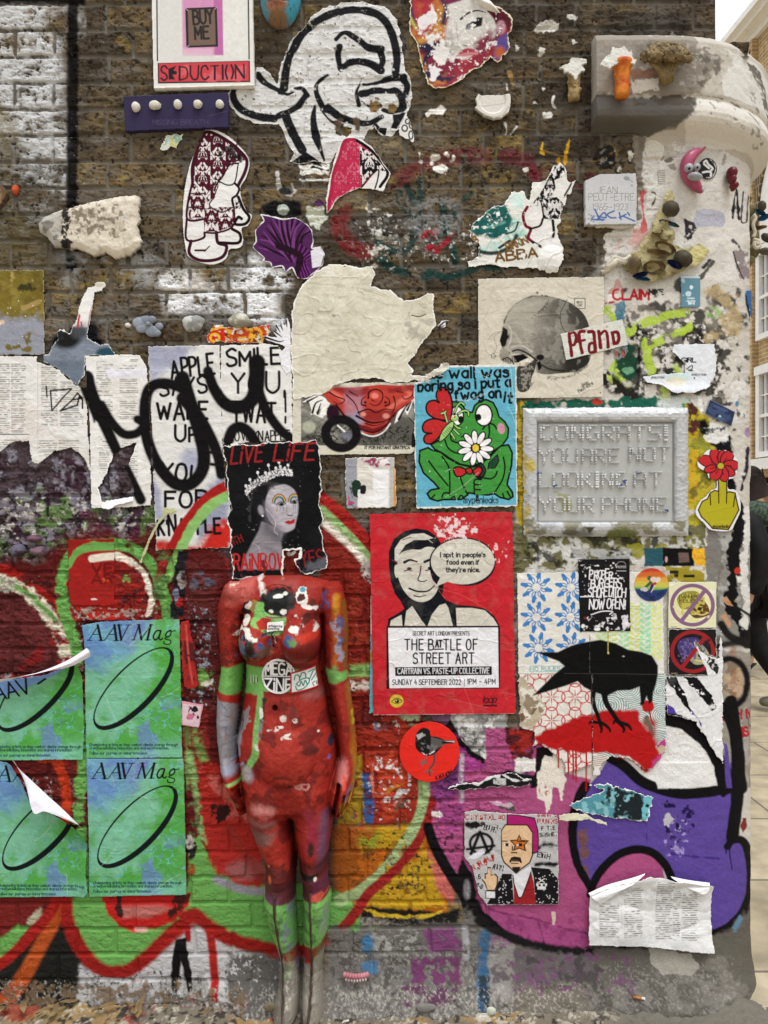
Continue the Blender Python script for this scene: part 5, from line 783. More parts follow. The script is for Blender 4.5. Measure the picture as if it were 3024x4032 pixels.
for x,y in ((385,670),(440,585),(545,490),(650,495),(690,390),(790,430),(832,350),(850,410),(912,430),(955,390),(985,470)): stroke(c,(x,y,x+14,y+70),10,'b5b3b6'); ell(c,x,y,18,22,'dbd9dc')
for s,x0,y,x1,h,rt,w_ in (('LiVE',180,372,600,220,-5,28),('LiFE',760,330,1300,225,-1.5,30)): text(c,s,x0,y,x1,h,w_,'8f2426',rot=rt,sl=.22,gap=2.4,fl=(30,.24))
text(c,'WITH',165,1500,370,100,16,'7a1f20',rot=-24,fl=(20,.3)); text(c,'RAiNBOW',225,1810,930,215,28,'a8282b',rot=-1,gap=2.2,fl=(30,.2)); text(c,'EYES',1050,1790,1440,200,22,'7a1c20',rot=-10,fl=(24,.32)); poly(c,(1150,1700,1480,1640,1480,1780,1200,1860),'55585f',soft=30,rough=20,fl=(40,.42)); stroke(c,(620,1700,640,1800,625,1900),40,'6a201c',soft=4,rough=5); poly(c,(550,1890,620,1850,630,1900,580,1910),'d6d3d0'); spk(c,(180,1780,900,1960),26,.62,'4a2a2c',5); spk(c,(100,60,1480,1900),10,.80,'8f8d8c',4)
cut(c,(75,118,300,100,520,105,740,75,900,72,1100,60,1330,45,1385,140,1385,330,1400,450,1400,600,1420,720,1395,920,1440,1120,1405,1260,1430,1420,1440,1550,1470,1620,1478,1780,1400,1820,1280,1860,1180,1860,1110,1800,1050,1700,1045,1670,900,1900,700,1915,500,1900,350,1930,180,1950,210,1800,180,1560,165,1330,190,1260,150,1180,140,1100,190,980,150,780,110,650,130,500,90,330,75,220),rough=8,rs=26,edge=6)
hole(c,(900,1560,1000,1545,1110,1540,1100,1640,1040,1660,1045,1800,900,1900,885,1860,905,1700),rough=6,edge=9); sheet(c,'portrait_poster','torn black poster portrait of a woman in a tiara with rainbow eyelids','poster',5)
# ---- the green and blue magazine posters
def mag(cv,x,y,s_=1.0,rot=0,tail=True):
    """x, y: top left of a poster 565 x 815 (frame of region 31)."""
    X,Y=cv.X,cv.Y; st=TR[:]; gx=(X-st[0])*st[2]-x; gy=(Y-st[1])*st[2]-y
    d=gx*.8+gy*.62+(fbm(gx+40,gy,260,4,81)-.5)*420; n=fbm(gx,gy,150,5,83)
    cv.rgb[:]=C('6388b4'); blend(cv,cv.all(),sst(170,330,d),'74b090'); blend(cv,cv.all(),sst(.42,.60,n)*sst(230,360,d)*.8,'559c48'); blend(cv,cv.all(),sst(400,560,d+(n-.5)*300)*.9,'4d9a3e'); blend(cv,cv.all(),sst(.57,.62,fbm(gx,gy+900,150,4,85))*sst(420,560,gy)*.8,'6680ad'); blend(cv,cv.all(),sst(.48,.60,fbm(gx,gy,150,4,86))*(1-sst(160,330,d))*.6,'7276b0')
    r=fbm(gx,gy,190,5,88); blend(cv,cv.all(),(np.abs(r-.55)<.006)*.7,'6fb9c4'); blend(cv,cv.all(),sst(.56,.62,fbm(gx,gy,60,4,91))*.22,'84c2a0'); blend(cv,cv.all(),sst(760,880,gy+gx*.2)*.45,'86c0b8')
    TR[:]=[st[0]+x/st[2],st[1]+y/st[2],st[2]/s_]
    k='15191a'
    for q in ((28,122,84,33),(124,122,184,33),(213,33,262,118),): pass
    stroke(cv,(32,122,88,36),6,k,sm=0); stroke(cv,(84,34,104,122),15,k,sm=0); stroke(cv,(55,88,98,88),5,k,sm=0); stroke(cv,(22,124,50,124),5,k,sm=0); stroke(cv,(88,124,120,124),5,k,sm=0)
    stroke(cv,(124,122,186,36),6,k,sm=0); stroke(cv,(182,34,194,122),15,k,sm=0); stroke(cv,(148,88,190,88),5,k,sm=0); stroke(cv,(178,124,208,124),5,k,sm=0); stroke(cv,(208,33,222,120),15,k,sm=0); stroke(cv,(222,120,266,33),6,k,sm=0); stroke(cv,(196,33,226,33),5,k,sm=0); stroke(cv,(250,33,280,33),5,k,sm=0)
    stroke(cv,(296,120,326,33),7,k,sm=0); stroke(cv,(326,33,340,118),14,k,sm=0); stroke(cv,(340,118,396,33),6,k,sm=0); stroke(cv,(396,33,376,120),14,k,sm=0); stroke(cv,(284,121,308,121),5,k,sm=0); stroke(cv,(364,121,396,121),5,k,sm=0); stroke(cv,(314,32,336,32),5,k,sm=0); stroke(cv,(388,32,410,32),5,k,sm=0)
    stroke(cv,(452,66,430,68,412,98,420,120,440,108,456,70),10,k); stroke(cv,(456,66,446,110,456,120,466,112),9,k); stroke(cv,(512,66,494,74,484,94,494,104,512,92,516,70,508,64),9,k); stroke(cv,(516,70,544,66),6,k); stroke(cv,(494,104,480,114,514,126,506,146,476,144,474,130),7,k)
    T=np.radians(np.linspace(0,360,72,endpoint=False)); cxx,cyy,a0=296,408,math.radians(-46); ox=cxx+318*np.cos(T)*math.cos(a0)-128*np.sin(T)*math.sin(a0); oy=cyy+318*np.cos(T)*math.sin(a0)+128*np.sin(T)*math.cos(a0)
    ix=cxx-8+300*np.cos(T)*math.cos(a0)-106*np.sin(T)*math.sin(a0); iy=cyy-8+300*np.cos(T)*math.sin(a0)+106*np.sin(T)*math.cos(a0)
    P1=np.stack([ox,oy],1); P2=np.stack([ix,iy],1); q=np.vstack([P1,P1[:1],P2[:1],P2[::-1]]); poly(cv,q.ravel(),k)
    kk='1b3a44'; text(cv,'Championing artists as they combat climate change through',36,746,555,15,3.2,kk,gap=2); text(cv,'creative solutions, innovation and shared information.',36,766,502,15,3.2,kk,gap=2); text(cv,'Follow our journey on @anartistsvision',36,796,374,15,3.2,kk,gap=2,sl=.05)
    TR[:]=st
G_='green and blue magazine posters'
at(31); c=Cv(490,650,1100,1485,1.8,'6f93b8'); mag(c,508,658); creases(c,5,3,.18); cut(c,(497,692,600,672,760,664,1075,656,1082,1000,1091,1474,800,1476,524,1478,512,800),rough=1); sheet(c,'magazine_poster','flat green and blue magazine poster with black ellipse, upper of the two whole ones','poster',6,group=G_,wr=.0006)
at(41); c=Cv(518,66,1120,898,1.8,'6f93b8'); mag(c,530,68); creases(c,5,4,.18); cut(c,(524,72,800,73,1098,72,1106,400,1115,880,800,885,540,892,536,500),rough=1); sheet(c,'magazine_poster','flat green and blue magazine poster with black ellipse, lower of the two whole ones','poster',6,group=G_,wr=.0006)
at(31); c=Cv(-140,880,520,1500,1.8,'6f93b8'); mag(c,-62,670); poly(c,(-140,880,500,880,470,910,330,990,100,1090,-140,1160),'6f93c8',soft=10)
st=TR[:]; text(c,'AAV',0,1135,215,95,12,'15191a',rot=-13,gap=1.2,sl=.1); stroke(c,(255,1030,300,1000),12,'15191a')
cut(c,(-135,1010,0,1015,100,1000,300,975,420,930,485,905,500,1000,512,1300,504,1485,200,1488,-135,1490),rough=1)
L1=lambda X,Y: .05*sst(0,1,np.clip((1000+2000*0-((Y-2000)*1.5082+(X*1.5082-250)*.40)+130)/260,0,1))*sst(-150,240,X*1.5082)
p_=sheet(c,'magazine_poster','magazine poster with its top edge peeling forward, white back showing','poster',6,group=G_,lift=L1)
# the curled-over flap shows the white back
def flap(name,rows,par,col='dcd8e0',nn=14):
    """A strip of paper curling off the wall: rows of (px, py, height) polylines lofted."""
    st=TR[:]; R_=[]
    for r in rows:
        q=cat(np.array(r,float),False,5); xy=q[:,:2]/st[2]+np.array(st[:2]); h=q[:,2]; k=1-h/D
        R_.append(surf(1512+(xy[:,0]-1512)*k,2016+(xy[:,1]-2016)*k,h))
    P=np.stack(R_,0); m=P.shape[1]; dens=[]
    for j in range(m):                                              # smooth across the rows as well
        dens.append(cat(P[:,j],False,5))
    P=np.stack(dens,1); return gridmesh(name,P,np.ones_like(P)*C(col),np.ones(P.shape[:2]),'paper',parent=par)
flap('curled_edge',[[(-140,1060,.05),(0,1035,.055),(230,975,.06),(400,905,.066),(515,832,.07)],[(-140,1040,.064),(0,1018,.07),(215,985,.075),(400,925,.082),(530,850,.085)],[(-140,1030,.062),(0,1025,.068),(225,978,.070),(410,945,.078),(538,880,.078)]],p_)
at(41); c=Cv(-140,80,548,905,1.8,'6f93b8'); mag(c,-32,84); creases(c,4,6,.2); cut(c,(-135,88,60,92,90,110,140,200,190,330,260,350,400,420,470,470,520,520,538,580,528,740,540,860,515,888,200,892,-135,896),rough=1)
L2=lambda X,Y: .035*sst(0,220,(X*1.5082-((Y-2932)*1.5082)*.75+60))*(1-sst(350,620,(Y-2932)*1.5082))+.012*sst(440,540,X*1.5082)
p_=sheet(c,'magazine_poster','magazine poster with its top right corner folded down, white back showing','poster',6,group=G_,lift=L2)
flap('folded_corner',[[(70,90,.03),(120,150,.035),(190,215,.04),(280,300,.044),(380,390,.046),(500,510,.04)],[(85,100,.05),(140,200,.058),(180,290,.06),(260,345,.06),(340,400,.06),(470,480,.05)],[(90,110,.056),(150,230,.064),(196,402,.07),(258,396,.068),(320,415,.064),(450,470,.05)]],p_)
# ---- stencilled canvas and studded plank,top left
at(11); c=Cv(895,-160,1520,545,1.8,'d9d7d2'); grime(c,.1,'c0bcb4',120,3); poly(c,(1080,-160,1322,-160,1330,340,1090,345),'c78ab0',soft=4); poly(c,(1270,-160,1322,-160,1330,340,1280,340),'b565a0',soft=5); poly(c,(1090,300,1270,300,1270,345,1090,345),'d3a9bf',soft=14); poly(c,(940,-160,1080,-160,1085,340,1480,360,1480,375,945,385),'d0cecb',soft=30)
stroke(c,(936,-160,941,372),8,'1c1a1e',sm=0); stroke(c,(1476,-160,1483,362),8,'1c1a1e',sm=0)
poly(c,(1105,62,1292,54,1300,290,1112,296),'1f1a1c'); poly(c,(1120,74,1280,66,1286,278,1126,284),'6f5a4c',soft=3); text(c,'BUY',1155,158,1270,80,13,'231d1c',rot=-4,gap=1.5); text(c,'ME',1165,245,1245,72,13,'231d1c',rot=-3); [stroke(c,q,4,'b5a99a',sm=0) for q in ((1105,62,1122,76),(1292,54,1280,68),(1112,296,1128,282))]
poly(c,(942,386,1488,372,1490,500,944,508),'1f1b1e'); poly(c,(950,390,1480,376,1482,492,952,498),'c23a44',soft=4); spk(c,(950,380,1480,500),50,.55,'d4626a',4,.7)
for q,w_ in (((998,418,985,404,966,412,966,436,990,452,998,474,980,488,962,476),11),((1072,408,1072,486),13),((1072,408,1112,418,1116,470,1080,486),9),((1136,404,1138,460,1158,484,1180,470,1184,402),11),((1240,424,1226,402,1204,414,1200,460,1222,484,1244,468),11),((1256,404,1302,402),8),((1280,404,1280,482),13),((1326,400,1328,480),13),((1352,400,1344,440,1354,480),12),((1378,398,1390,438,1380,478),12),((1402,400,1404,478),10),((1402,400,1452,474),13),((1452,396,1454,474),9)): stroke(c,q,w_,'1c181b')
poly(c,(1005,420,1055,402,1035,430,1056,436,1056,452,1030,456,1046,484,1008,484),'141214')
cut(c,(902,-155,1500,-155,1514,520,918,537)); stroke(c,(914,530,1510,514),10,'e9e7e3',sm=0); sheet(c,'stencilled_canvas','white stretched canvas stencilled BUY ME over a red SEDUCTION band','canvas',0,'board',board=.018,ecol='d6d3cd')
c=Cv(735,555,1370,800,2,'2b2244'); grime(c,.3,'1d1830',60,5); text(c,'MISSING BREATH',915,750,1240,28,4,'4a3f62',gap=1.6,a=.8); stroke(c,(1245,700,1355,670),3,'5a4f78',a=.6); cut(c,(738,584,1000,572,1358,560,1362,766,1000,780,752,790)); pk=sheet(c,'wooden_plank','dark purple painted plank with a row of white blobs, under the canvas','plank',0,'board',board=.014,ecol='241c3a')
def blob(name,cx,cy,rx,ry,h0,hh,col,parent=None,mat='stone',rough=.15,seed=0,spots=None):
    """A lump stuck on the wall: rounded heightfield with a ragged outline."""
    (x,y),r1,r2=tp((cx,cy))[0],rx/TR[2],ry/TR[2]; n=26; u,v=np.meshgrid(np.linspace(0,1,9),np.linspace(0,2*np.pi,n+1))
    k=1+rough*2*(fbm(np.cos(v)*60+seed*50,np.sin(v)*60,50,3,seed)-.5); PX=x+r1*u*np.cos(v)*k; PY=y+r2*u*np.sin(v)*k
    H=h0+hh*np.sqrt(np.clip(1-u**2,0,1))*(1+rough*1.2*(fbm(PX,PY,r1*.9+4,3,seed+3)-.5))-(u>.99)*.004
    kk=1-h0/D; G=np.ones(H.shape+(3,))*C(col); G *= (.82+.36*fbm(PX,PY,r1*.6+3,3,seed))[...,None]
    if spots: G=mixc(G,spots,sst(.52,.6,fbm(PX,PY,r1*.7+3,4,seed+8)))
    return gridmesh(name,surf(1512+(PX-1512)*kk,2016+(PY-2016)*kk,H),G,np.ones(H.shape),mat,parent=parent)
hb=float(WS(np.array([700.0]),np.array([440.0]),WH)[0])+.024
for i,(x,y,a,b) in enumerate(((806,634,26,30),(918,622,38,25),(1054,618,25,27),(1174,617,26,25),(1304,617,25,25))): blob('blob',x,y,a,b,hb,.008,'c9c5ba',pk,'board',.12+.15*(i==1),i)
# ---- torn poster of a painted woman's face
at(1580,0,3.456); c=Cv(90,-60,1520,1275,2,'8f2f3c'); spk(c,(90,-60,700,1275),120,.5,'b5703a',3); spk(c,(90,-60,1520,1275),90,.54,'2b2640',5); spk(c,(90,-60,700,700),80,.56,'a58a3c',7,.8); spk(c,(300,700,1400,1275),90,.52,'7a2a3c',9)
stroke(c,(180,40,220,300,280,440),90,'a83a3c',soft=30); stroke(c,(260,580,400,540,520,400,560,200),90,'c08a3c',soft=30); ell(c,330,250,130,210,'a8343f',soft=60,rough=20); stroke(c,(540,60,600,180,560,380),70,'2c2a44',soft=24); stroke(c,(120,40,150,250,200,420),44,'3a2a54',soft=16); stroke(c,(120,280,200,420),40,'b5b04c',soft=16)
poly(c,(620,120,760,60,960,20,1120,140,1240,300,1280,430,1260,560,1160,690,1020,780,880,800,760,820,660,760,600,640,610,420,640,280),'c9c6c0',soft=16,sm=1); poly(c,(600,480,720,460,740,660,700,780,620,690),'b3b0ac',soft=40); poly(c,(1020,620,1250,480,1270,580,1180,700,1040,790),'7a3344',soft=40,rough=20); stroke(c,(800,330,900,250,1020,215,1130,240),30,'2a2426',w2=12); poly(c,(860,470,880,400,960,360,1000,310,1095,305,1080,420,1010,440,940,470),'242226',soft=5); ell(c,930,440,44,28,'788088',soft=6); ell(c,940,438,20,22,'1c1c20',soft=5); stroke(c,(740,420,760,600,730,680,780,700),9,'9b9792',soft=6); stroke(c,(800,700,840,676,890,690),12,'6d4a4c',soft=6)
poly(c,(750,800,820,730,900,710,980,725,1040,770,960,850,880,905,800,910),'a83c4c',soft=8); stroke(c,(770,800,880,780,1020,775),24,'cc8a92',soft=8); poly(c,(790,810,960,800,900,850,800,860),'d3c6c4',soft=6); poly(c,(1150,150,1260,160,1400,230,1500,330,1440,500,1380,370,1300,380,1270,400,1240,320,1160,230),'4f1c26',soft=6); ell(c,1340,440,60,90,'b08a94',soft=14); stroke(c,(1310,420,1350,400,1340,520),12,'7a5a64',soft=6); poly(c,(1280,600,1400,520,1460,540,1460,700,1360,860,1240,840),'5a4a8a',soft=14); ell(c,1330,760,70,70,'b8603a',soft=24); poly(c,(560,100,760,20,940,-20,960,20,780,90,620,140),'6f2a4c',soft=10)
spk(c,(160,100,520,520),34,.56,'e2dcdc',11); spk(c,(230,420,860,960),46,.50,'e6e3e2',12); spk(c,(330,860,1100,1240),34,.58,'d9d2d2',13); spk(c,(1000,560,1420,860),26,.6,'dcd6d8',14); spk(c,(90,-60,1520,1275),12,.66,'e4e0de',15)
cut(c,(110,60,140,10,220,-55,960,-58,1140,110,1330,170,1440,240,1505,335,1470,500,1445,520,1470,700,1350,850,1300,888,1205,830,1060,960,940,1020,780,1160,600,1240,470,1262,350,1195,280,930,200,640,120,460,105,330,120,200),rough=5,edge=8,ecol='d8d2b8'); p_=sheet(c,'face_poster',"torn cut-out of a painted woman's face in white, red and purple",'poster',2,lift=lambda X,Y: .012*sst(1650,1720,Y*0+X)*sst(330,120,Y)+.008*sst(250,360,Y))
flap('peeled_edge',[[(940,-55,.02),(1080,70,.03),(1180,140,.03),(1350,190,.02)],[(960,-62,.032),(1120,10,.045),(1230,70,.045),(1356,188,.022)],[(1010,-70,.03),(1180,-10,.035),(1256,60,.036),(1358,186,.022)]],p_,'dedad4')
# ---- white cut-out of a big round head,black stencilled bands
at(12); c=Cv(0,0,1110,1010,2,'cccbca'); grime(c,.14,'b7b5b2',90,5); creases(c,8,3,.2,'b9b7b4'); B1='1b1b1e'
for q,w_,w2 in (((330,530,342,430,370,318),42,36),((388,300,440,210,500,155,560,118),42,36),((575,112,650,82,720,68,795,70),40,36),((812,72,880,95,930,135,962,185),42,34),((965,195,990,280,1000,360,992,440),40,36),
                  ((175,455,220,500,270,530,300,545),34,22),((306,560,350,566,385,558),22,10),((395,532,440,536,470,575),14,24),((455,580,420,630,360,670,300,695),30,34),((272,712,180,700,90,665,40,610,30,575),40,34),((30,560,36,540,50,530),28,24),
                  ((590,455,530,500,522,560,560,640,580,660),14,36),((590,650,660,700,740,730,830,742,910,705),44,24),((548,660,600,720,660,755),8,14),((512,640,505,720,515,800),16,40),((520,820,540,880,570,960),44,8),((345,705,380,790,440,900),44,44),
                  ((660,290,650,340,668,420),34,26),((665,410,740,378,830,385,905,430),30,40),((640,245,690,205,750,235,830,290,905,300),20,40),((905,320,915,370,905,410),36,24),((780,510,760,560,775,630),8,24),((800,510,880,500,960,475,1040,468),12,36),((1040,480,1060,520,1050,570),36,30),((790,565,860,548,940,548),36,30),((955,548,1000,550,1030,600,1035,640),30,40),((790,610,850,640,900,635),8,24),((1030,655,960,670,920,660),34,24)): stroke(c,q,w_*1.22,B1,soft=4,w2=w2*1.22,rough=1.5,fl=(26,.2))
poly(c,(375,965,460,910,530,955,560,1000,470,975,430,982),B1,soft=3); poly(c,(975,690,1050,680,1020,740,1000,780,960,770,980,740),B1,soft=3,rough=3); poly(c,(890,760,940,770,930,810,890,790),B1,rough=4); poly(c,(850,760,880,745,900,760,890,800),B1,rough=4)
spk(c,(560,660,800,820),40,.52,'57483a',7); spk(c,(780,600,1000,700),36,.54,'7a6240',8); wear(c,.72,14,'6d655a',4)
cut(c,(160,450,170,410,200,405,240,430,290,500,300,420,330,340,380,240,440,180,480,120,560,60,640,40,660,15,800,15,930,50,1000,130,1030,250,1045,430,1075,470,1088,560,1080,640,1062,680,1040,740,1000,790,960,820,940,815,900,810,870,760,830,790,800,850,740,830,690,850,660,900,600,980,500,960,420,985,360,965,390,920,350,850,300,745,200,750,80,710,10,640,5,560,20,530,150,525),rough=6,rs=26,edge=4); hole(c,(630,770,680,755,740,770,710,810,640,800),rough=8); sheet(c,'head_cutout','large white paper cut-out of a round capped head with black stencil bands','paste-up',1,wr=.0003,conf=1)
c=Cv(1000,690,1110,870,2,'d8d6d3'); [stroke(c,q,8,'1f1e1f',closed=True) for q in (epts(1062,735,12,14),epts(1085,760,12,16),epts(1045,775,16,18),epts(1082,815,12,24))]; cut(c,(1050,695,1075,730,1105,830,1098,858,1060,840,1010,815,1015,760),rough=6,edge=3); sheet(c,'torn_paper','small torn scrap with black loops right of the white head cut-out','torn paper',3)
# ---- hooded figures
def damask(c,box,dark,s=46,seed=0,thr=.5,a=1):
    (a0,b0),(a1,b1)=tp(box); W=c.win(a0,b0,a1,b1)
    if W is None: return
    X,Y=c.X[W]*TR[2]/1.508,c.Y[W]*TR[2]/1.508; xm=np.abs(((X/s) % 1)-.5)*s; ym=Y+(np.floor(X/s) % 2)*s*.6; yp=(ym % (s*1.6))-s*.8; v=fbm(xm*1.3+9*np.sin(yp*.12)+seed*99,yp+6*np.sin(xm*.3),17,4,seed+77); m=sst(thr-.03,thr+.03,v); return W,m*a
def dfill(c,pts,col,base,thr=.44,s=44,seed=0):
    poly(c,pts,base); P=tp(pts); W,sd=psd(c,P,6); r=damask(c,(np.array([P.min(0),P.max(0)])-np.array(TR[:2])).ravel()*TR[2],col,s*1.35,seed,thr+.03)
    W2,m=r; m2=np.zeros(c.A.shape); m2[W2]=m; m3=np.zeros(c.A.shape); m3[W]=np.clip(.5-sd/2,0,1); blend(c,c.all(),m2*m3,col)
at(11); c=Cv(1085,770,1510,1585,1.6,'dcdad8'); HD,HK='4a1424','1c1014'
dfill(c,(1235,795,1300,815,1380,865,1440,920,1470,960,1410,970,1350,1030,1310,1100,1280,1180,1240,1210,1200,1130,1160,1080,1150,1000,1180,890),HD,'d9d3d2',.40); dfill(c,(1150,1090,1190,1130,1230,1200,1260,1250,1300,1240,1390,1240,1395,1350,1300,1385,1220,1390,1215,1310,1130,1310,1120,1240),HD,'d9d3d2',.40,40,3); dfill(c,(1385,1195,1440,1200,1450,1250,1390,1250),HK,'d9d3d2',.42,30,5)
poly(c,(1290,880,1380,870,1450,940,1420,960,1340,1000),HK,a=.0); spk(c,(1290,840,1470,980),16,.52,'171014',7,.9)
for q,w_ in (((1150,1090,1150,1000,1180,890,1215,815,1240,795,1300,815,1380,865,1440,920,1470,965,1460,1030,1420,1110),20),((1420,980,1370,990,1330,1050,1290,1110,1280,1140),10),((1310,1090,1360,1110,1400,1090,1420,980),8),((1400,1100,1425,1130,1410,1170,1385,1190,1390,1230),14),((1150,1090,1125,1200,1115,1300,1150,1320,1215,1310),14),((1130,1160,1220,1160),8),((1125,1240,1225,1250),8),((1115,1310,1110,1420,1150,1440,1215,1420,1220,1390),14),((1220,1390,1300,1390,1390,1350,1395,1240),12),((1140,1440,1130,1510,1180,1550,1260,1555,1330,1530,1350,1470,1300,1450,1290,1390),20),((1310,1450,1420,1450,1430,1400,1385,1370),18),((1420,1180,1450,1250,1485,1300,1460,1340,1400,1340,1420,1300,1440,1310),18),((1165,1495,1225,1495),12),((1250,1470,1220,1500),7),((1280,1180,1250,1230,1320,1270,1390,1240),8)): stroke(c,q,w_,HK if q[0]>1280 else '3a1220')
cut(c,(1170,900,1215,800,1240,778,1330,800,1420,870,1485,960,1470,1060,1435,1120,1440,1190,1470,1260,1500,1290,1480,1350,1440,1370,1450,1440,1430,1480,1370,1490,1345,1550,1260,1580,1150,1550,1110,1500,1090,1330,1100,1150,1130,1000),sm=1,rough=1); sheet(c,'hooded_cutout','whole paper cut-out of a hooded robed figure in dark red damask','paste-up',2)
at(12); c=Cv(570,815,985,1285,1.6,'dcd9d7'); dfill(c,(700,840,750,835,800,860,860,930,930,1020,880,1030,800,1120,740,1140,640,1190,590,1280,590,1200,620,1050,660,930),'b02c4c','cf7f92',.38); poly(c,(690,850,760,845,780,1000,660,1180,600,1250,620,1050),'b02848',a=.55,soft=14); dfill(c,(780,880,850,920,940,1030,880,1030,820,1080,790,1130,780,1000),'171014','d5cdcb',.44); poly(c,(800,1130,850,1060,900,1010,890,1080,870,1130),'d9d6d3')
for q,w_,cl in (((760,845,830,890,890,950,945,1040,900,1120),18,'171014'),((590,1270,610,1150,625,1040,660,940,690,850,750,840),18,'a02440'),((790,1125,840,1060,890,1020,885,1080,870,1130),9,'171014')): stroke(c,q,w_,cl)
cut(c,(680,840,720,820,780,835,850,880,915,970,965,1040,940,1100,920,1150,860,1135,770,1130,700,1160,650,1190,615,1250,585,1278,578,1200,605,1050,640,920),rough=3,edge=4); sheet(c,'hooded_cutout','torn pink paper cut-out of a hooded head, lower part ripped away','paste-up',3)
# ---- purple hair
c=Cv(140,1265,600,1670,1.6,'4c2452'); HR='24101f'
for i in range(22): a=i/21; x0,y0=400+20*math.sin(i),1560-30*a; x1=180+330*a**1.4; y1=1480-200*math.sin(a*2.6); stroke(c,(x0,y0,(x0+x1)/2-20,(y0+y1)/2-20+20*math.sin(i*2),x1,y1),26,HR if i % 2 else '6f3a74',w2=5)
for i in range(9): stroke(c,(430+i*12,1460+i*8,400+i*8,1560,420+i*10,1659),9,HR if i % 2 else '6d2a74')
stroke(c,(300,1470,380,1500,430,1540,400,1640),40,HR,soft=6); poly(c,(490,1500,540,1470,570,1510,550,1590,500,1600),'d6d4da',soft=3)
q=(190,1280,250,1290,330,1310,400,1300,470,1340,500,1380,510,1440,500,1480,550,1470,575,1520,560,1590,500,1640,470,1665,410,1662,380,1600,340,1630,320,1590,260,1600,250,1570,200,1560,210,1540,145,1480,165,1440,160,1380,190,1340,210,1320); P=tp(q); stroke(c,q+q[:2],14,'dcd9dc'); cut(c,q,rough=2); sheet(c,'hair_cutout','purple spiky hair paper cut-out with torn edge','paste-up',3)
# ---- torn ABBA sheet with part of a black and white figure
at(13); c=Cv(-130,960,530,1650,2,'d6d5cf'); spk(c,(-120,1250,230,1500),60,.5,'a9c9c0',3); poly(c,(-110,1330,-40,1280,30,1230,90,1210,120,1260,140,1340,110,1400,40,1420,-60,1410,-120,1380),'1f5a56',soft=12,rough=10); stroke(c,(-20,1360,30,1350,90,1330),16,'5f9a92',soft=6); stroke(c,(-10,1300,40,1290),12,'113836',soft=6); stroke(c,(-120,1440,-60,1500,40,1510,130,1470,160,1410),24,'2c3a38',soft=8); stroke(c,(100,1400,150,1380,170,1330),10,'26302f'); stroke(c,(60,1480,120,1440),16,'26302f'); spk(c,(110,1150,230,1260),30,.5,'b9d6cf',5); ell(c,160,1190,50,40,'c9dcd6',soft=10,rough=10); ell(c,-80,1500,30,50,'1d504c',soft=10,rough=8)
text(c,'ABBA',40,1562,285,52,13,'6a4a1c',rot=-7,gap=1.8); text(c,'BRKIN',110,1500,240,44,10,'7a5a2c',rot=-22,gap=1.6); text(c,'WBD',-130,1420,-70,40,9,'7a5a2c',rot=50,gap=1.4)
dfill(c,(380,990,440,985,450,1060,400,1100,380,1160,330,1200,290,1230,240,1240,300,1160,340,1090),'141012','d5d1cf',.40,36,3); poly(c,(385,1080,440,1060,480,1100,440,1180,400,1170),'dad8d5'); dfill(c,(320,1190,400,1180,440,1220,410,1310,315,1310),'141012','cfcbc9',.40,34,6); poly(c,(215,1250,300,1230,320,1300,300,1350,225,1350),'d9d6d3'); poly(c,(240,1360,380,1320,380,1400,340,1460,250,1450),'d9d6d3')
for q,w_,cl in (((225,1240,200,1290,215,1350,245,1370,230,1420,260,1450),18,'6a1428'),((240,1370,300,1350,315,1310),12,'1a1214'),((300,1350,320,1300,310,1220),10,'1a1214'),((260,1450,310,1475,355,1460,380,1400,375,1320),16,'1a1214'),((440,1180,470,1130,485,1100),10,'1a1214'),((285,1470,350,1470),10,'1a1214')): stroke(c,q,w_,cl)
ell(c,370,1520,70,90,'dddbd8',soft=14,rough=10); wear(c,.68,18,'e2e0dc',5); creases(c,10,7,.5,'b5b3ae',70)
cut(c,(-40,1290,30,1230,90,1225,130,1150,200,1150,235,1210,260,1100,330,1080,380,1000,420,978,450,1010,460,1090,490,1090,515,1075,490,1140,460,1180,440,1240,420,1320,400,1380,410,1420,440,1475,430,1560,390,1630,330,1630,280,1600,150,1600,0,1580,-120,1590,-125,1560,-60,1530,-60,1460,-128,1420,-100,1340),rough=7,edge=5); sheet(c,'torn_paper','torn white sheet lettered ABBA with scraps of a black and white figure','torn paper',3,wr=.003,lift=bump2(2170,1030,60,60,.012))
# ---- skull print and its label
at(23); c=Cv(-80,140,690,870,1.9,'c9c2b3'); grime(c,.25,'b0a794',110,3); SK='191715'
poly(c,(75,470,100,380,150,310,230,265,310,255,400,270,490,305,560,370,590,450,600,560,590,640,540,700,460,710,400,715,340,720,280,705,275,650,250,620,190,600,130,600,75,640,60,590,75,560,65,510),'6a665e',sm=1,soft=3)
W,sd=psd(c,cat(tp((75,470,100,380,150,310,230,265,310,255,400,270,490,305,560,370,590,450,600,560,590,640,540,700,460,710,400,715,340,720,280,705,275,650,250,620,190,600,130,600,75,640,60,590,75,560,65,510)),True),200)
X,Y=c.X[W],c.Y[W]; lx,ly=(X-1924)*1.508,(Y-1000)*1.508; ins=np.clip(.5-sd/2,0,1)
sh = .30 + .0017 * (lx - 250) + .0008 * (ly - 450) + .22 * (fbm(X,Y,60,4,3) - .5) - .35 * np.exp(-((lx - 210) / 90) ** 2 - ((ly - 380) / 90) ** 2) + .3 * np.exp(-((lx - 420) / 150) ** 2 - ((ly - 330) / 90) ** 2) + .35 * np.exp(-((lx - 530) / 100) ** 2 - ((ly - 600) / 120) ** 2)   # ink density of the engraving
hatch=.5+.5*np.sin((lx*.55+ly)*.62+3*nz(X,Y,40,4)); ink=sst(-.12,.12,sh-.25-hatch*.5-(nz(X,Y,3.5,9)-.5)*.35)
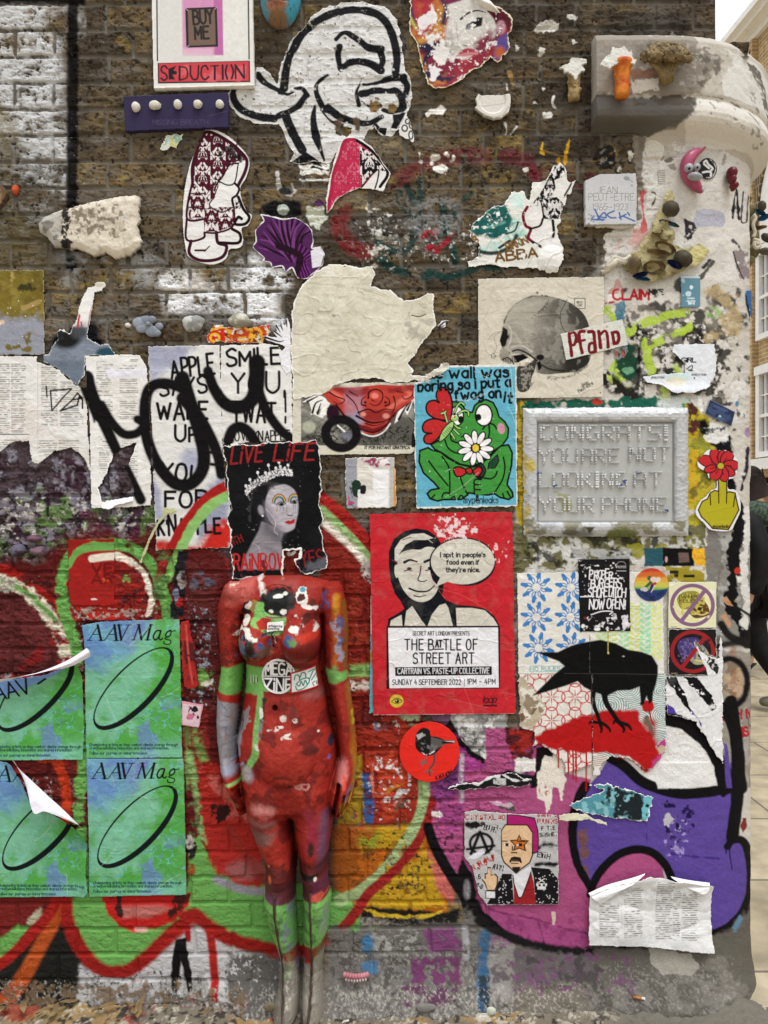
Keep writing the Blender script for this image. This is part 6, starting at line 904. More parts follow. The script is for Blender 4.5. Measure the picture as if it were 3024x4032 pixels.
blend(c,W,ins*np.clip(1.25-sh*1.15,0,1)*.85,'9a958a'); blend(c,W,ins*sst(.72,1.05,sh)*.85,'2a2825'); blend(c,W,ins*ink*.55,SK); blend(c,W,ins*sst(.5,.62,fbm(X,Y*.6,26,4,91))*.3,'b5b0a4')
for q in ((85,440,105,460,100,540,75,560,62,520),(130,610,200,600,240,625,200,650,150,650),(280,650,300,640,310,680,290,700)): poly(c,q,'0f0e0d',soft=4)
stroke(c,(100,400,140,350,220,310,330,290),34,'b0aa9e',soft=26,a=.6); stroke(c,(110,470,150,480,190,540),14,'a9a498',soft=8,a=.7); stroke(c,(300,660,360,690,440,700),10,'1c1a18',soft=6); stroke(c,(460,280,420,360,430,440,480,500),5,'2c2926',a=.8); ell(c,300,620,24,18,'1a1816',soft=6)
poly(c,(178,645,235,620,235,635,200,668,182,665),'cfc9bb',soft=2); poly(c,(165,680,215,670,275,630,270,690,250,740,240,800,200,826,165,800),'3a3733',soft=3,sm=1); spk(c,(165,640,270,820),8,.52,'8a857a',7)
stroke(c,(75,470,100,380,150,310,230,265,310,255,400,270,490,305),6,'4a4640',soft=4,rough=3,fl=(9,.42)); poly(c,(82,448,108,455,116,500,100,548,84,566,70,520),'1a1816',soft=6,rough=5); stroke(c,(70,440,100,425,125,450,130,500,110,560),9,'b5afa2',soft=4); poly(c,(70,590,130,600,160,640,120,660,80,640),'8f897c',soft=4); [stroke(c,(84+i*13,622,86+i*13,648),4,'2a2622') for i in range(6)]; poly(c,(130,300,250,262,330,300,280,380,180,430,110,420),'a8a295',soft=50,a=.55,fl=(20,.3)); stroke(c,(120,590,170,575,230,600,280,640),10,'1c1a18',soft=4); stroke(c,(130,560,190,550,250,585),10,'b5b0a4',soft=5); stroke(c,(95,560,130,590,120,620),12,'a9a498',soft=6); stroke(c,(75,635,110,620,140,650,150,680),7,'1c1a18'); stroke(c,(80,460,30,500,45,560,25,600,40,620),3,'8a857a'); stroke(c,epts(24,610,12,14),4,'55514a',closed=True); stroke(c,(350,740,420,745,500,720,580,670),26,'8f897c',soft=6,fl=(7,.46),w2=12); stroke(c,(250,390,290,350,330,320,350,280),3,'2a2724',fl=(5,.4)); [stroke(c,(a,b,a+8,b-14,a+16,b),3,'2c2926') for a,b in ((290,360),(306,348),(318,330),(330,310))]
stroke(c,(503,272,565,272,565,332,503,332),4,'2a2825',sm=0,closed=True); text(c,'BO',518,300,548,11,3,'2a2825'); text(c,'OK',520,318,548,11,3,'2a2825'); text(c,'Jean',545,795,590,20,4,'57524a',rot=-25); text(c,'Peut-etre',530,830,628,20,4,'57524a',rot=-32); ell(c,283,238,7,9,'7a7468'); ell(c,655,828,4,4,'2c2926')
cut(c,(-67,155,300,148,678,144,672,855,300,862,-64,856),rough=1.2,edge=1); sheet(c,'skull_print','cream print of an engraved human skull in profile','poster',4,wr=.0015)
c=Cv(410,385,830,650,1.7,'d0cfc6'); [stroke(c,(400,y,840,y-60),2.5,'9fb9b4',sm=0,fl=(12,.5)) for y in range(440,700,14)]; spk(c,(410,385,830,650),12,.66,'b59a8a',3); RD='6f1a20'
for q,w_ in (((470,478,485,610),22),((470,485,500,475,512,510,500,545,480,550),18),((560,468,535,470,530,500,545,592),20),((515,530,562,518),14),((585,470,610,470,618,495,625,595),22),((615,535,590,545,590,590,615,590),18),((645,468,655,562),22),((650,490,680,465,695,490,700,560),20),((725,480,735,540),20),((722,475,755,472,765,505,755,535,735,540),20)): stroke(c,q,w_,RD,rough=2)
cut(c,(418,482,786,394,818,548,452,638),rough=1.5); sheet(c,'paper_label','tilted white label lettered Pfand in dark red, across the skull print','label',6)
# ---- small stickers near the column
c=Cv(1118,135,1248,335,1.7,'5c8494'); spk(c,(1120,150,1245,280),40,.55,'a3bcc6',3); ell(c,1188,206,10,12,'d0dde0'); ell(c,1170,245,16,14,'c0d0d6',rough=5); text(c,'ocean',1165,275,1205,11,3,'c9d6da'); text(c,'can save',1160,290,1210,9,3,'c9d6da'); text(c,'Bird',1172,306,1205,13,3.5,'dde6e8'); rect(c,1118,135,1248,152,'b9c3c6'); cut(c,(1126,138,1240,140,1240,322,1130,325),rough=1); sheet(c,'sticker','pale blue card sticker with white print high on the column','sticker',2,'gloss')
c=Cv(905,530,1335,845,2,'d5d8de'); grime(c,.15,'b9bcc4',60,6); text(c,'GIRL',1132,648,1212,24,7,'1c1c1f',sl=.1,gap=1.2); stroke(c,(1160,690,1190,668,1190,690,1170,696,1195,698),6,'1c1c1f'); text(c,'@THEILEYTEAM',1188,728,1270,11,2.5,'3a3a40',gap=1.5); text(c,'@THEILEYTEAM',955,745,1032,11,2.5,'3a3a40',gap=1.5); ell(c,1110,735,70,16,'b5dce0',soft=12); ell(c,1100,760,60,30,'d8d2c0',soft=24); ell(c,1205,742,4,6,'3a3a40')
cut(c,(1088,545,1322,540,1328,640,1325,720,1280,800,1200,832,1080,830,1000,780,930,770,910,735,980,720,1060,715,1150,712,1150,660,1110,610,1080,590),rough=4,edge=3); sheet(c,'torn_paper','torn white paper lettered GIRL on the column','torn paper',3,lift=lambda X,Y: .008*sst(1500,1550,Y))
c=Cv(1255,860,1450,1035,1.7,'26324f'); spk(c,(1260,870,1445,1030),24,.56,'3a4a6a',3); text(c,'COMMUNION',1300,905,1400,14,3,'4c5c7c',rot=22); ell(c,1352,970,8,10,'b9c4d0'); ell(c,1350,985,26,14,'44587c',soft=8); cut(c,(1294,866,1442,940,1420,1028,1265,950)); stroke(c,(1294,866,1442,940,1420,1028,1265,950),4,'b5b9c0',sm=0,closed=True); sheet(c,'sticker','tilted dark navy sticker on the column above the flower','sticker',2,'gloss')
# ---- the yellow hand holding up a red flower
c=Cv(1200,1150,1480,1650,1.6,'dcdadc'); YL,OK='a8a01f','3a2c12'
ol2=lambda q,col,sm=1,w_=8,cl=OK: (poly(c,q,col,sm=sm),stroke(c,q,w_,cl,sm=sm,closed=True))
ol2((1342,1330,1390,1330,1392,1420,1405,1412,1440,1420,1452,1480,1462,1520,1420,1600,1400,1636,1310,1630,1285,1600,1245,1560,1228,1520,1250,1470,1280,1455,1295,1420,1320,1405,1344,1410),YL,0)
for q in ((1344,1400,1346,1480),(1392,1400,1390,1480),(1295,1425,1298,1490),(1440,1430,1430,1500)): stroke(c,q,7,OK)
for a,rx,ry,rr,s_ in ((-160,76,38,66,0),(-115,54,36,62,0),(-85,44,26,56,0),(-55,52,36,62,0),(0,50,36,58,0),(38,44,30,58,0),(75,52,34,54,0),(118,52,36,56,0),(160,40,26,64,0)):
    t=math.radians(a); x,y=1357+rr*math.cos(t),1258+rr*math.sin(t)*.92; ell(c,x,y,rx,ry,'3a1014',rot=a); ell(c,x,y,rx-7,ry-7,'b5252c',rot=a); stroke(c,(1357+26*math.cos(t),1258+26*math.sin(t),1357+60*math.cos(t),1258+55*math.sin(t)),5,'4a1014')
ell(c,1357,1260,24,22,OK); ell(c,1357,1260,18,17,'b0a230'); text(c,'mypenleaks',1312,1626,1408,18,4,'3c3410')
cut(c,(1225,1235,1250,1200,1285,1165,1340,1165,1400,1170,1450,1220,1455,1280,1435,1330,1400,1345,1402,1395,1440,1400,1465,1440,1474,1520,1440,1600,1408,1645,1300,1640,1260,1600,1220,1560,1212,1520,1235,1470,1270,1440,1300,1405,1330,1390,1330,1345,1290,1335,1275,1300,1230,1270),sm=1); sheet(c,'flower_sticker','cut-out sticker of a yellow hand raising a red flower','sticker',3,'gloss')
# ---- printed pattern sheets and the sprayed crow across them
at(2000,2150,1.929); BW='d6d3cb'
s1=Cv(55,190,630,975,1.9,BW); s2=Cv(600,170,1185,975,1.9,BW); s3=Cv(65,950,640,1730,1.9,BW); s4=Cv(622,955,1195,1740,1.9,BW)
for s in (s1,s2,s3,s4): grime(s,.14,'b3aa98',100,9)
def star(cx,cy,r,col):
    for i in range(8):
        a=math.radians(i*45+12); ca,sa=math.cos(a),math.sin(a); x,y=cx+r*.78*ca,cy+r*.78*sa; ell(s1,x,y,r*.27,r*.13,col,rot=math.degrees(a))
        for o in (-.2,.18): b=a+o; stroke(s1,(cx+r*.28*math.cos(b),cy+r*.28*math.sin(b),cx+r*.5*math.cos(b+.16),cy+r*.5*math.sin(b+.16),cx+r*.72*math.cos(b-.02),cy+r*.72*math.sin(b-.02)),7,col)
        stroke(s1,(cx+r*.3*ca,cy+r*.3*sa,cx+r*.55*ca,cy+r*.55*sa),6,col)
for cx,cy in ((208,310),(468,310),(208,535),(465,535),(225,768),(475,768)): star(cx,cy,118,'3f78b5')
stroke(s1,(157,905,420,905,385,945,157,945),5,'6fb2b5',sm=0,closed=True); text(s1,'NO RULES',166,938,385,26,5,'5a9aa0')
for x,cl in ((700,'a9c97a'),(780,'b8cc6a'),(870,'8fd08c'),(950,'c2cc5a'),(1030,'86cf98'),(1115,'cdd86a')):
    for y in range(440 if x>880 else 640,830,42):
        for sg in (-1,1): ell(s2,x+sg*24,y+(sg>0)*20,24,12,cl,rot=-40*sg,a=.8)
        stroke(s2,(x,y-10,x+4,y+14,x,y+34),5,cl,a=.8)
stroke(s2,(1000,700,1030,640,1060,700,1060,780,1000,780),10,'8fd6a0',closed=True,a=.8)
for j in range(5):
    for i in range(4):
        cx,cy=145+i*178+(j % 2)*0,1000+j*178-40; cl='b84a4e'
        for k in range(4): a=math.radians(45+90*k); stroke(s3,(cx+22*math.cos(a),cy+22*math.sin(a),cx+82*math.cos(a),cy+82*math.sin(a)),10,cl,w2=4); b=math.radians(90*k); stroke(s3,epts(cx+58*math.cos(b),cy+58*math.sin(b),44,44,0,20,math.degrees(b)-110,math.degrees(b)+110),9,cl); stroke(s3,(cx+10*math.cos(b),cy+10*math.sin(b),cx+62*math.cos(b),cy+62*math.sin(b)),9,cl,w2=3)
poly(s3,(60,1000,130,1000,200,1100,280,1190,240,1290,160,1370,60,1380),'b3a68f',rough=14); poly(s3,(80,1270,180,1220,240,1200,150,1290,80,1350),'6f5140',rough=6); spk(s3,(65,1030,280,1380),30,.55,'d5cfc2',5); spk(s3,(80,1060,290,1300),24,.58,'8a7a66',6)
W=s4.win(*(tp((622,955))[0]),*(tp((1195,1740))[0])); X,Y=s4.X[W],s4.Y[W]; lx,ly=(X-2000)*1.929,(Y-2150)*1.929
dd=np.full_like(lx,1e9)
for cx,cy in ((900,1060),(1140,1090),(760,1200),(1160,1280),(980,1330),(660,1080),(1120,1480),(700,1660)): dd=np.minimum(dd,np.hypot((lx-cx),(ly-cy)*1.15)+14*(nz(X,Y,40,6)-.5))
blend(s4,W,sst(-.2,.2,np.sin(dd*.36))*.85*(dd<170),'5a8a92'); poly(s4,(622,1560,760,1590,740,1740,622,1740),'d9d4cc',soft=10); [stroke(s4,(630,1590+i*14,690,1580+i*14,740,1590+i*12),5,'8a5a50') for i in range(6)]; rect(s4,1000,1300,1120,1620,'9a3a3a',soft=20,rough=12,a=.7); poly(s4,(1120,1500,1195,1440,1195,1560,1150,1640,1050,1700),'b0407c',rough=4); ell(s4,1150,1530,40,30,'b5a48c',rough=10); stroke(s4,(1040,1290,1080,1420),26,'6f5a4c',rough=12)
CR=[s1,s2,s3,s4]; CK,CRD='101010','a8191a'
poly(CR,(190,1440,260,1400,400,1340,560,1280,640,1260,760,1235,940,1235,990,1260,1000,1340,1060,1400,1110,1500,1120,1580,1080,1620,1060,1700,1000,1660,900,1590,800,1570,740,1560,560,1560,400,1540,240,1500),CRD,soft=14,rough=8,sm=1); ell(CR,1050,1210,46,44,CRD,soft=8,rough=4); stroke(CR,(1060,1240,1075,1310,1095,1350),12,'a01418')
for x,y in ((380,1675),(452,1720),(490,1760),(512,1780),(590,1850)): stroke(CR,(x-6,1540,x,y),13,CRD)
poly(CR,(205,798,300,800,370,798,470,750,580,722,690,704,800,730,900,780,1000,795,1080,825,1125,900,1125,970,1110,1050,1090,1100,1085,1170,1060,1190,1040,1130,1020,1190,1000,1200,990,1120,985,1060,920,1085,820,1090,740,1130,640,1100,570,1065,520,1020,440,1050,330,1085,180,1130,240,1070,340,970,420,905,380,870,300,840),CK,soft=7)
for q,w_,w2 in (((640,1080,635,1170,665,1260,690,1330),40,26),((720,1110,735,1180,790,1270,840,1340),48,30),((670,1330,620,1325,608,1340),26,12),((690,1330,730,1350,760,1380,765,1400),30,14),((690,1340,700,1380,695,1405),28,14),((840,1330,800,1320,790,1340),28,14),((850,1335,900,1350,925,1385),32,16),((850,1345,870,1380,865,1400),28,16)): stroke(CR,q,w_,CK,w2=w2,soft=4)
stroke(CR,(1000,1010,1010,1140,1000,1190),20,CK,soft=5); stroke(CR,(420,960,800,962,1120,966),3,'5a5858',sm=0)
stroke(s2,(748,640,748,800),8,'a89848'); ell(s2,750,804,7,10,'c9b878'); ell(s2,865,830,10,5,'a9a7a4')
cut(s1,(62,202,520,195,611,198,611,962,72,966),rough=2); cut(s2,(610,700,612,195,1000,190,1165,230,1172,962,612,964),rough=2); cut(s3,(72,950,634,950,634,1640,500,1700,430,1705,420,1640,240,1480,180,1510,200,1400,80,1370),rough=7,edge=1); cut(s4,(626,950,1180,952,1186,1440,1180,1560,1080,1680,1020,1680,900,1600,760,1590,700,1650,680,1732,636,1730),rough=6,edge=1)
cut(s3,(60,952,627.5,952,627.5,1760,60,1760)); cut(s4,(628,952,1190,952,1190,1760,628,1760))
for s,l in ((s1,'white sheet printed with blue leaf rosettes behind the crow'),(s2,'white sheet printed with green and yellow leaf columns'),(s3,'torn white sheet printed with red tile flowers under the crow'),(s4,'torn sheet of teal concentric line print under the crow')): sheet(s,'pattern_sheet',l,'print',5 if s in (s1,s2) else 4,wr=.001)
# ---- stickers above the crow
c=Cv(510,85,925,650,1.7,'121113'); spk(c,(510,85,925,300),10,.68,'d9d7d6',3); spk(c,(700,480,925,650),22,.58,'cfcccf',4); spk(c,(520,520,925,650),12,.64,'dcdad9',5); ell(c,560,600,14,14,'e0dedc'); ell(c,665,625,24,12,'e4e2e0'); ell(c,575,540,12,10,'7a1f2c'); spk(c,(520,100,660,420),8,.72,'c9c7c7',8)
for s,x0,y,x1,h,r_ in (('PROPER',610,244,780,64,0),('BURGERS',612,308,845,64,0),('SHOREDITCH',598,382,880,74,0),('NOW OPEN!',600,472,872,76,0)): text(c,s.lower() if 0 else s,x0,y,x1,h,9,'dedcde',gap=1.0,jit=6,sl=.06)
stroke(c,(540,380,640,378),8,'dedcde'); stroke(c,(620,515,700,490,780,492,760,512),8,'dedcde'); text(c,'PROPER',812,164,882,16,3.5,'9a9898'); stroke(c,(812,138,830,118,865,118,882,138),4,'8f8d8d'); stroke(c,(812,186,882,186),5,'b5b3b3')
cut(c,(520,98,910,92,918,640,536,646)); sheet(c,'sticker','black rectangular sticker with four lines of white handwriting','sticker',7,'gloss')
c=Cv(940,155,1215,425,1.6,'c98a3a'); 
for i,cl in enumerate(('b53a2c','c4642c','cf9a3c','bfb54c','6fa050')): poly(c,(930,150+i*40,1220,150+i*40,1220,210+i*40,930,210+i*40),cl,soft=12,rough=5)
poly(c,(930,320,1050,330,1220,320,1220,430,930,430),'24386a',soft=8,rough=5); stroke(c,(1060,240,1080,260,1040,300,1010,330),34,'2f5a3c',soft=4,w2=14); ell(c,1090,250,24,20,'d5c0ae'); stroke(c,(1100,275,1090,300,1070,340),30,'d3bda8',w2=18); stroke(c,(1105,280,1080,290),20,'a83038'); stroke(c,(1080,300,1068,330,1060,360),26,'2a2c5c',w2=10); ell(c,1130,250,24,16,'cfc6c0',rough=8); ell(c,1020,325,24,12,'b9b3b0',rough=6)
for ch,x,y,r_ in (('Y',996,352,35),('O',1018,368,24),('U',1038,378,14),('B',1062,400,4),('E',1086,402,-4),('Y',1116,384,-18),('O',1138,376,-28),('U',1160,360,-38)): text(c,ch,x,y,x+17,24,5,'15151f',rot=r_)
cut(c,epts(1076,290,129,127,0,60)); sheet(c,'round_sticker','round rainbow sticker of a mermaid lettered YOU BE YOU','sticker',7,'gloss')
for k,(y0,bgc,rc,hc,jc,l) in enumerate(((272,'d5d2b0','7d5a78','8a8238','5c3a1c','square pale sticker of a crossed-out helmeted skull in purple and olive'),(622,'161416','8f1f24','3f3468','9a9a78','square black sticker of a crossed-out skull in red, torn at right'))):
    c=Cv(1190,y0-8,1562,y0+360,1.7,bgc); cx,cy=1378,y0+172; spk(c,(1190,y0,1562,y0+350),30,.58,'e0ddcc' if k==0 else '242024',3); ell(c,cx,cy,130,130,'d0c76a' if k==0 else '1a181a',soft=20,a=.4)
    poly(c,(1268,y0+120,1300,y0+80,1350,y0+66,1410,y0+70,1440,y0+110,1450,y0+150,1400,y0+160,1360,y0+200,1300,y0+200,1275,y0+160),hc,sm=1); poly(c,(1440,y0+120,1480,y0+160,1500,y0+210,1490,y0+250,1420,y0+270,1380,y0+260,1350,y0+210,1400,y0+160),jc,sm=1); spk(c,(1260,y0+60,1500,y0+270),9,.52,'b5aa50' if k==0 else '6a5a8c',4); stroke(c,(1400,y0+235,1450,y0+245,1490,y0+230),10,'c9b878'); ell(c,1430,y0+200,16,14,'2a1a10')
    if k==0: [text(c,t_,1285,y0+120+i*32,1410,24,4,'3a3414',gap=1.4) for i,t_ in enumerate(('BANNER','KILLER'))]
    stroke(c,epts(cx,cy,148,148,0,50),28,rc,closed=True,fl=(26,.25)); stroke(c,(1300,y0+290,1470,y0+60),30,rc,sm=0,fl=(26,.25)); text(c,'@artist',1222,y0+340,1266,9,2.5,'8a8060')
    q=(1205,y0-2,1555,y0-4,1552,y0+345,1202,y0+348) if k==0 else (1202,y0+2,1554,y0,1552,y0+220,1470,y0+190,1400,y0+95,1392,y0+100,1450,y0+240,1488,y0+350,1200,y0+352)
    cut(c,q,rough=1 if k==0 else 3,edge=0 if k==0 else 3); sheet(c,'square_sticker',l,'sticker',6,'gloss')
# ---- big torn white sheet over the purple letter
c=Cv(1180,610,1612,1680,2,'d4d3d4'); grime(c,.18,'a9a9ab',70,4); 
for q,w_,w2 in (((1220,980,1280,1090,1330,1180,1380,1260),70,14),((1340,960,1420,1050,1490,1150,1525,1215),84,46)): stroke(c,q,w_,'151416',w2=w2,rough=6)
stroke(c,(1370,1250,1420,1300,1446,1356),14,'4a3a8c',w2=6,rough=3); poly(c,(1185,1180,1260,1240,1300,1310,1185,1290),'4a3a90',soft=3,rough=5); stroke(c,(1185,1290,1300,1310,1400,1400,1480,1520,1540,1640,1580,1700),64,'131213',soft=5); ell(c,1230,1010,30,30,'3a3a3c',soft=16,rough=8); poly(c,(1460,840,1550,850,1560,960,1500,910),'2a282a',rough=10,fl=(12,.42)); wear(c,.69,16,'e2e1e2',3); spk(c,(1480,1180,1570,1260),20,.55,'cfcfd0',6)
cut(c,(1185,985,1260,976,1488,974,1440,880,1395,740,1388,705,1430,780,1480,822,1545,840,1572,840,1578,700,1590,640,1598,760,1600,1640,1560,1590,1480,1440,1400,1330,1300,1290,1190,1270),rough=5,edge=4); sheet(c,'torn_paper','long torn white sheet with black slashes, right of the crow','torn paper',4,wr=.0016)
# ---- round bird sticker
at(32); c=Cv(1005,1250,1380,1630,1.6,'d9281f'); grime(c,.1,'e04a3c',120,3); BK='161415'
poly(c,(1108,1375,1115,1330,1150,1298,1190,1310,1200,1345,1230,1350,1280,1370,1270,1400,1225,1450,1180,1462,1130,1440,1110,1410),BK,sm=1); poly(c,(1200,1350,1270,1370,1340,1372,1342,1388,1290,1392,1240,1420,1190,1450,1200,1400),'55504e',soft=3); poly(c,(1112,1340,1150,1325,1160,1345,1125,1370),'a5a2a2',soft=3); spk(c,(1115,1360,1250,1450),12,.58,'6f6c6c',4); stroke(c,(1290,1380,1335,1380),8,'c9c5c2'); stroke(c,(1270,1384,1330,1386),14,BK,w2=8); ell(c,1162,1340,7,7,'8a8888'); stroke(c,(1130,1440,1180,1455,1230,1430),8,'c9c5c2',fl=(10,.45))
for q,w_ in (((1170,1462,1165,1495,1140,1510),10),((1165,1495,1180,1515),7),((1165,1490,1135,1490),6),((1222,1455,1215,1510,1190,1545,1195,1580),12),((1195,1545,1160,1560),7),((1195,1550,1215,1560),6),((1160,1500,1150,1525),6)): stroke(c,q,w_,'6a5a58' if w_<11 else '4a4442')
text(c,'@ JoLA artist',1232,1605,1335,22,5,'2a1214',rot=-22); cut(c,epts(1191,1439,179,179,0,80),rough=.6); sheet(c,'round_sticker','round fluorescent red sticker of a black bird','sticker',6,'gloss')
# ---- grey and black strip under it
at(32); c=Cv(1280,1530,1800,1700,2,'1b1a1c'); stroke(c,(1300,1650,1400,1620,1480,1630,1520,1600,1600,1580),16,'d5d2d0',rough=5); stroke(c,(1480,1600,1550,1570,1600,1560),20,'a84a7a',rough=4); rect(c,1565,1598,1640,1632,'b5b3b2',rough=3); spk(c,(1560,1595,1645,1635),5,.5,'252424',3); stroke(c,(1620,1570,1700,1610,1780,1600),10,'cfcbc9',rough=4); cut(c,(1290,1660,1330,1640,1400,1625,1480,1620,1540,1590,1660,1560,1740,1590,1790,1600,1790,1640,1700,1645,1600,1650,1440,1665,1340,1668),rough=7,edge=4); sheet(c,'torn_paper','black and white torn strip of paper between the bird sticker and pixel poster','torn paper',4)
# ---- pixel portrait (a plain generic figure)
at(1800,3150,3.770); c=Cv(90,110,1510,1560,1.7,'b3b1b0'); grime(c,.3,'8f8d8c',160,4); spk(c,(100,260,640,460),24,.56,'1c1b1c',3); ell(c,230,340,110,44,'19181a',soft=14,rough=10); stroke(c,(1200,670,1300,620,1490,640),60,'19181a',soft=14,rough=9); stroke(c,(1160,920,1490,915),44,'19181a',soft=12,rough=7); stroke(c,epts(350,620,165,150),44,'161517',closed=True,soft=6); stroke(c,(200,770,330,450,450,740),50,'161517',sm=0,soft=6); stroke(c,(140,705,540,650),40,'161517',soft=6)
def cutout(s,x0,y,x1,h,colr,rot=0):
    n=len(s); wv=(x1-x0)/n; cr,sr=math.cos(math.radians(rot)),math.sin(math.radians(rot))
    for i,ch in enumerate(s):
        if ch==' ': continue
        f=i % 2==0; x=x0+(i+.08)*wv*cr; yy=y+(i*wv)*sr
        if not f: poly(c,(x-3,yy-h*1.12,x+wv*.9,yy-h*1.12,x+wv*.88,yy+h*.12,x-2,yy+h*.1),colr)
        text(c,ch,x+wv*.1,yy,x+wv*.74,h,13,colr if f else 'c9c4c2',rot=rot,gap=.1)
cutout('CRYPTOLEO',108,262,712,66,'9a2026'); cutout('PUNKS',1165,312,1480,60,'9a2026'); cutout('DIGITAL',1175,212,1470,26,'9a2026'); cutout('BURN',375,410,600,70,'1a191a',15); cutout('F THE',1230,415,1440,50,'1a191a',-4); cutout('SYSTEM',1205,510,1478,50,'1a191a',-4); cutout('ETH',1160,805,1370,70,'1a191a',12); cutout('NARCHY',225,1020,580,80,'a02a2c',-30); cutout('ALTH',505,990,690,70,'1a191a',12); cutout('ITS',250,1150,350,60,'1a191a',-10); cutout('OLD',270,1260,370,60,'1a191a',20)
Q=16; PXK,PXS='241a14','d3b08a'
def px(pts,col): poly(c,[round(v/Q)*Q for v in pts],col)
def pxo(pts,col): poly(c,pts,PXK); P=np.array(pts,float).reshape(-1,2); m=P.mean(0); v=m-P; L=np.hypot(v[:,0],v[:,1])[:,None]; poly(c,(P+v/L*20).ravel(),col)
pxo((722,180,900,190,1140,230,1190,420,1200,560,1190,740,1110,770,1100,450,1020,330,722,340),'a02064')
pxo((640,420,700,330,1030,330,1110,440,1112,790,1070,900,960,980,860,1060,760,970,680,900,640,800),PXS); poly(c,(660,1060,800,1060,830,1510,430,1515,560,1300,600,1180),'19181a'); poly(c,(1080,960,1350,985,1480,1130,1490,1510,1150,1510,1120,1100),'19181a'); poly(c,(800,1060,880,1060,1080,930,1080,1020,940,1400,900,1400,820,1150),'d5d3d6'); poly(c,(1080,1020,1120,1180,1155,1510,830,1510,825,1200,900,1400,940,1400),'8f2226'); stroke(c,(815,1080,830,1200,890,1390,915,1420,950,1390,1040,1180,1080,1030),16,PXK,sm=0)
poly(c,(908,475,945,560,1055,565,990,640,1010,730,908,690,815,725,840,640,765,565,875,555),PXK); poly(c,(908,505,935,572,1025,578,970,640,985,705,908,672,840,700,858,640,800,580,885,570),'c0692c'); poly(c,(760,880,790,820,840,805,930,820,950,900,925,900,900,860,800,860,785,905),PXK); poly(c,(800,960,930,955,900,1030,860,1060,820,1020),PXK); rect(c,655,572,740,588,PXK); rect(c,690,622,770,650,'d9d5d0'); rect(c,706,610,752,656,PXK); rect(c,880,572,1000,590,PXK); rect(c,900,610,950,656,PXK); rect(c,870,622,900,650,'d9d5d0'); rect(c,800,650,816,720,PXK); rect(c,785,740,880,758,PXK); rect(c,800,860,930,880,PXK); rect(c,790,900,900,914,PXK)
pxo((440,970,490,960,500,1080,560,1060,600,1110,590,1230,550,1320,440,1320,400,1210,350,1150,400,1140,400,1060,440,1050),PXS); rect(c,410,1310,560,1430,PXK); rect(c,422,1325,552,1420,'d5d3d4')
r_=random.Random(5)
for i in range(70): x,y=(r_.uniform(600,800),r_.uniform(1090,1500)) if i % 2 else (r_.uniform(1140,1480),r_.uniform(1010,1500)); rect(c,x,y,x+14,y+14,'cfcccb')
rect(c,1160,1200,1316,1240,'d5d2d0'); rect(c,1176,1240,1300,1290,'d5d2d0'); rect(c,1190,1212,1225,1245,'19181a'); rect(c,1255,1212,1290,1245,'19181a'); [stroke(c,q,13,'d5d2d0',sm=0) for q in ((1195,1130,1280,1185),(1280,1130,1195,1185))]; poly(c,(140,840,260,760,370,690,405,760,300,830,240,850),'d5d2d8')
cut(c,(100,160,250,130,700,175,1140,180,1478,190,1484,900,1494,1515,800,1518,430,1530,300,1350,240,1080,210,960,160,900,105,830),rough=3,edge=2); sheet(c,'pixel_poster','grey ransom-note poster of a pink-haired pixel man, torn at left','poster',4)
# ---- crumpled newspaper,lower right
at(43); c=Cv(580,750,1320,1235,2,'dddcda')
for i,b in enumerate([(655,930,765,1130),(800,830,905,1130),(990,790,1085,1150),(1090,850,1130,1150),(1140,860,1230,1150)]): print_(c,b,8.6,'807d7a',.8,seed=40+i)
poly(c,(660,870,750,840,830,850,700,930),'d0cfcd',rough=4); grime(c,.15,'b3b1ae',80,4); creases(c,12,8,.5,'bab8b6',200); creases(c,8,18,.5,'e0dfdd',200)
cut(c,(592,880,640,860,760,810,860,785,940,760,1000,768,1140,790,1296,820,1300,900,1305,1100,1312,1228,1150,1220,960,1195,800,1190,590,1184,592,1050),rough=3,edge=2)
LN=lambda X,Y: .006+.010*sst(120,0,Y-(2932+760/1.508))+.014*np.abs(nz(X*.7+Y,Y*1.1-X*.5,95,3)-.5)+.010*sst(3560,3450,Y+(X-2560)**2*.0003)+.008*np.clip(np.sin((X-2300)*.011)*np.sin((Y-3500)*.013),0,1)
p_=sheet(c,'newspaper_page','crumpled white newspaper page peeling off over the purple letter','newspaper',6,lift=LN,wr=.001,h0=.018); flap('folded_corner',[[(592,882,.024),(700,834,.03),(860,789,.034),(930,764,.03)],[(625,920,.036),(730,880,.044),(850,835,.046),(925,775,.036)],[(664,950,.032),(740,900,.042),(862,822,.044),(930,766,.034)]],p_,'e6e5e4'); flap('folded_corner',[[(1080,782,.026),(1180,804,.03),(1296,822,.03)],[(1100,800,.034),(1200,860,.042),(1292,850,.04)],[(1110,805,.034),(1245,888,.044),(1290,870,.04)]],p_,'e6e5e4')
# ---- small things on the left of the mannequin
at(31); c=Cv(408,175,692,585,2,'93201d'); stroke(c,(405,330,450,260,540,225,700,218),66,GRN,soft=7); poly(c,(408,175,692,175,692,205,540,200,440,250,410,320),'8a1f1c',soft=5,rough=4); stroke(c,(555,300,640,288,700,286),44,'d8cfbf',soft=8); text(c,'VE',555,385,675,55,16,'5c1514',a=.8); text(c,'AR',555,445,675,50,16,'5c1514',a=.8); [stroke(c,(550,y,670,y),12,'64201c',a=.6,fl=(8,.45)) for y in (465,490,515)]; spk(c,(600,380,680,460),20,.56,'c04a2c',5); ell(c,570,540,20,6,'d9d4cc',rough=4); grime(c,.15,'b02a24',80,5)
cut(c,(412,190,560,182,686,182,688,575,640,580,430,575,415,500),rough=3,edge=1,ecol='8a3a34'); sheet(c,'painted_sheet','red painted sheet with green arc and faint lettering above the magazine posters','poster',1)
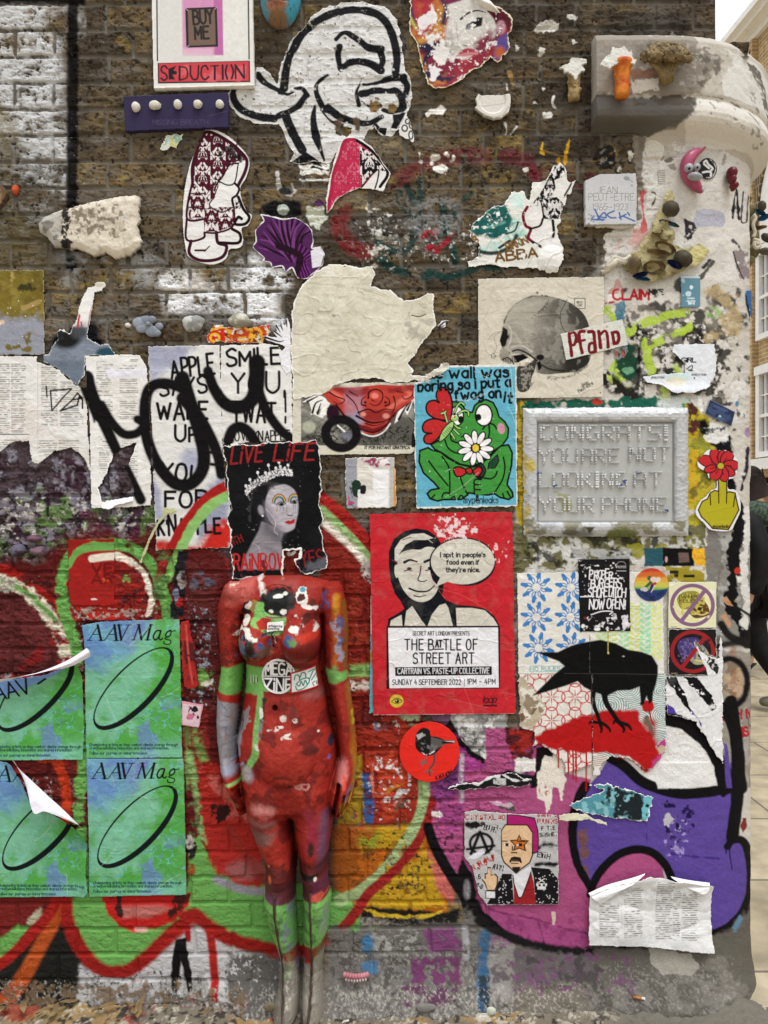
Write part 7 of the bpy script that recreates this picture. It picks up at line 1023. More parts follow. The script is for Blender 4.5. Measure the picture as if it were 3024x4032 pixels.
c=Cv(1078,660,1200,1080,2,'9a1f1d'); spk(c,(1080,670,1190,1075),40,.54,'4a1618',3); stroke(c,(1110,690,1130,900,1150,1040),12,'b8443c',soft=4); stroke(c,(1100,880,1140,870,1170,900),10,'571a1a',soft=3); cut(c,(1080,672,1128,662,1140,760,1160,820,1170,940,1190,1040,1160,1075,1100,1060,1084,900),rough=5); sheet(c,'crushed_bag','narrow crushed red bag between the magazine poster and mannequin','bag',1,'board',board=.008,lift=lambda X,Y: .006*(fbm(X,Y,40,3,3)-.3),ecol='5a1a1a')
c=Cv(1080,1130,1225,1305,1.6,'cf8fa0'); poly(c,(1092,1155,1205,1168,1185,1290,1090,1278),'d6b9c0',soft=3); spk(c,(1095,1160,1200,1290),18,.54,'1d1820',3); ell(c,1140,1230,24,16,'c46a86',rough=6); ell(c,1165,1190,20,14,'1d1820',rough=6); cut(c,(1085,1140,1216,1160,1188,1298,1082,1284),rough=2); sheet(c,'sticker','small pink sticker with black blots beside the magazine posters','sticker',3,'gloss')
at(21); c=Cv(835,1500,1090,1845,2,'b3b48a'); cut(c,(985,1508,1050,1505,1062,1530,1010,1545,960,1600,900,1720,850,1838,840,1830,880,1720,940,1600,975,1550),rough=4); sheet(c,'tape_strip','pale yellowish tape strip hanging beside the hand-lettered sheet','tape',5,lift=lambda X,Y: .006)
at(22); c=Cv(1140,640,1320,770,2,'c9c4b8'); cut(c,(1170,720,1230,690,1270,655,1305,660,1300,690,1240,730,1170,760,1140,765),rough=6,edge=3); sheet(c,'torn_paper','crumpled pale paper remnant at the torn corner of the frog poster','torn paper',8,lift=lambda X,Y: .004+.01*fbm(X,Y,20,2,4))
at(11); c=Cv(945,795,1100,915,1.8,'c9cfc0'); spk(c,(950,800,1095,910),26,.5,'8fb3a0',3); spk(c,(980,820,1080,900),24,.55,'c2bd6a',4); cut(c,(990,815,1030,808,1092,805,1088,840,1060,870,1055,895,1020,885,1000,905,955,900,975,860),rough=6,edge=4); sheet(c,'torn_paper','small pale green torn scrap under the purple plank','torn paper',1)
at(43); c=Cv(460,210,980,490,2.1,'4f8a96'); spk(c,(460,210,980,490),50,.52,'1f2628',3); spk(c,(500,220,960,480),30,.56,'7fb3ba',4); poly(c,(730,240,900,290,910,430,740,400),'20262a',soft=14,rough=12,fl=(26,.34)); poly(c,(910,300,968,300,950,450,905,440),'6ab0b8',rough=6); spk(c,(900,300,970,440),20,.56,'1c2022',6)
cut(c,(590,232,640,215,740,235,860,270,968,300,955,380,930,445,760,430,600,410,510,380,470,350,560,300,650,280,670,260,620,245),rough=8,edge=6); sheet(c,'torn_paper','torn teal and black patch above the purple letter','torn paper',2)
c=Cv(395,375,720,485,2.1,'d3ceb4'); grime(c,.3,'b8b08c',40,3); cut(c,(400,400,500,385,570,390,620,420,690,440,696,470,640,450,580,430,500,435,405,432),rough=5); sheet(c,'torn_paper','cream torn strip curling above the pink-haired pixel poster','torn paper',5,lift=lambda X,Y: .008)
# ================================================================ the mannequin fixed to the wall
at(0,0,1); M=Cv(826,2250,1424,3996,2.6,'8f271e'); X,Y=M.X,M.Y
def limb(T,p=.5):
    a=np.array(T,float); l=np.interp(Y,a[:,0],a[:,1]); r=np.interp(Y,a[:,0],a[:,2]); d=np.interp(Y,a[:,0],a[:,3])
    s=(X-(l+r)/2)/((r-l)/2); h=d*np.clip(1-s*s,0,1)**p; y0,y1=a[0,0],a[-1,0]
    return np.where((np.abs(s)<1) & (Y>=y0) & (Y<=y1),h*np.sqrt(np.clip((Y-y0)/16,0,1))*np.sqrt(np.clip((y1-Y)/16,0,1)),-.03)
sm_=lambda a,b,k: np.maximum(a,b)+np.clip(k-np.abs(a-b),0,None)**2/(4*k)
torso=limb([(2268,990,1190,.02),(2288,930,1285,.045),(2310,905,1315,.06),(2350,905,1312,.07),(2420,930,1282,.08),(2500,945,1270,.088),(2590,952,1264,.084),(2650,957,1263,.084),(2707,956,1275,.09),(2770,948,1288,.096),(2826,940,1298,.10),(2926,921,1326,.106),(3000,930,1325,.106),(3100,945,1318,.10),(3180,955,1311,.09),(3236,965,1306,.05)],.42)
legL=limb([(2960,925,1128,.07),(3100,945,1136,.096),(3222,962,1139,.098),(3332,1001,1160,.094),(3390,1030,1165,.09),(3440,1037,1166,.096),(3488,1034,1161,.082),(3562,1030,1160,.088),(3684,1055,1167,.072),(3752,1079,1172,.06),(3821,1098,1179,.056),(3900,1090,1180,.075),(3960,1076,1180,.11),(3996,1068,1180,.12)])
legR=limb([(2960,1122,1324,.07),(3100,1139,1318,.096),(3222,1142,1313,.098),(3332,1160,1298,.094),(3390,1170,1289,.09),(3440,1176,1290,.096),(3488,1184,1291,.082),(3545,1186,1303,.088),(3684,1184,1291,.072),(3757,1184,1276,.06),(3831,1184,1266,.056),(3900,1182,1271,.075),(3960,1182,1275,.11),(3996,1182,1280,.12)])
armL=limb([(2292,890,950,.04),(2312,868,968,.06),(2389,845,962,.07),(2450,843,952,.066),(2588,854,951,.062),(2650,857,950,.062),(2747,842,944,.062),(2850,839,931,.066),(2926,842,923,.062),(2985,849,924,.058),(3040,858,938,.072),(3100,882,950,.08),(3160,905,957,.07),(3228,938,962,.05)])
armR=limb([(2292,1262,1330,.04),(2312,1255,1346,.06),(2389,1260,1365,.07),(2450,1268,1370,.066),(2588,1270,1369,.062),(2650,1274,1369,.062),(2747,1298,1381,.062),(2826,1315,1394,.064),(2946,1326,1404,.06),(2990,1328,1406,.058),(3040,1314,1403,.08),(3100,1290,1396,.10),(3150,1287,1390,.10),(3195,1302,1368,.08),(3234,1308,1328,.05)])
def bmp(cx,cy,rx,ry,h,p=.5): return h*np.clip(1-((X-cx)/rx)**2-((Y-cy)/ry)**2,0,1)**p
torso=np.where(torso>0,torso+bmp(997,2515,78,88,.075,.6)*(1-.35*sst(2530,2430,Y))+bmp(1192,2515,76,88,.075,.6)*(1-.35*sst(2530,2430,Y))-bmp(1093,2770,10,12,.02)-bmp(1093,2690,26,130,.006)+bmp(1130,2960,120,110,.012)-bmp(1095,2330,60,30,.008),torso)
H=sm_(torso,sm_(legL,legR,.006),.02); H=sm_(H,sm_(armL,armR,.004),.006)
H=np.where(Y>3240,sm_(legL,legR,.004),H)
def groove(pts,wd,dp,frame):
    global H
    at(*frame); P=cat(tp(pts)); W,d=segd(M,P,wd*2,0.0)
    if W is not None: H[W]=H[W]-dp*np.exp(-(d/wd)**2)
R5,R6=(820,2150,2.5136),(820,2950,2.0439)
for q in ((1055,250,1045,330,1020,430,1005,540),(1100,330,1080,430,1040,540),(1140,330,1110,430,1070,500),(180,330,230,430,270,540),(150,320,200,430,255,530),(210,300,250,400)): groove(q,4.5,.022,R6)
groove((1058,260,1035,400,1005,540),8,.03,R6); groove((655,555,670,700,690,900,700,1060,715,1200,735,1600,740,1860),6,.03,R6); groove((235,300,250,420,285,540),6,.03,R6); groove((325,700,310,900,330,1100,340,1250,310,1500,290,1700,255,1900),5,.03,R5); groove((1120,700,1125,900,1110,1200,1160,1450,1200,1700,1260,1950,1290,2130),5,.03,R5)
for q in ((550,1120,560,1350,590,1600,610,1900,625,2080,595,2200),(830,1120,838,1500,835,1800,825,2050,790,2212)): at(*R6); P=cat(tp(q)); W,d=segd(M,P,20,0.0); H[W] += .011*np.exp(-(d/5)**2)
rough_=fbm(X,Y,26,4,33); H=H+np.where(H>.012,(rough_-.5)*.004+(fbm(X,Y,70,3,34)-.5)*.004+(np.floor(fbm(X,Y,40,4,36)*8)/8-.5)*.004*sst(2700,2500,Y),0)
# -- paint
at(*R6); spk(M,(0,-1400,1200,2200),80,.52,'9c3026',3,.8); spk(M,(0,-1300,1200,900),50,.55,'641c19',4,.85)
poly(M,(0,-260,260,-240,245,160,220,190,90,220,40,100),'8d8c9c',soft=24,rough=6); stroke(M,(60,130,150,110,215,90),8,'5a5666',soft=3); poly(M,(210,-20,260,-180,300,-120,290,100,240,140,205,60),'9a98a8',soft=14,rough=6); stroke(M,(150,270,200,255,250,255),24,'86b068',soft=6); stroke(M,(270,230,310,160,360,80,410,0,420,-40),46,'7fae63',soft=8); stroke(M,(230,120,290,40,340,-40),44,'a82c20',soft=8); ell(M,330,170,50,60,'a59aa0',soft=30); stroke(M,(160,330,220,470),30,'7d8f6a',soft=16,a=.5)
ell(M,470,430,100,40,'b4706a',soft=40,rough=10); poly(M,(310,590,560,620,520,700,350,760),'6b5d58',soft=40,a=.7); poly(M,(280,500,560,530,560,570,290,560),'7a5550',soft=26,a=.6); stroke(M,(800,450,850,560,830,750),60,'8a2a4c',soft=40,a=.6); stroke(M,(950,480,930,700,920,900),70,'6d4f70',soft=34,a=.8); ell(M,840,740,24,60,'3a1f1c',soft=14); stroke(M,(560,160,640,150,700,170),20,'45211f',soft=10,a=.7); ell(M,680,232,16,14,'1c1816',rough=4); poly(M,(540,190,720,250,800,360,850,560,760,600,640,480,560,300),'7c1f19',soft=44,a=.7); ell(M,780,240,60,30,'b0706a',rough=14,fl=(16,.46)); ell(M,1080,160,40,100,'b06a66',soft=24,rough=10); stroke(M,(1100,180,1105,270),24,'c9483a',soft=6); stroke(M,(1170,0,1190,150,1160,300,1110,420,1080,500),40,'a87a2a',soft=18); stroke(M,(1150,280,1110,360),26,'6f6078',soft=14); stroke(M,(1085,400,1070,480),20,'b59b2c',soft=6)
poly(M,(420,880,700,850,980,860,980,990,800,1000,700,1020,440,1080),'38191a',soft=44,rough=14,fl=(60,.34),a=.8); poly(M,(740,950,900,940,880,1000,740,1000),'141111',soft=8); poly(M,(420,1060,700,1010,990,990,1000,1180,700,1230,430,1190),'5a2a30',soft=30,rough=10); poly(M,(840,1000,990,980,1000,1110,860,1110),'662e46',soft=20); ell(M,900,1140,70,30,'b0483c',rough=10); ell(M,520,1165,60,26,'6a3a60',soft=20); ell(M,510,990,16,38,'b8583c',rough=4); ell(M,505,886,9,12,'c08a64'); ell(M,873,976,13,16,'c9bfb4'); stroke(M,(440,1120,445,1220),12,'b5adA8',rough=3)
poly(M,(400,1200,560,1190,700,1230,800,1180,1010,1160,1000,1510,880,1570,760,1600,620,1630,480,1600,400,1500),'6fa558',soft=12,rough=5); spk(M,(420,1180,1000,1600),26,.57,'4f7044',4,.8); stroke(M,(660,1250,640,1500,660,1590),60,'77808a',soft=30,fl=(50,.4)); stroke(M,(950,1250,930,1450),50,'8a9a8a',soft=26,a=.7)
poly(M,(470,1600,620,1620,760,1590,880,1560,960,1500,970,1620,860,1680,700,1720,520,1690),'83241f',soft=10,rough=5,fl=(50,.22)); poly(M,(500,1610,600,1640,640,1700,800,1730,950,1600,970,1700,960,2300,440,2300,520,1800),'8a8478',soft=12,rough=12); poly(M,(690,1690,780,1690,770,1800,735,1880,715,1820),'6a6670',soft=6,rough=6); poly(M,(600,1640,800,1600,800,1690,620,1690),'86302c',soft=14,rough=8,fl=(34,.3)); spk(M,(470,1720,960,2212),40,.52,'69645a',5,.85); spk(M,(470,1640,960,2212),8,.66,'b0aa9e',6,.7,4,.08); stroke(M,(640,1560,650,1720,640,1840),70,'62804f',soft=40,a=.5,fl=(24,.44)); stroke(M,(900,1560,890,1700),60,'62804f',soft=40,a=.5,fl=(24,.44))
for q in ((550,1120,560,1350,590,1600,610,1900,625,2080,595,2200),(830,1120,838,1500,835,1800,825,2050,790,2212)): stroke(M,q,20,'3f3227',soft=4,rough=3)
at(*R5)
poly(M,(80,1205,330,1180,560,1170,800,1185,1110,1205,1370,1240,1375,1320,1250,1350,1130,1390,900,1420,560,1440,320,1480,290,1475,70,1440),'6ea656',soft=12,rough=3); poly(M,(900,1205,1130,1190,1140,1420,560,1470,570,1400,880,1400),'80251d',soft=8); poly(M,(330,1170,900,1140,1120,1180,1120,1205,800,1190,560,1172),'6f201b',soft=10,rough=4); poly(M,(70,1445,180,1470,300,1480,295,1560,180,1520,66,1500),'98261e',soft=4,rough=4); poly(M,(60,1500,180,1530,300,1580,280,1950,200,2160,40,2160),'8b888e',soft=10,rough=8)
for q,cl in (((130,1540,160,1580),'3f5a80'),((170,1570,190,1610),'3f5a80'),((170,1660,215,1680),'4a5f80'),((240,1650,225,1690,250,1700,235,1750),'a0623c'),((160,1780,190,1770,180,1830,200,1860),'4a5f80'),((180,1850,178,1910),'a05a3c')): stroke(M,q,7,cl)
poly(M,(330,1480,430,1440,490,1460,510,1520,490,1650,470,1800,450,1950,400,2080,330,2130,320,1950,350,1800,300,1650),'96241c',soft=6); stroke(M,(540,1440,525,1600,500,1800,490,2000,440,2100),60,'78a95e',soft=8); poly(M,(560,1470,600,1480,590,1640,550,1780,560,1600),'2a2624',soft=12,rough=8); poly(M,(530,1550,570,1560,580,1640,545,1660),'d5d2cc',rough=5); stroke(M,(560,1680,530,1850),34,'86807c',soft=12,fl=(30,.35)); poly(M,(340,1640,440,1530,430,1700,360,1830,320,1860),'8a7f80',rough=12,fl=(20,.4)); stroke(M,(345,1660,310,1780,305,1860,345,1760,350,1680),7,'1f1d1f'); ell(M,290,1900,40,70,'938f96',soft=30)
stroke(M,(1280,500,1270,650,1260,800,1270,1000,1260,1160),60,'a0521a',soft=30,fl=(60,.25)); stroke(M,(1270,500,1265,640),60,'b0761f',soft=20); stroke(M,(1340,560,1360,800,1360,1050,1350,1200),30,'74681f',soft=24,a=.7); stroke(M,(1270,740,1290,900,1310,1080,1320,1160,1310,1270),84,'8f8a98',soft=6,rough=14,fl=(20,.36),w2=20); spk(M,(1230,660,1370,1000),20,.55,'55507a',6,.9); stroke(M,(1380,1380,1400,1550,1420,1700,1440,1900),40,'8f6a24',soft=24,a=.8); stroke(M,(1415,1640,1435,1780),16,'b5a032',soft=4,rough=4); ell(M,1440,1980,30,100,'a8641f',soft=24); stroke(M,(1250,1200,1250,1330),50,'6fa058',soft=20,a=.7)
poly(M,(90,430,200,350,380,320,450,310,460,420,380,560,220,540,100,520),'b45a52',soft=50,rough=14); ell(M,190,510,100,60,'7a2a20',soft=50); spk(M,(90,330,340,440),16,.58,'d5c0b0',5); stroke(M,(500,330,540,420,560,490),50,'c9c2bb',soft=14,rough=8,fl=(30,.36)); spk(M,(450,290,900,360),22,.56,'d0b5ac',7); poly(M,(560,320,900,310,900,420,700,420),'8f3a34',soft=30)
poly(M,(470,540,560,480,620,430,740,400,830,470,840,580,790,680,740,720,650,720,640,660,560,650,520,600),'141514',soft=12,rough=12); stroke(M,(820,420,850,560,830,600),60,'2e2626',soft=16,rough=10,fl=(20,.34)); [ell(M,x,y,a,b,'d2d0c6',rough=6,rot=r) for x,y,a,b,r in ((700,490,50,16,-8),(765,465,24,14,-20),(645,635,28,22,20),(760,635,30,22,-10),(560,650,20,8,0))]
poly(M,(330,640,360,560,440,530,500,560,470,640,380,680),'1a1817',soft=4,rough=8); ell(M,470,590,54,66,'8a6a3a',soft=3,rough=5); poly(M,(370,600,420,540,440,560,410,620),'c9b9b0',rough=5); poly(M,(500,540,570,530,560,640,620,660,790,690,780,760,740,850,640,860,520,780,450,740,470,640),'76aa5c',soft=6,rough=7); ell(M,395,720,36,50,'d2cdbf',rough=5); poly(M,(500,730,560,690,640,700,650,720,610,740,610,800,550,790),'a32a22',soft=3); stroke(M,(590,680,640,690,740,690,790,670),12,'7a2a5c'); 
ell(M,450,990,180,120,'59261f',soft=30,rough=16); spk(M,(260,780,660,1110),36,.53,'a3352a',8); spk(M,(260,780,660,1100),30,.56,'3f5a86',9); spk(M,(260,760,660,1100),30,.58,'1f1815',10); spk(M,(270,780,600,1000),26,.59,'5f8a48',11); stroke(M,(290,870,350,800,420,790,480,850,530,870),40,'d0cbbd',soft=4,rough=12,fl=(30,.32)); ell(M,395,960,50,60,'5a6a8a',soft=16,rough=10); ell(M,480,960,50,80,'2a1a14',soft=20,rough=10); ell(M,300,960,34,40,'b0382c',soft=12); ell(M,575,930,36,40,'34548a',soft=10,rough=8); ell(M,600,1000,60,60,'8a6a58',soft=24,a=.7)
ell(M,930,980,170,110,'6f201a',soft=30,rough=14); ell(M,850,880,46,46,'34507a',soft=12,rough=10); ell(M,900,880,46,34,'5a7a48',soft=12,rough=12); ell(M,1010,850,90,40,'b03426',soft=16,rough=10); spk(M,(780,640,1120,860),26,.57,'d2ccc2',8); spk(M,(800,640,1120,860),22,.57,'5a211c',9); ell(M,880,780,44,24,'d9d4c8',rough=8); ell(M,980,700,40,40,'4f1e1b',soft=10,rough=12)
poly(M,(910,410,975,400,985,470,1010,510,980,580,1080,600,1060,620,960,610,900,560,880,490),'d8d4cc',rough=9); ell(M,945,425,26,20,'4f8a9a',rough=6); ell(M,940,510,44,30,'4a231e',rough=10); ell(M,1040,540,40,34,'5a2a22',rough=10); poly(M,(1130,500,1150,440,1195,420,1205,560,1190,610,1150,620,1120,600),'5f4a78',rough=8,fl=(24,.35)); spk(M,(1120,430,1210,620),14,.56,'a33a30',4)
for q in ((110,710,160,650),(125,740,185,660),(140,790,205,710),(130,1090,190,1000,235,1150,120,1080,250,1060),(280,1150,230,1130,260,1090,285,1140),(165,860,180,920)): stroke(M,q,6,'2a1512',sm=0)
for i in range(6): stroke(M,(428+i*15,1270+(i % 2)*8,430+i*15,1340-(i % 3)*8),8,'221a18' if i % 2 else 'd0ccc4')
stroke(M,(660,840,672,960),20,'17120f',rough=6); stroke(M,(670,850,690,930),10,'d0cabd',rough=6,fl=(14,.4))
for x,y,a,b,r in ((690,1750,80,16,-14),(800,1810,50,12,-30),(840,1830,30,12,10),(775,1650,32,26,0),(880,1670,22,18,0),(520,1930,18,26,0),(1100,1800,20,22,0)): ell(M,x,y,a,b,'cfc6bd',rot=r,rough=8,fl=(14,.36))
ell(M,680,1560,60,70,'7a1f19',soft=30); ell(M,690,1555,26,16,'3a1410',soft=10); ell(M,850,1590,50,70,'5f2a28',soft=20,rough=16,a=.8); ell(M,1060,1450,110,40,'8a5a5a',soft=40,a=.6); ell(M,1215,1910,24,54,'262a3a',rough=8); ell(M,1200,2070,20,30,'6a5a9a',rough=6); ell(M,1020,1960,70,40,'5a1f1c',soft=24,rough=14)
H=H*1.32; MA=np.where(H>.003,1.,0.); MH=H
man=empty('mannequin',wp(1110,3950,.03),'headless female shop mannequin fixed to the wall, painted red and green','mannequin')
adopt(gridmesh('body',surf(X,Y,H,.066),M.rgb,MA,'body'),man)
def mbase(x,y):
    j=np.clip(((y-M.y0)/M.p+.5).astype(int),0,M.ny-1); i=np.clip(((x-M.x0)/M.p+.5).astype(int),0,M.nx-1); return blur(MH,4,2)[j,i]+.0035
at(*R5); c=Cv(548,1075,880,1435,1.5,'d9d7d4'); ell(c,715,1255,146,146,'1a191a'); wear(c,.66,8,'3a3a3a',3)
for s,x0,y,x1,h in (('MEGA',590,1240,845,110),('ZiNE',582,1398,850,118)): text(c,s,x0,y,x1,h,17,'d9d7d4',gap=2)
stroke(c,(570,1256,860,1256),9,'d9d7d4',sm=0); cut(c,epts(715,1255,168,170,0,70)); sheet(c,'round_sticker','round black and white sticker lettered MEGA ZINE on the mannequin','sticker',0,'gloss',base=mbase,h0=.066,wr=.0002)
c=Cv(820,1165,1115,1430,1.5,'d6d6d2'); TL='1f7a62'; stroke(c,(835,1225,1098,1178,1104,1380,842,1412,835,1225),18,'b3252b',sm=0)
for q in ((890,1330,940,1290,1000,1290,1005,1330,960,1375,900,1385,885,1350),(895,1335,920,1350,935,1310,955,1350,970,1305,990,1340),(870,1290,880,1250,910,1250,920,1290),(925,1270,940,1230,970,1240,975,1275),(1010,1300,1040,1230,1070,1200,1075,1240,1030,1310),(1000,1230,1040,1210)): stroke(c,q,11,TL)
for q in ((1060,1330,1040,1340,1050,1370),(1070,1290,1090,1300),(1070,1330,1075,1360),(1090,1260,1085,1290)): stroke(c,q,7,'25403a')
cut(c,(828,1218,1104,1170,1112,1385,836,1422)); sheet(c,'sticker','red-edged sticker of a green toothy monster on the mannequin','sticker',1,'gloss',base=mbase,h0=.066,wr=.0002)
c=Cv(600,715,780,825,1.5,'d8d6d2'); text(c,'@ritamortop',618,776,758,17,5,'1d1c1d',gap=1.6); text(c,'@jayt5op',618,800,728,17,5,'1d1c1d',gap=1.6); cut(c,(604,735,768,719,772,808,612,822)); sheet(c,'sticker','small white name sticker on the chest of the mannequin','sticker',1,'gloss',base=mbase,h0=.066,wr=.0002)
# ================================================================ framed panel with letters made of small blocks
at(23); FRM=empty('framed_panel',wp(2340,1870,.01),'silver framed panel with block lettering CONGRATS YOU ARE NOT LOOKING AT YOUR PHONE','framed panel')
c=Cv(186,908,1178,1690,2.2,'b3b4b5'); X,Y=c.X,c.Y; gx,gy=(X-1924)*1.5082,(Y-1000)*1.5082
spk(c,(186,908,1178,1690),60,.56,'8f9095',3,.7); spk(c,(186,1560,1178,1690),60,.52,'6a6440',4,.8); spk(c,(186,908,240,1690),40,.52,'a8923a',5,.8); poly(c,(680,1690,700,1640,780,1620,860,1650,880,1690),'5f6434',soft=16); poly(c,(560,1620,620,1620,590,1660),'3a3420',soft=6); ell(c,740,925,300,12,'c9ccd2',soft=8); ell(c,240,1260,30,40,'b3a04a',soft=20); ell(c,520,1660,90,30,'3a3a30',soft=30,a=.7)
din = np.maximum(np.maximum(285 - gx,gx - 1090),np.maximum(1003 - gy,gy - 1590))      # distance outside the panel opening
pr=np.interp(din,[-1,0,4,12,30,50,66,80,92],[0,.001,.005,.010,.0125,.0115,.008,.003,-.002]); bub=sst(.62,.74,nz(X,Y,8,41))*.0008+sst(.64,.74,nz(X,Y,13,43))*.0009
cut(c,(198,918,700,912,1172,910,1172,1676,700,1682,200,1676),rough=3); hole(c,(286,1004,1089,1004,1089,1589,286,1589))
base_=float(np.percentile(WS(X,Y,WH),90)); adopt(sheet(c,'frame','','',0,'metal',board=.004,base=lambda a,b: base_,lift=lambda a,b: pr+bub*(din>4),parent=FRM),FRM)
c=Cv(278,996,1098,1598,3,'a9aaa7'); grime(c,.2,'999a98',160,3); stroke(c,(288,1006,1087,1006,1087,1587,288,1587),7,'5a5b5a',sm=0,closed=True,soft=3); ell(c,420,1230,80,110,'b9bab9',soft=40,a=.6); poly(c,(300,1560,420,1500,1090,1540,1090,1598,290,1598),'bcbdbc',soft=40,a=.5); spk(c,(380,1400,520,1560),30,.56,'8f8c5a',4,.7)
adopt(sheet(c,'panel','','',0,'metal',board=.005,base=lambda a,b: base_,parent=FRM),FRM)
BF=dict(C='01110 11000 10000 10000 10000 11001 01110',O='01110 10001 10001 10001 10001 10001 01110',N='10001 11001 11001 10101 10011 10011 10001',G='01110 11000 10000 10011 10001 11001 01110',R='11110 10001 10001 11110 10100 10010 10001',A='01110 10001 10001 11111 10001 10001 10001',T='11111 00100 00100 00100 00100 00100 00100',S='01111 10000 10000 01110 00001 00001 11110',Y='10001 10001 01010 00100 00100 00100 00100',U='10001 10001 10001 10001 10001 10001 01110',E='11111 10000 10000 11110 10000 10000 11111',L='10000 10000 10000 10000 10000 10000 11111',K='10001 10010 10100 11000 10100 10010 10001',I='1 1 1 1 1 1 1',P='11110 10001 10001 11110 10000 10000 10000',H='10001 10001 10001 11111 10001 10001 10001',M='10001 11011 10101 10101 10001 10001 10001')
BF['!']='1 1 1 1 1 0 1'
SIL=mkmat('silver_blocks',.45,.1,120,.2,.4,.05,('b5b6b6','d8d8d8')); BLU=mkmat('blue_blocks',.4,.1,120,.1,.5,0,('20386a','2a4a86'))
rb=random.Random(3)
def letterblock(ch,x,y,wd,hd):
    bm=bmesh.new(); rows=BF[ch].split(); nc=len(rows[0]); cw,rh=wd/nc,hd/7; st=TR
    for j,r in enumerate(rows):
        for i,b in enumerate(r):
            if b=='0': continue
            for k in range(2 if j in (0,3,6) and nc>1 else 1):
                n=2 if (j in (0,3,6) and nc>1) else 1; px0=st[0]+(x+cw*(i+k/n)+1)/st[2]; px1=st[0]+(x+cw*(i+(k+1)/n)-2.6)/st[2]; py0=st[1]+(y+rh*j+1.2)/st[2]; py1=st[1]+(y+rh*(j+1)-2.2)/st[2]; h=.007+base_+rb.uniform(.005,.0085); kk=1-h/D
                v=box(bm,(px0-1512)*S*kk,-h,ZC-(py1-2016)*S*kk,(px1-1512)*S*kk,-base_-.003,ZC-(py0-2016)*S*kk)
    bmesh.ops.bevel(bm,geom=bm.edges[:],offset=.0008,segments=1,affect='EDGES'); return bm
for s,x0,x1,y0,y1 in (('CONGRATS!',305,1070,1012,1112),('YOU',296,535,1148,1248),('ARE',553,782,1148,1246),('NOT',834,1082,1138,1236),('LOOKING',298,828,1290,1390),('AT',862,1036,1288,1386),('YOUR',300,632,1438,1540),('PHONE',672,1066,1440,1536)):
    ws=[.35 if ch in '!I' else 1 for ch in s]; u=(x1-x0)/(sum(ws)+.16*(len(s)-1)); x=x0
    for ch,q in zip(s,ws): adopt(mesh_obj('letter',letterblock(ch,x,y0,u*q,y1-y0),BLU if ((s,ch) in (('AT','A'),) and 0) else SIL),FRM); x += u*(q+.16)
for x,y in ((304,1300),(888,1296),(398,1376),(785,1374),(812,1348),(1058,1524)): bm=bmesh.new(); p=wp(TR[0]+x/TR[2],TR[1]+y/TR[2],base_+.013); box(bm,p.x-.005,-base_-.0128,p.z-.0035,p.x+.005,-base_-.009,p.z+.0035); adopt(mesh_obj('blue_block',bm,BLU),FRM)
# ================================================================ small solid things stuck to wall and column
def ball(bm,c,r,seg=14,rot=None):
    q=bmesh.ops.create_uvsphere(bm,u_segments=seg,v_segments=max(6,seg*2 // 3),radius=1); m=Matrix.Translation(c) @ (rot.to_4x4() if rot else Matrix.Identity(4)) @ Matrix.Diagonal((*(r if isinstance(r,tuple) else (r,r,r)),1)); bmesh.ops.transform(bm,matrix=m,verts=q['verts']); return q['verts']
def tube(bm,pts,radii,seg=10):
    P=[Vector(p) for p in pts]; rings=[]
    for i,p in enumerate(P):
        d=(P[min(i+1,len(P)-1)]-P[max(i-1,0)]).normalized(); a=d.orthogonal().normalized(); a=(Vector((0,-1,0))-d*d.dot(Vector((0,-1,0)))).normalized() if abs(d.y)<.95 else a; b=d.cross(a)
        rings.append([bm.verts.new(p+(a*math.cos(t)+b*math.sin(t))*radii[i]) for t in [2*math.pi*k/seg for k in range(seg)]])
    for r0,r1 in zip(rings,rings[1:]):
        for k in range(seg): bm.faces.new((r0[k],r0[(k+1) % seg],r1[(k+1) % seg],r1[k]))
    bm.faces.new(rings[0][::-1]); bm.faces.new(rings[-1])
def fm(n,a,b,rough=.7,bump=.4,bs=120): return mkmat(n,rough,bump,bs,.12,.3,0,(a,b))
def zp(z,x,y,h): s=TR[:]; at(z); v=tp((x,y))[0]; TR[:]=s; return wp(v[0],v[1],h)
U = S / 1.5082                                                         # metres per pixel of the enlarged regions
def one(name,bm,mat,label,c_,group=None,sm=True): o=mesh_obj(name,bm,mat,None,sm); me=o.data; ctr=Vector((sum(v.co.x for v in me.vertices),sum(v.co.y for v in me.vertices),sum(v.co.z for v in me.vertices)))/len(me.vertices); me.transform(Matrix.Translation(-ctr)); o.location=ctr; return lab(o,label,c_,group)
# broccoli casts on and beside the capital
GB='broccoli casts near the capital'
T=empty('broccoli',zp(13,1060,480,.09),'whole brown broccoli cast on the capital','sculpture',GB); bm=bmesh.new(); rb=random.Random(4)
for i in range(300):
    a=rb.uniform(0,6.283); rr=rb.random()**.5; x=1052+146*rr*math.cos(a); y=312+58*rr*math.sin(a)+30*(rr*math.cos(a))**2; hh=.078+.04*math.sqrt(1-rr*rr); ball(bm,zp(13,x,y,hh),rb.uniform(.004,.0075),6)
adopt(mesh_obj('crown',bm,fm('broccoli_crown','57452c','8f7c58',bs=500),None,True),T); bm=bmesh.new()
for i in range(15): x1=930+i*17; j=abs(i-7); tube(bm,[zp(13,1055+(i-7)*4.4,508-j*3,.082),zp(13,1054+(i-7)*5,440,.09+.002*(i % 3)),zp(13,1053+(x1-1053)*.62,380,.09),zp(13,x1,330+j*2,.084)],[.006,.0055,.0042,.0038],8)
adopt(mesh_obj('stem',bm,fm('broccoli_stem','4f3f27','8f7a4c',bs=200),None,True),T)
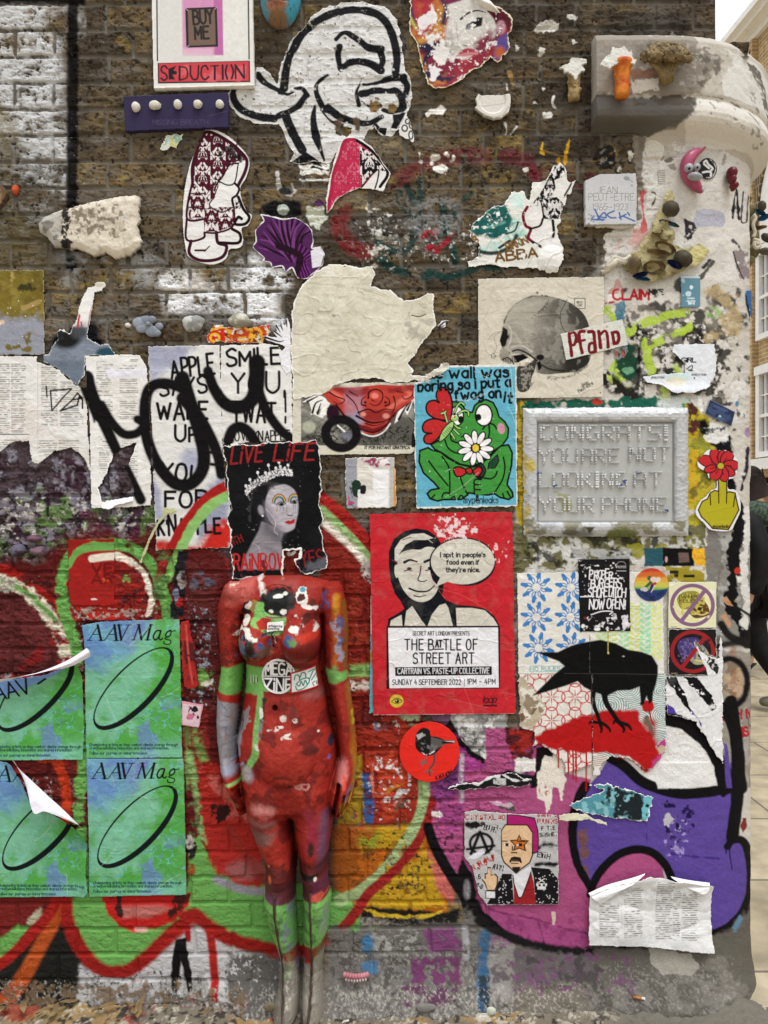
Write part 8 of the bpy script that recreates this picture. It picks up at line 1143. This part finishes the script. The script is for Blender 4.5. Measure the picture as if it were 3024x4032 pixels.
for (x0,y0,x1,y1,w0,w1,h,cols,l,bx_,pl) in ((795,370,790,578,62,40,.075,('b34e10','d9852a'),'broken bright orange broccoli stem with white plaster top',(650,270,890,430),(660,390,690,345,725,322,733,285,765,292,800,283,832,312,850,298,852,345,878,362,862,392,830,372,790,368,750,385,720,412,690,400)),(508,430,506,596,40,34,.012,('6d5836','b59a6a'),'broken tan broccoli stem with white plaster top, left of the capital',(400,320,600,500),(410,408,450,395,480,370,495,345,540,350,580,355,582,380,550,390,570,425,545,430,530,460,515,490,500,455,470,430,445,438,440,415))):
    T=empty('broccoli',zp(13,x1,y1,h),l,'sculpture',GB); bm=bmesh.new(); n=12; pts=[zp(13,x0+(x1-x0)*i/n,y0+(y1-y0)*i/n,h+.012) for i in range(n+1)]; tube(bm,pts,[(w0+(w1-w0)*min(1,i/n*2.4))*U*(1+.10*math.sin(i*2.3)*math.sin(i*.9+1)) for i in range(n+1)],14)
    for u_,v_,r in ((.95,.62,15),(-.7,.85,12),(-.9,.35,11),(.8,.25,10),(.1,.5,12)): ball(bm,zp(13,x1+w1*u_,y0+(y1-y0)*v_,h+.016+.01*(abs(u_)<.5)),r*U,8)
    adopt(mesh_obj('stem',bm,fm('stem_paint',*cols,bs=420,bump=.7),None,True),T); at(13); c=Cv(*bx_,1.5,'d6d4cd'); c.rgb *= (.9+.16*fbm(c.X,c.Y,30,3,3))[...,None]; cut(c,pl,rough=4,rs=12); adopt(sheet(c,'plaster','','',0,mat='stone',board=.006,base=lambda X,Y: np.full_like(X,h+.024),lift=lambda X,Y: .004*fbm(X,Y,20,3,5),parent=T,h0=h+.022),T)
# painted face mask,cut by the top edge of the picture
at(12); c=Cv(185,-190,440,200,1.8,'7d6450'); X,Y=c.X,c.Y; lx,ly=(X-900)*1.508,Y*1.508; W=c.all()
poly(c,(185,-190,240,-190,255,40,250,110,300,200,185,200),'4f8290',soft=24); poly(c,(330,-190,440,-190,440,60,400,150,350,190,340,60),'3f8fa6',soft=20); ell(c,300,90,60,40,'9a6a50',soft=24); ell(c,300,160,60,40,'7a5a3c',soft=24); stroke(c,(266,72,300,66,340,76),10,'4a2a24',soft=3); stroke(c,(262,70,300,84,340,78),14,'9c6a5a',soft=5,a=.7); rm=random.Random(2)
for i in range(120): x,y=rm.uniform(195,430),rm.uniform(-120,190); stroke(c,(x,y,x+rm.uniform(-3,3),y+12),3,'2a4a58',sm=0,a=.8)
e=1-((lx-313)/122)**2-((ly-10)/185)**2; prof=.05*np.sqrt(np.clip(e,0,1))+.022*np.exp(-((lx-300)/26)**2-((ly-10)/44)**2)+.012*np.exp(-((lx-300)/22)**2-((ly-42)/12)**2)+.008*np.exp(-((lx-302)/36)**2-((ly-66)/7)**2)+.008*np.exp(-((lx-302)/34)**2-((ly-86)/8)**2)-.006*np.exp(-((lx-302)/40)**2-((ly-76)/3)**2)
c.A=np.where(e>0,1.,0.); sheet(c,'face_mask','small painted face mask in teal and tan at the top edge','mask',0,'body',board=.004,lift=lambda a,b: prof,ecol='4a3a2e')
# broken white disc
at(12); c=Cv(1450,560,1680,730,1.6,'cfcbc3'); X,Y=c.X,c.Y; rr=np.hypot(X-1937,(Y-404))*1.508; cut(c,(1458,655,1472,640,1462,600,1480,578,1668,574,1672,620,1660,680,1620,712,1570,720,1510,700),rough=2); stroke(c,(1500,690,1560,712,1620,700,1660,650),5,'9a958c',soft=3); stroke(c,(1465,650,1530,640,1640,625),4,'a8a399',soft=3); sheet(c,'plaster_disc','broken half of a white round disc on the brick','disc',0,'stone',board=.012,lift=lambda a,b: .006*sst(70,84,rr),ecol='b5b0a6')
# pale slab of stone
at(11); c=Cv(230,1160,865,1555,2.2,'cfc6b6'); n_=fbm(c.X,c.Y,60,5,5); blend(c,c.all(),sst(.5,.72,fbm(c.X,c.Y,24,5,6))*.4,'8f806c'); spk(c,(420,1200,780,1440),14,.52,'6d604f',3,.85,5,.09); spk(c,(360,1230,450,1500),18,.50,'1c1a18',4); poly(c,(235,1300,390,1250,385,1480,330,1480,250,1400),'9f9c95',soft=10,rough=10,a=.8); spk(c,(240,1280,400,1480),24,.54,'77736b',6); stroke(c,(405,1250,400,1490),44,'201e1c',soft=10,rough=10,fl=(20,.38)); ell(c,760,1315,14,10,'aeb4bc',rough=4)
q=(242,1340,270,1300,380,1255,440,1240,560,1210,690,1182,800,1170,835,1178,838,1250,828,1400,852,1440,840,1480,780,1525,690,1545,640,1515,570,1530,470,1490,400,1478,330,1475,290,1420,250,1390); cut(c,q,rough=6); W,sd=psd(c,cat(tp(q),True),60); dm=np.zeros_like(c.A); dm[W]=np.clip(-sd,0,40)
sheet(c,'stone_slab','rough pale stone slab fixed to the brick, crossed by the black stripe','stone',0,'stone',board=.012,lift=lambda a,b: .016*np.sqrt(np.clip(dm/26,0,1))+(n_-.5)*.012,ecol='8f8676')
# carved stone plaque
at(13); c=Cv(555,1025,890,1370,1.6,'bdbdbf'); grime(c,.2,'a5a4a3',60,3); CV='8f8d8a'
for s,x0,y,x1,h in (('JEAN',640,1158,760,40),('PEUT-ETRE',590,1200,858,42),('1965-1923',610,1255,822,36)): text(c,s,x0+2,y+2,x1+2,h,6,'dedee0',gap=1.8); text(c,s,x0,y,x1,h,5.5,CV,gap=1.8)
for q in ((640,1310,680,1270,690,1300,640,1290),(740,1260,700,1280,720,1300,750,1300),(770,1270,780,1310),(770,1300,810,1280),(790,1290,860,1320),(620,1290,610,1310,680,1312),(820,1270,830,1285)): stroke(c,q,9,'3a5a98',soft=3)
stroke(c,(625,1250,650,1300,670,1315),9,'3a5a98'); ell(c,815,1065,16,12,'8f8f92',rough=4); stroke(c,(815,1065,850,1090),5,'8f8f92'); ell(c,845,1110,6,6,'8f8f92'); [ell(c,590+i % 3*14,1280+i*9,6,5,'8a898a') for i in range(7)]
cut(c,(568,1080,655,1042,868,1036,876,1100,872,1338,570,1342),rough=1); sheet(c,'carved_plaque','grey carved stone plaque reading JEAN PEUT-ETRE 1965-1923 with blue scrawl','plaque',0,'stone',board=.02,ecol='9a9892')
c=Cv(600,1335,870,1370,2,'c9c5bb'); cut(c,(605,1342,865,1342,850,1356,780,1364,700,1355,640,1358),rough=3); sheet(c,'plaster_lip','white plaster lip squeezed out under the stone plaque','plaster',0,'stone',board=.008)
# pink crescent with eyes and beak
T=empty('crescent_sculpture',zp(13,1190,1010,.03),'pink crescent moon sculpture with silver eyes and beak','sculpture'); PNK=fm('pink_gloss','8f3450','a8506c',.3,.15); SLV=fm('silver_gloss','8f9296','b5b8bb',.3,.1)
P=[(1276,872,5),(1255,890,12),(1222,905,26),(1190,935,36),(1172,980,38),(1178,1030,40),(1200,1070,38),(1225,1105,30),(1248,1135,18),(1252,1146,10)]; bm=bmesh.new(); q=cat(np.array(P,float),False,4); tube(bm,[zp(13,a,b,.024+.0*r) for a,b,r in q],[r*U for a,b,r in q],14); adopt(mesh_obj('crescent',bm,PNK,None,True),T)
for x,y,r in ((1180,998,26),(1222,992,22)): bm=bmesh.new(); ball(bm,zp(13,x,y,.046),r*U,14); ey=mesh_obj('eye',bm,SLV,None,True); adopt(ey,T); bm=bmesh.new(); ball(bm,zp(13,x+2,y+2,.046+r*U*.85),r*U*.3,8); adopt(mesh_obj('pupil',bm,BLK,None,True),ey)
bm=bmesh.new(); ball(bm,zp(13,1212,1048,.05),(44*U,.016,22*U),14,Matrix.Rotation(.15,3,'Y')); adopt(mesh_obj('beak',bm,SLV,None,True),T); bm=bmesh.new(); ball(bm,zp(13,1257,1125,.03),12*U,10); adopt(mesh_obj('tip',bm,SLV,None,True),T)
c=Cv(1215,940,1345,1085,1.5,'161617'); [stroke(c,q,12,'cfcdca',soft=2) for q in ((1262,975,1275,965,1285,985,1310,1010,1300,1025),(1255,1035,1280,1030,1300,1035,1300,1055),(1262,985,1290,1010))]; stroke(c,epts(1283,1012,45,54,0,40,-70,100),7,'bdbbb8',soft=2,fl=(3.2,.45)); cut(c,epts(1283,1012,54,64,0,50)); sheet(c,'round_sticker','round black sticker with white animal and text beside the pink crescent','sticker',1,'gloss')
T=fm('dark_red_gloss','4f0f1a','6d1a28',.25,.1); bm=bmesh.new(); ball(bm,zp(13,1418,1022,.03),(32*U,.02,34*U),14); ball(bm,zp(13,1420,1060,.03),(24*U,.018,30*U),12); ball(bm,zp(13,1430,1098,.03),(26*U,.018,22*U),12); ball(bm,zp(13,1428,1120,.026),(14*U,.012,12*U),10); one('red_lump',bm,T,'dark red glossy lump with a pinched waist on the column','sculpture')
# shells bedded in yellow foam
FOAM=fm('yellow_foam','8f8350','b5aa78',.85,.6,200); SH1=fm('shell_brown','6a5840','a8926c',.6,.4,180); SH2=fm('shell_dark','4a4438','7a705e',.55,.4,180); SH3=fm('mussel','14163a','2c3470',.3,.2); SHI=fm('shell_pale','b3aa98','cfc8b8',.5,.2); BLUP=fm('blue_paint','1f4f7a','3a7aa0',.5,.2)
def shell(bm,c,a,b,rot,tilt,depth):
    n,m=22,7; rows=[]
    for i in range(m+1):
        s=i/m; ring=[]
        for k in range(n): t=2*math.pi*k/n; ring.append(Vector((a*s*math.cos(t)*(1+.05*math.sin(t*9)),depth*(1-s*s),b*s*math.sin(t)*(1+.05*math.sin(t*7)))))
        rows.append(ring)
    M_=Matrix.Translation(c) @ Matrix.Rotation(rot,4,'Y') @ Matrix.Rotation(tilt,4,'X'); vs=[[bm.verts.new(M_ @ v) for v in r] for r in rows[1:]]; ce=bm.verts.new(M_ @ rows[0][0])
    for k in range(n):
        bm.faces.new((ce,vs[0][k],vs[0][(k+1) % n]))
        for i in range(m-1): bm.faces.new((vs[i][k],vs[i+1][k],vs[i+1][(k+1) % n],vs[i][(k+1) % n]))
    r=bmesh.ops.solidify(bm,geom=bm.faces[:],thickness=.0018)
def cluster(l,at_,foam,shells,extra=()):
    T=empty('shell_cluster',at_,l,'shells'); bm=bmesh.new()
    at(13); c=Cv(660,1120,1300,1700,2.4,'9c9068'); W_=c.all(); blend(c,W_,sst(.45,.65,fbm(c.X,c.Y,60,5,31))*.9,'b8ae84'); blend(c,W_,sst(.5,.66,fbm(c.X,c.Y,40,4,35))*.8,'6a5f3e'); poly(c,(1130,1540,1200,1480,1270,1500,1265,1560,1150,1600),'b9af78',soft=14); poly(c,(990,1130,1080,1150,1040,1330,960,1400,985,1250),'b5aa80',soft=20)
    cut(c,(1010,1180,1060,1150,1095,1190,1080,1290,1045,1330,1090,1400,1080,1460,1150,1480,1215,1465,1270,1500,1262,1555,1200,1600,1120,1620,1040,1680,940,1690,830,1640,770,1580,800,1530,870,1500,900,1450,940,1390,960,1330,985,1250),rough=14,rs=40)
    fo=sheet(c,'foam','','',0,mat='stone',parent=T,conf=1,lift=lambda X,Y: .004+.026*fbm(X,Y,70,5,37)**1.3); adopt(fo,T); bm.free()
    for x,y,a,b,rot,tilt,dep,mt,h in shells: bm=bmesh.new(); shell(bm,zp(13,x,y,h),a*U,b*U,math.radians(rot),math.radians(tilt),dep); adopt(mesh_obj('shell',bm,mt,None,True),T)
    for nm,mt,pts,rad in extra: bm=bmesh.new(); q=cat(np.array([zp(13,*p) for p in pts]),False,4); tube(bm,q,[rad]*len(q),8); adopt(mesh_obj(nm,bm,mt,None,True),T)
cluster('cluster of brown shells and blue mussels bedded in yellow foam on the column',zp(13,1000,1480,.01),[(1045,1180,36,.004),(1030,1240,46,.006),(1010,1310,50,.008),(985,1380,56,.01),(950,1440,70,.01),(1010,1500,90,.01),(900,1560,80,.01),(1100,1560,90,.008),(1200,1520,70,.004),(1220,1490,46,.002),(1000,1600,90,.008),(840,1590,60,.006)],
        [(1082,1240,52,50,0,178,.026,SH2,.03),(1040,1385,36,56,-14,-30,.022,SH1,.03),(1000,1370,26,60,-20,-60,.014,SH1,.026),(1050,1470,66,30,22,20,.02,SH1,.034),(1010,1500,70,20,10,40,.016,SH1,.036),(865,1570,34,62,8,170,.022,SH1,.032),(890,1560,20,60,14,-40,.014,SH1,.034),(985,1585,66,40,4,30,.026,SH1,.034),(1150,1535,58,52,10,178,.024,SH2,.034),(1105,1570,48,20,28,30,.014,SH3,.044),(900,1632,46,16,-12,20,.012,SH3,.036),(915,1655,46,12,8,40,.012,BLUP,.036),(1060,1322,50,14,16,30,.012,BLUP,.03),(1090,1330,46,12,22,40,.01,SH2,.03)],
        [('trim',SHI,[(670,1620,.012),(720,1590,.018),(740,1530,.02),(800,1545,.02),(840,1520,.018)],.007),('trim',SHI,[(690,1600,.014),(740,1570,.022),(760,1550,.02),(820,1560,.016)],.009),('trim',SHI,[(700,1590,.02),(715,1555,.02),(750,1540,.016)],.006)])
e_=.5*R
def ze(x,y,o): at(13); v=tp((x,y))[0]; dd=D+R*(1-math.cos(TMAX))+.03; return Vector(((v[0]-1512)*S*dd/D,dd-D+o,ZC-(v[1]-2016)*S*dd/D))
T=empty('shell_cluster',ze(1580,1380,0),'shells, white piping and blue shards in foam round the edge of the column','shells'); bm=bmesh.new()
for x,y,r in ((1550,1180,20),(1560,1240,34),(1570,1320,40),(1575,1400,44),(1580,1480,44),(1560,1540,30)): ball(bm,ze(x,y,.02),(r*U*1.1,.03,r*U*1.2),12)
adopt(mesh_obj('foam',bm,fm('dark_foam','4f4a36','8a7f5a',.85,.6,200),None,True),T)
for x,y,a,b,rot,tl,mt in ((1612,1232,30,36,10,178,SH2),(1625,1300,44,20,-20,30,BLUP),(1605,1270,40,16,30,40,BLUP),(1640,1420,40,30,30,178,SH2),(1635,1500,48,26,0,178,SH2),(1600,1360,50,14,-10,30,SH1)): bm=bmesh.new(); shell(bm,ze(x,y,-.012),a*U,b*U,math.radians(rot),math.radians(tl),.016); adopt(mesh_obj('shell',bm,mt,None,True),T)
for p in ([(1545,1295),(1560,1315),(1550,1335),(1545,1360),(1555,1400),(1545,1430)],[(1545,1440),(1575,1450),(1585,1480),(1560,1490),(1550,1460),(1580,1470)]): bm=bmesh.new(); q=cat(np.array([ze(a,b,-.03) for a,b in p]),False,4); tube(bm,q,[.0055]*len(q),8); adopt(mesh_obj('trim',bm,SHI,None,True),T)
# grey plastic flower,lumps and cones among the torn paper,left
GREY=fm('grey_plastic','6f747e','9096a2',.45,.2); at(21); hb=float(WS(np.array([580.]),np.array([1280.]),WHS)[0]); T=empty('plastic_flower',zp(21,880,430,.01),'grey-blue plastic flower of overlapping discs above the lettered sheet','flower'); bm=bmesh.new()
for x,y,a,b in ((830,410,44,36),(865,395,40,30),(845,440,40,30),(900,390,30,24),(905,460,44,34),(945,430,26,22),(930,470,28,22),(880,430,30,26)): ball(bm,zp(21,x,y,hb+.006+.002*rb.random()),(a*U,.006,b*U),14)
adopt(mesh_obj('petals',bm,GREY,None,True),T); bm=bmesh.new(); ball(bm,zp(21,880,415,hb+.014),(16*U,.005,14*U),10); adopt(mesh_obj('centre',bm,GREY,None,True),T)
l_=blob('crumpled_lump',1148,412,62,54,hb,.018,'8a8a88',None,'stone',.35,3,'b9b8b4'); lab(l_,'crumpled grey lump between the plastic flower and the paper cone','lump')
l_=blob('paper_cone',1425,400,76,44,hb,.02,'8f8a7c',None,'stone',.3,5,'c2bdb0'); lab(l_,'speckled grey-cream paper cone above the red and yellow scrap','paper cone')
l_=blob('glue_lump',762,425,20,16,hb,.008,'c9c6c0',None,'stone',.3,6); lab(l_,'small white glue lump left of the grey plastic flower','glue')
at(31)
for i,(x,y,a,b,l,cl) in enumerate(((208,182,46,24,'upper dull mauve ridged plug stuck on the purple-black wall','6a4a58'),(235,256,58,30,'lower mauve ridged plug stuck on the purple-black wall','755a66'),(108,255,44,44,'dull grey rounded lump beside the mauve plugs','5f5a6a'))): lab(blob('wall_plug',x,y,a,b,.008,.024,cl,None,'stone',.2,20+i,'3f2f38'),l,'plug','plugs on the dark wall')
# pink dentures low on the wall
T=empty('dentures',zp(42,755,1380,.05),'pink and white dentures stuck low on the wall','dentures'); bm=bmesh.new(); hb=float(WS(np.array([1400.]),np.array([3847.]),WH)[0])
for i in range(9): ball(bm,zp(42,690+i*16.5,1366+10*math.sin(i/8*math.pi),hb+.012+.01*math.sin(i/8*math.pi)),(13*U,.008,17*U),10)
adopt(mesh_obj('gum',bm,fm('pink_gum','a8606c','c48a92',.4,.1),None,True),T); bm=bmesh.new()
for i in range(8): ball(bm,zp(42,698+i*16.5,1392+9*math.sin((i+.5)/8*math.pi),hb+.014+.01*math.sin((i+.5)/8*math.pi)),(7*U,.005,11*U),8)
adopt(mesh_obj('teeth',bm,fm('old_teeth','b59a92','d0bcb4',.4,.1),None,True),T)
# scraps of brown board with an orange fleck at the left edge; blue sticker on the column edge
at(11); c=Cv(-150,1085,60,1260,2,'5f4a38'); spk(c,(-150,1090,55,1255),40,.52,'8a6a4a',3); cut(c,(-145,1100,0,1095,40,1130,52,1150,40,1180,0,1240,-145,1255),rough=4); sheet(c,'board_scrap','brown scrap of board at the left edge','board',0,'stone',board=.016)
lab(blob('glue_lump',92,1128,18,30,.008,.01,'b8502c',None,'body',.4,41),'small orange lump of glue by the brown board scrap','glue')
at(23); c=Cv(1495,215,1540,390,2,'2a5f9a'); [ell(c,1515,y,5,8,'d5dce4') for y in (335,352,368)]; cut(c,(1500,222,1536,218,1536,386,1525,370,1508,290),rough=2); sheet(c,'sticker','blue sliver of sticker wrapping the edge of the column','sticker',2,'gloss')
# litter on the ground
def gp(px,py): dd=ZC*D/((py-2016)*S); return Vector(((px-1512)*S*dd/D,dd-D,0))
bm=bmesh.new(); tube(bm,[(2480-1512)*S*Vector((1,0,0))+Vector((0,-.03,.045)),(2510-1512)*S*Vector((1,0,0))+Vector((0,-.035,.044))],[.004,.004],12); T=one('cigarette_end',bm,fm('cork_tip','9c5f30','b57a44',.7),'cigarette end with orange tip at the foot of the column','cigarette'); bm=bmesh.new(); tube(bm,[(2510-1512)*S*Vector((1,0,0))+Vector((0,-.035,.044)),(2523-1512)*S*Vector((1,0,0))+Vector((0,-.037,.0435))],[.0039,.0036],12); adopt(mesh_obj('paper',bm,fm('cigarette_paper','cfccc5','dedbd4'),None,True),T)
at(42)
for x,y,a,b,cl,l in ((1560,1585,30,24,'b5b8a8','round pale bottle cap on the ground under the pixel poster'),(1170,1565,62,26,'77746c','flat grey pebble on the ledge by the dentures'),(250,1560,40,26,'6f6450','pale dry leaf left of the feet of the mannequin')): lab(blob('bottle_cap' if a==30 else 'pebble' if a==62 else 'dry_leaf',x,y,a,b,float(WS(np.array([900+x/1.508]),np.array([2932+y/1.508]),WH)[0]),.005,cl,None,'stone',.1 if a==30 else .3,int(x)),l,{30: 'bottle cap',62: 'pebble',40: 'leaf'}[a])
for x0,y0,l,q in ((1450,1510,'torn cream paper scrap on the ground by the bottle cap',(1450,1545,1480,1525,1550,1512,1545,1545,1500,1560,1490,1570,1455,1568)),(660,1535,'small white paper scrap on the ground by the dentures',(665,1560,690,1542,720,1545,715,1570,680,1578))):
    c=Cv(x0-20,y0-20,x0+130,y0+80,1.6,'d0ccc2'); cut(c,q,rough=3); sheet(c,'paper_scrap',l,'paper',4,lift=lambda X,Y: .012*fbm(X,Y,30,2,3))
DL=fm('dead_leaf','5f4a30','8f7a54',.8)
rl=random.Random(9)
for i in range(16):
    bm=bmesh.new(); p=Vector((rl.uniform(-1.08,-.42),rl.uniform(-.07,-.015),.022)); a=rl.uniform(0,3.1); L_=rl.uniform(.012,.03); vs=[]
    for k in range(7): t=k/6; wd=L_*.35*math.sin(math.pi*t)+.001; z=.006*math.sin(t*3+i)+.004; d=Vector((math.cos(a),math.sin(a),0)); n=Vector((-d.y,d.x,0)); vs.append((bm.verts.new(p+d*L_*(t-.5)*2+n*wd+Vector((0,0,z+.004))),bm.verts.new(p+d*L_*(t-.5)*2+Vector((0,0,z))),bm.verts.new(p+d*L_*(t-.5)*2-n*wd+Vector((0,0,z+.005)))))
    for u,v in zip(vs,vs[1:]): bm.faces.new((u[0],u[1],v[1],v[0])); bm.faces.new((u[1],u[2],v[2],v[1]))
    one('dead_leaf',bm,DL,'curled brown dead leaf on the ground at the wall foot, left of the mannequin','leaf','dead leaves along the wall foot')
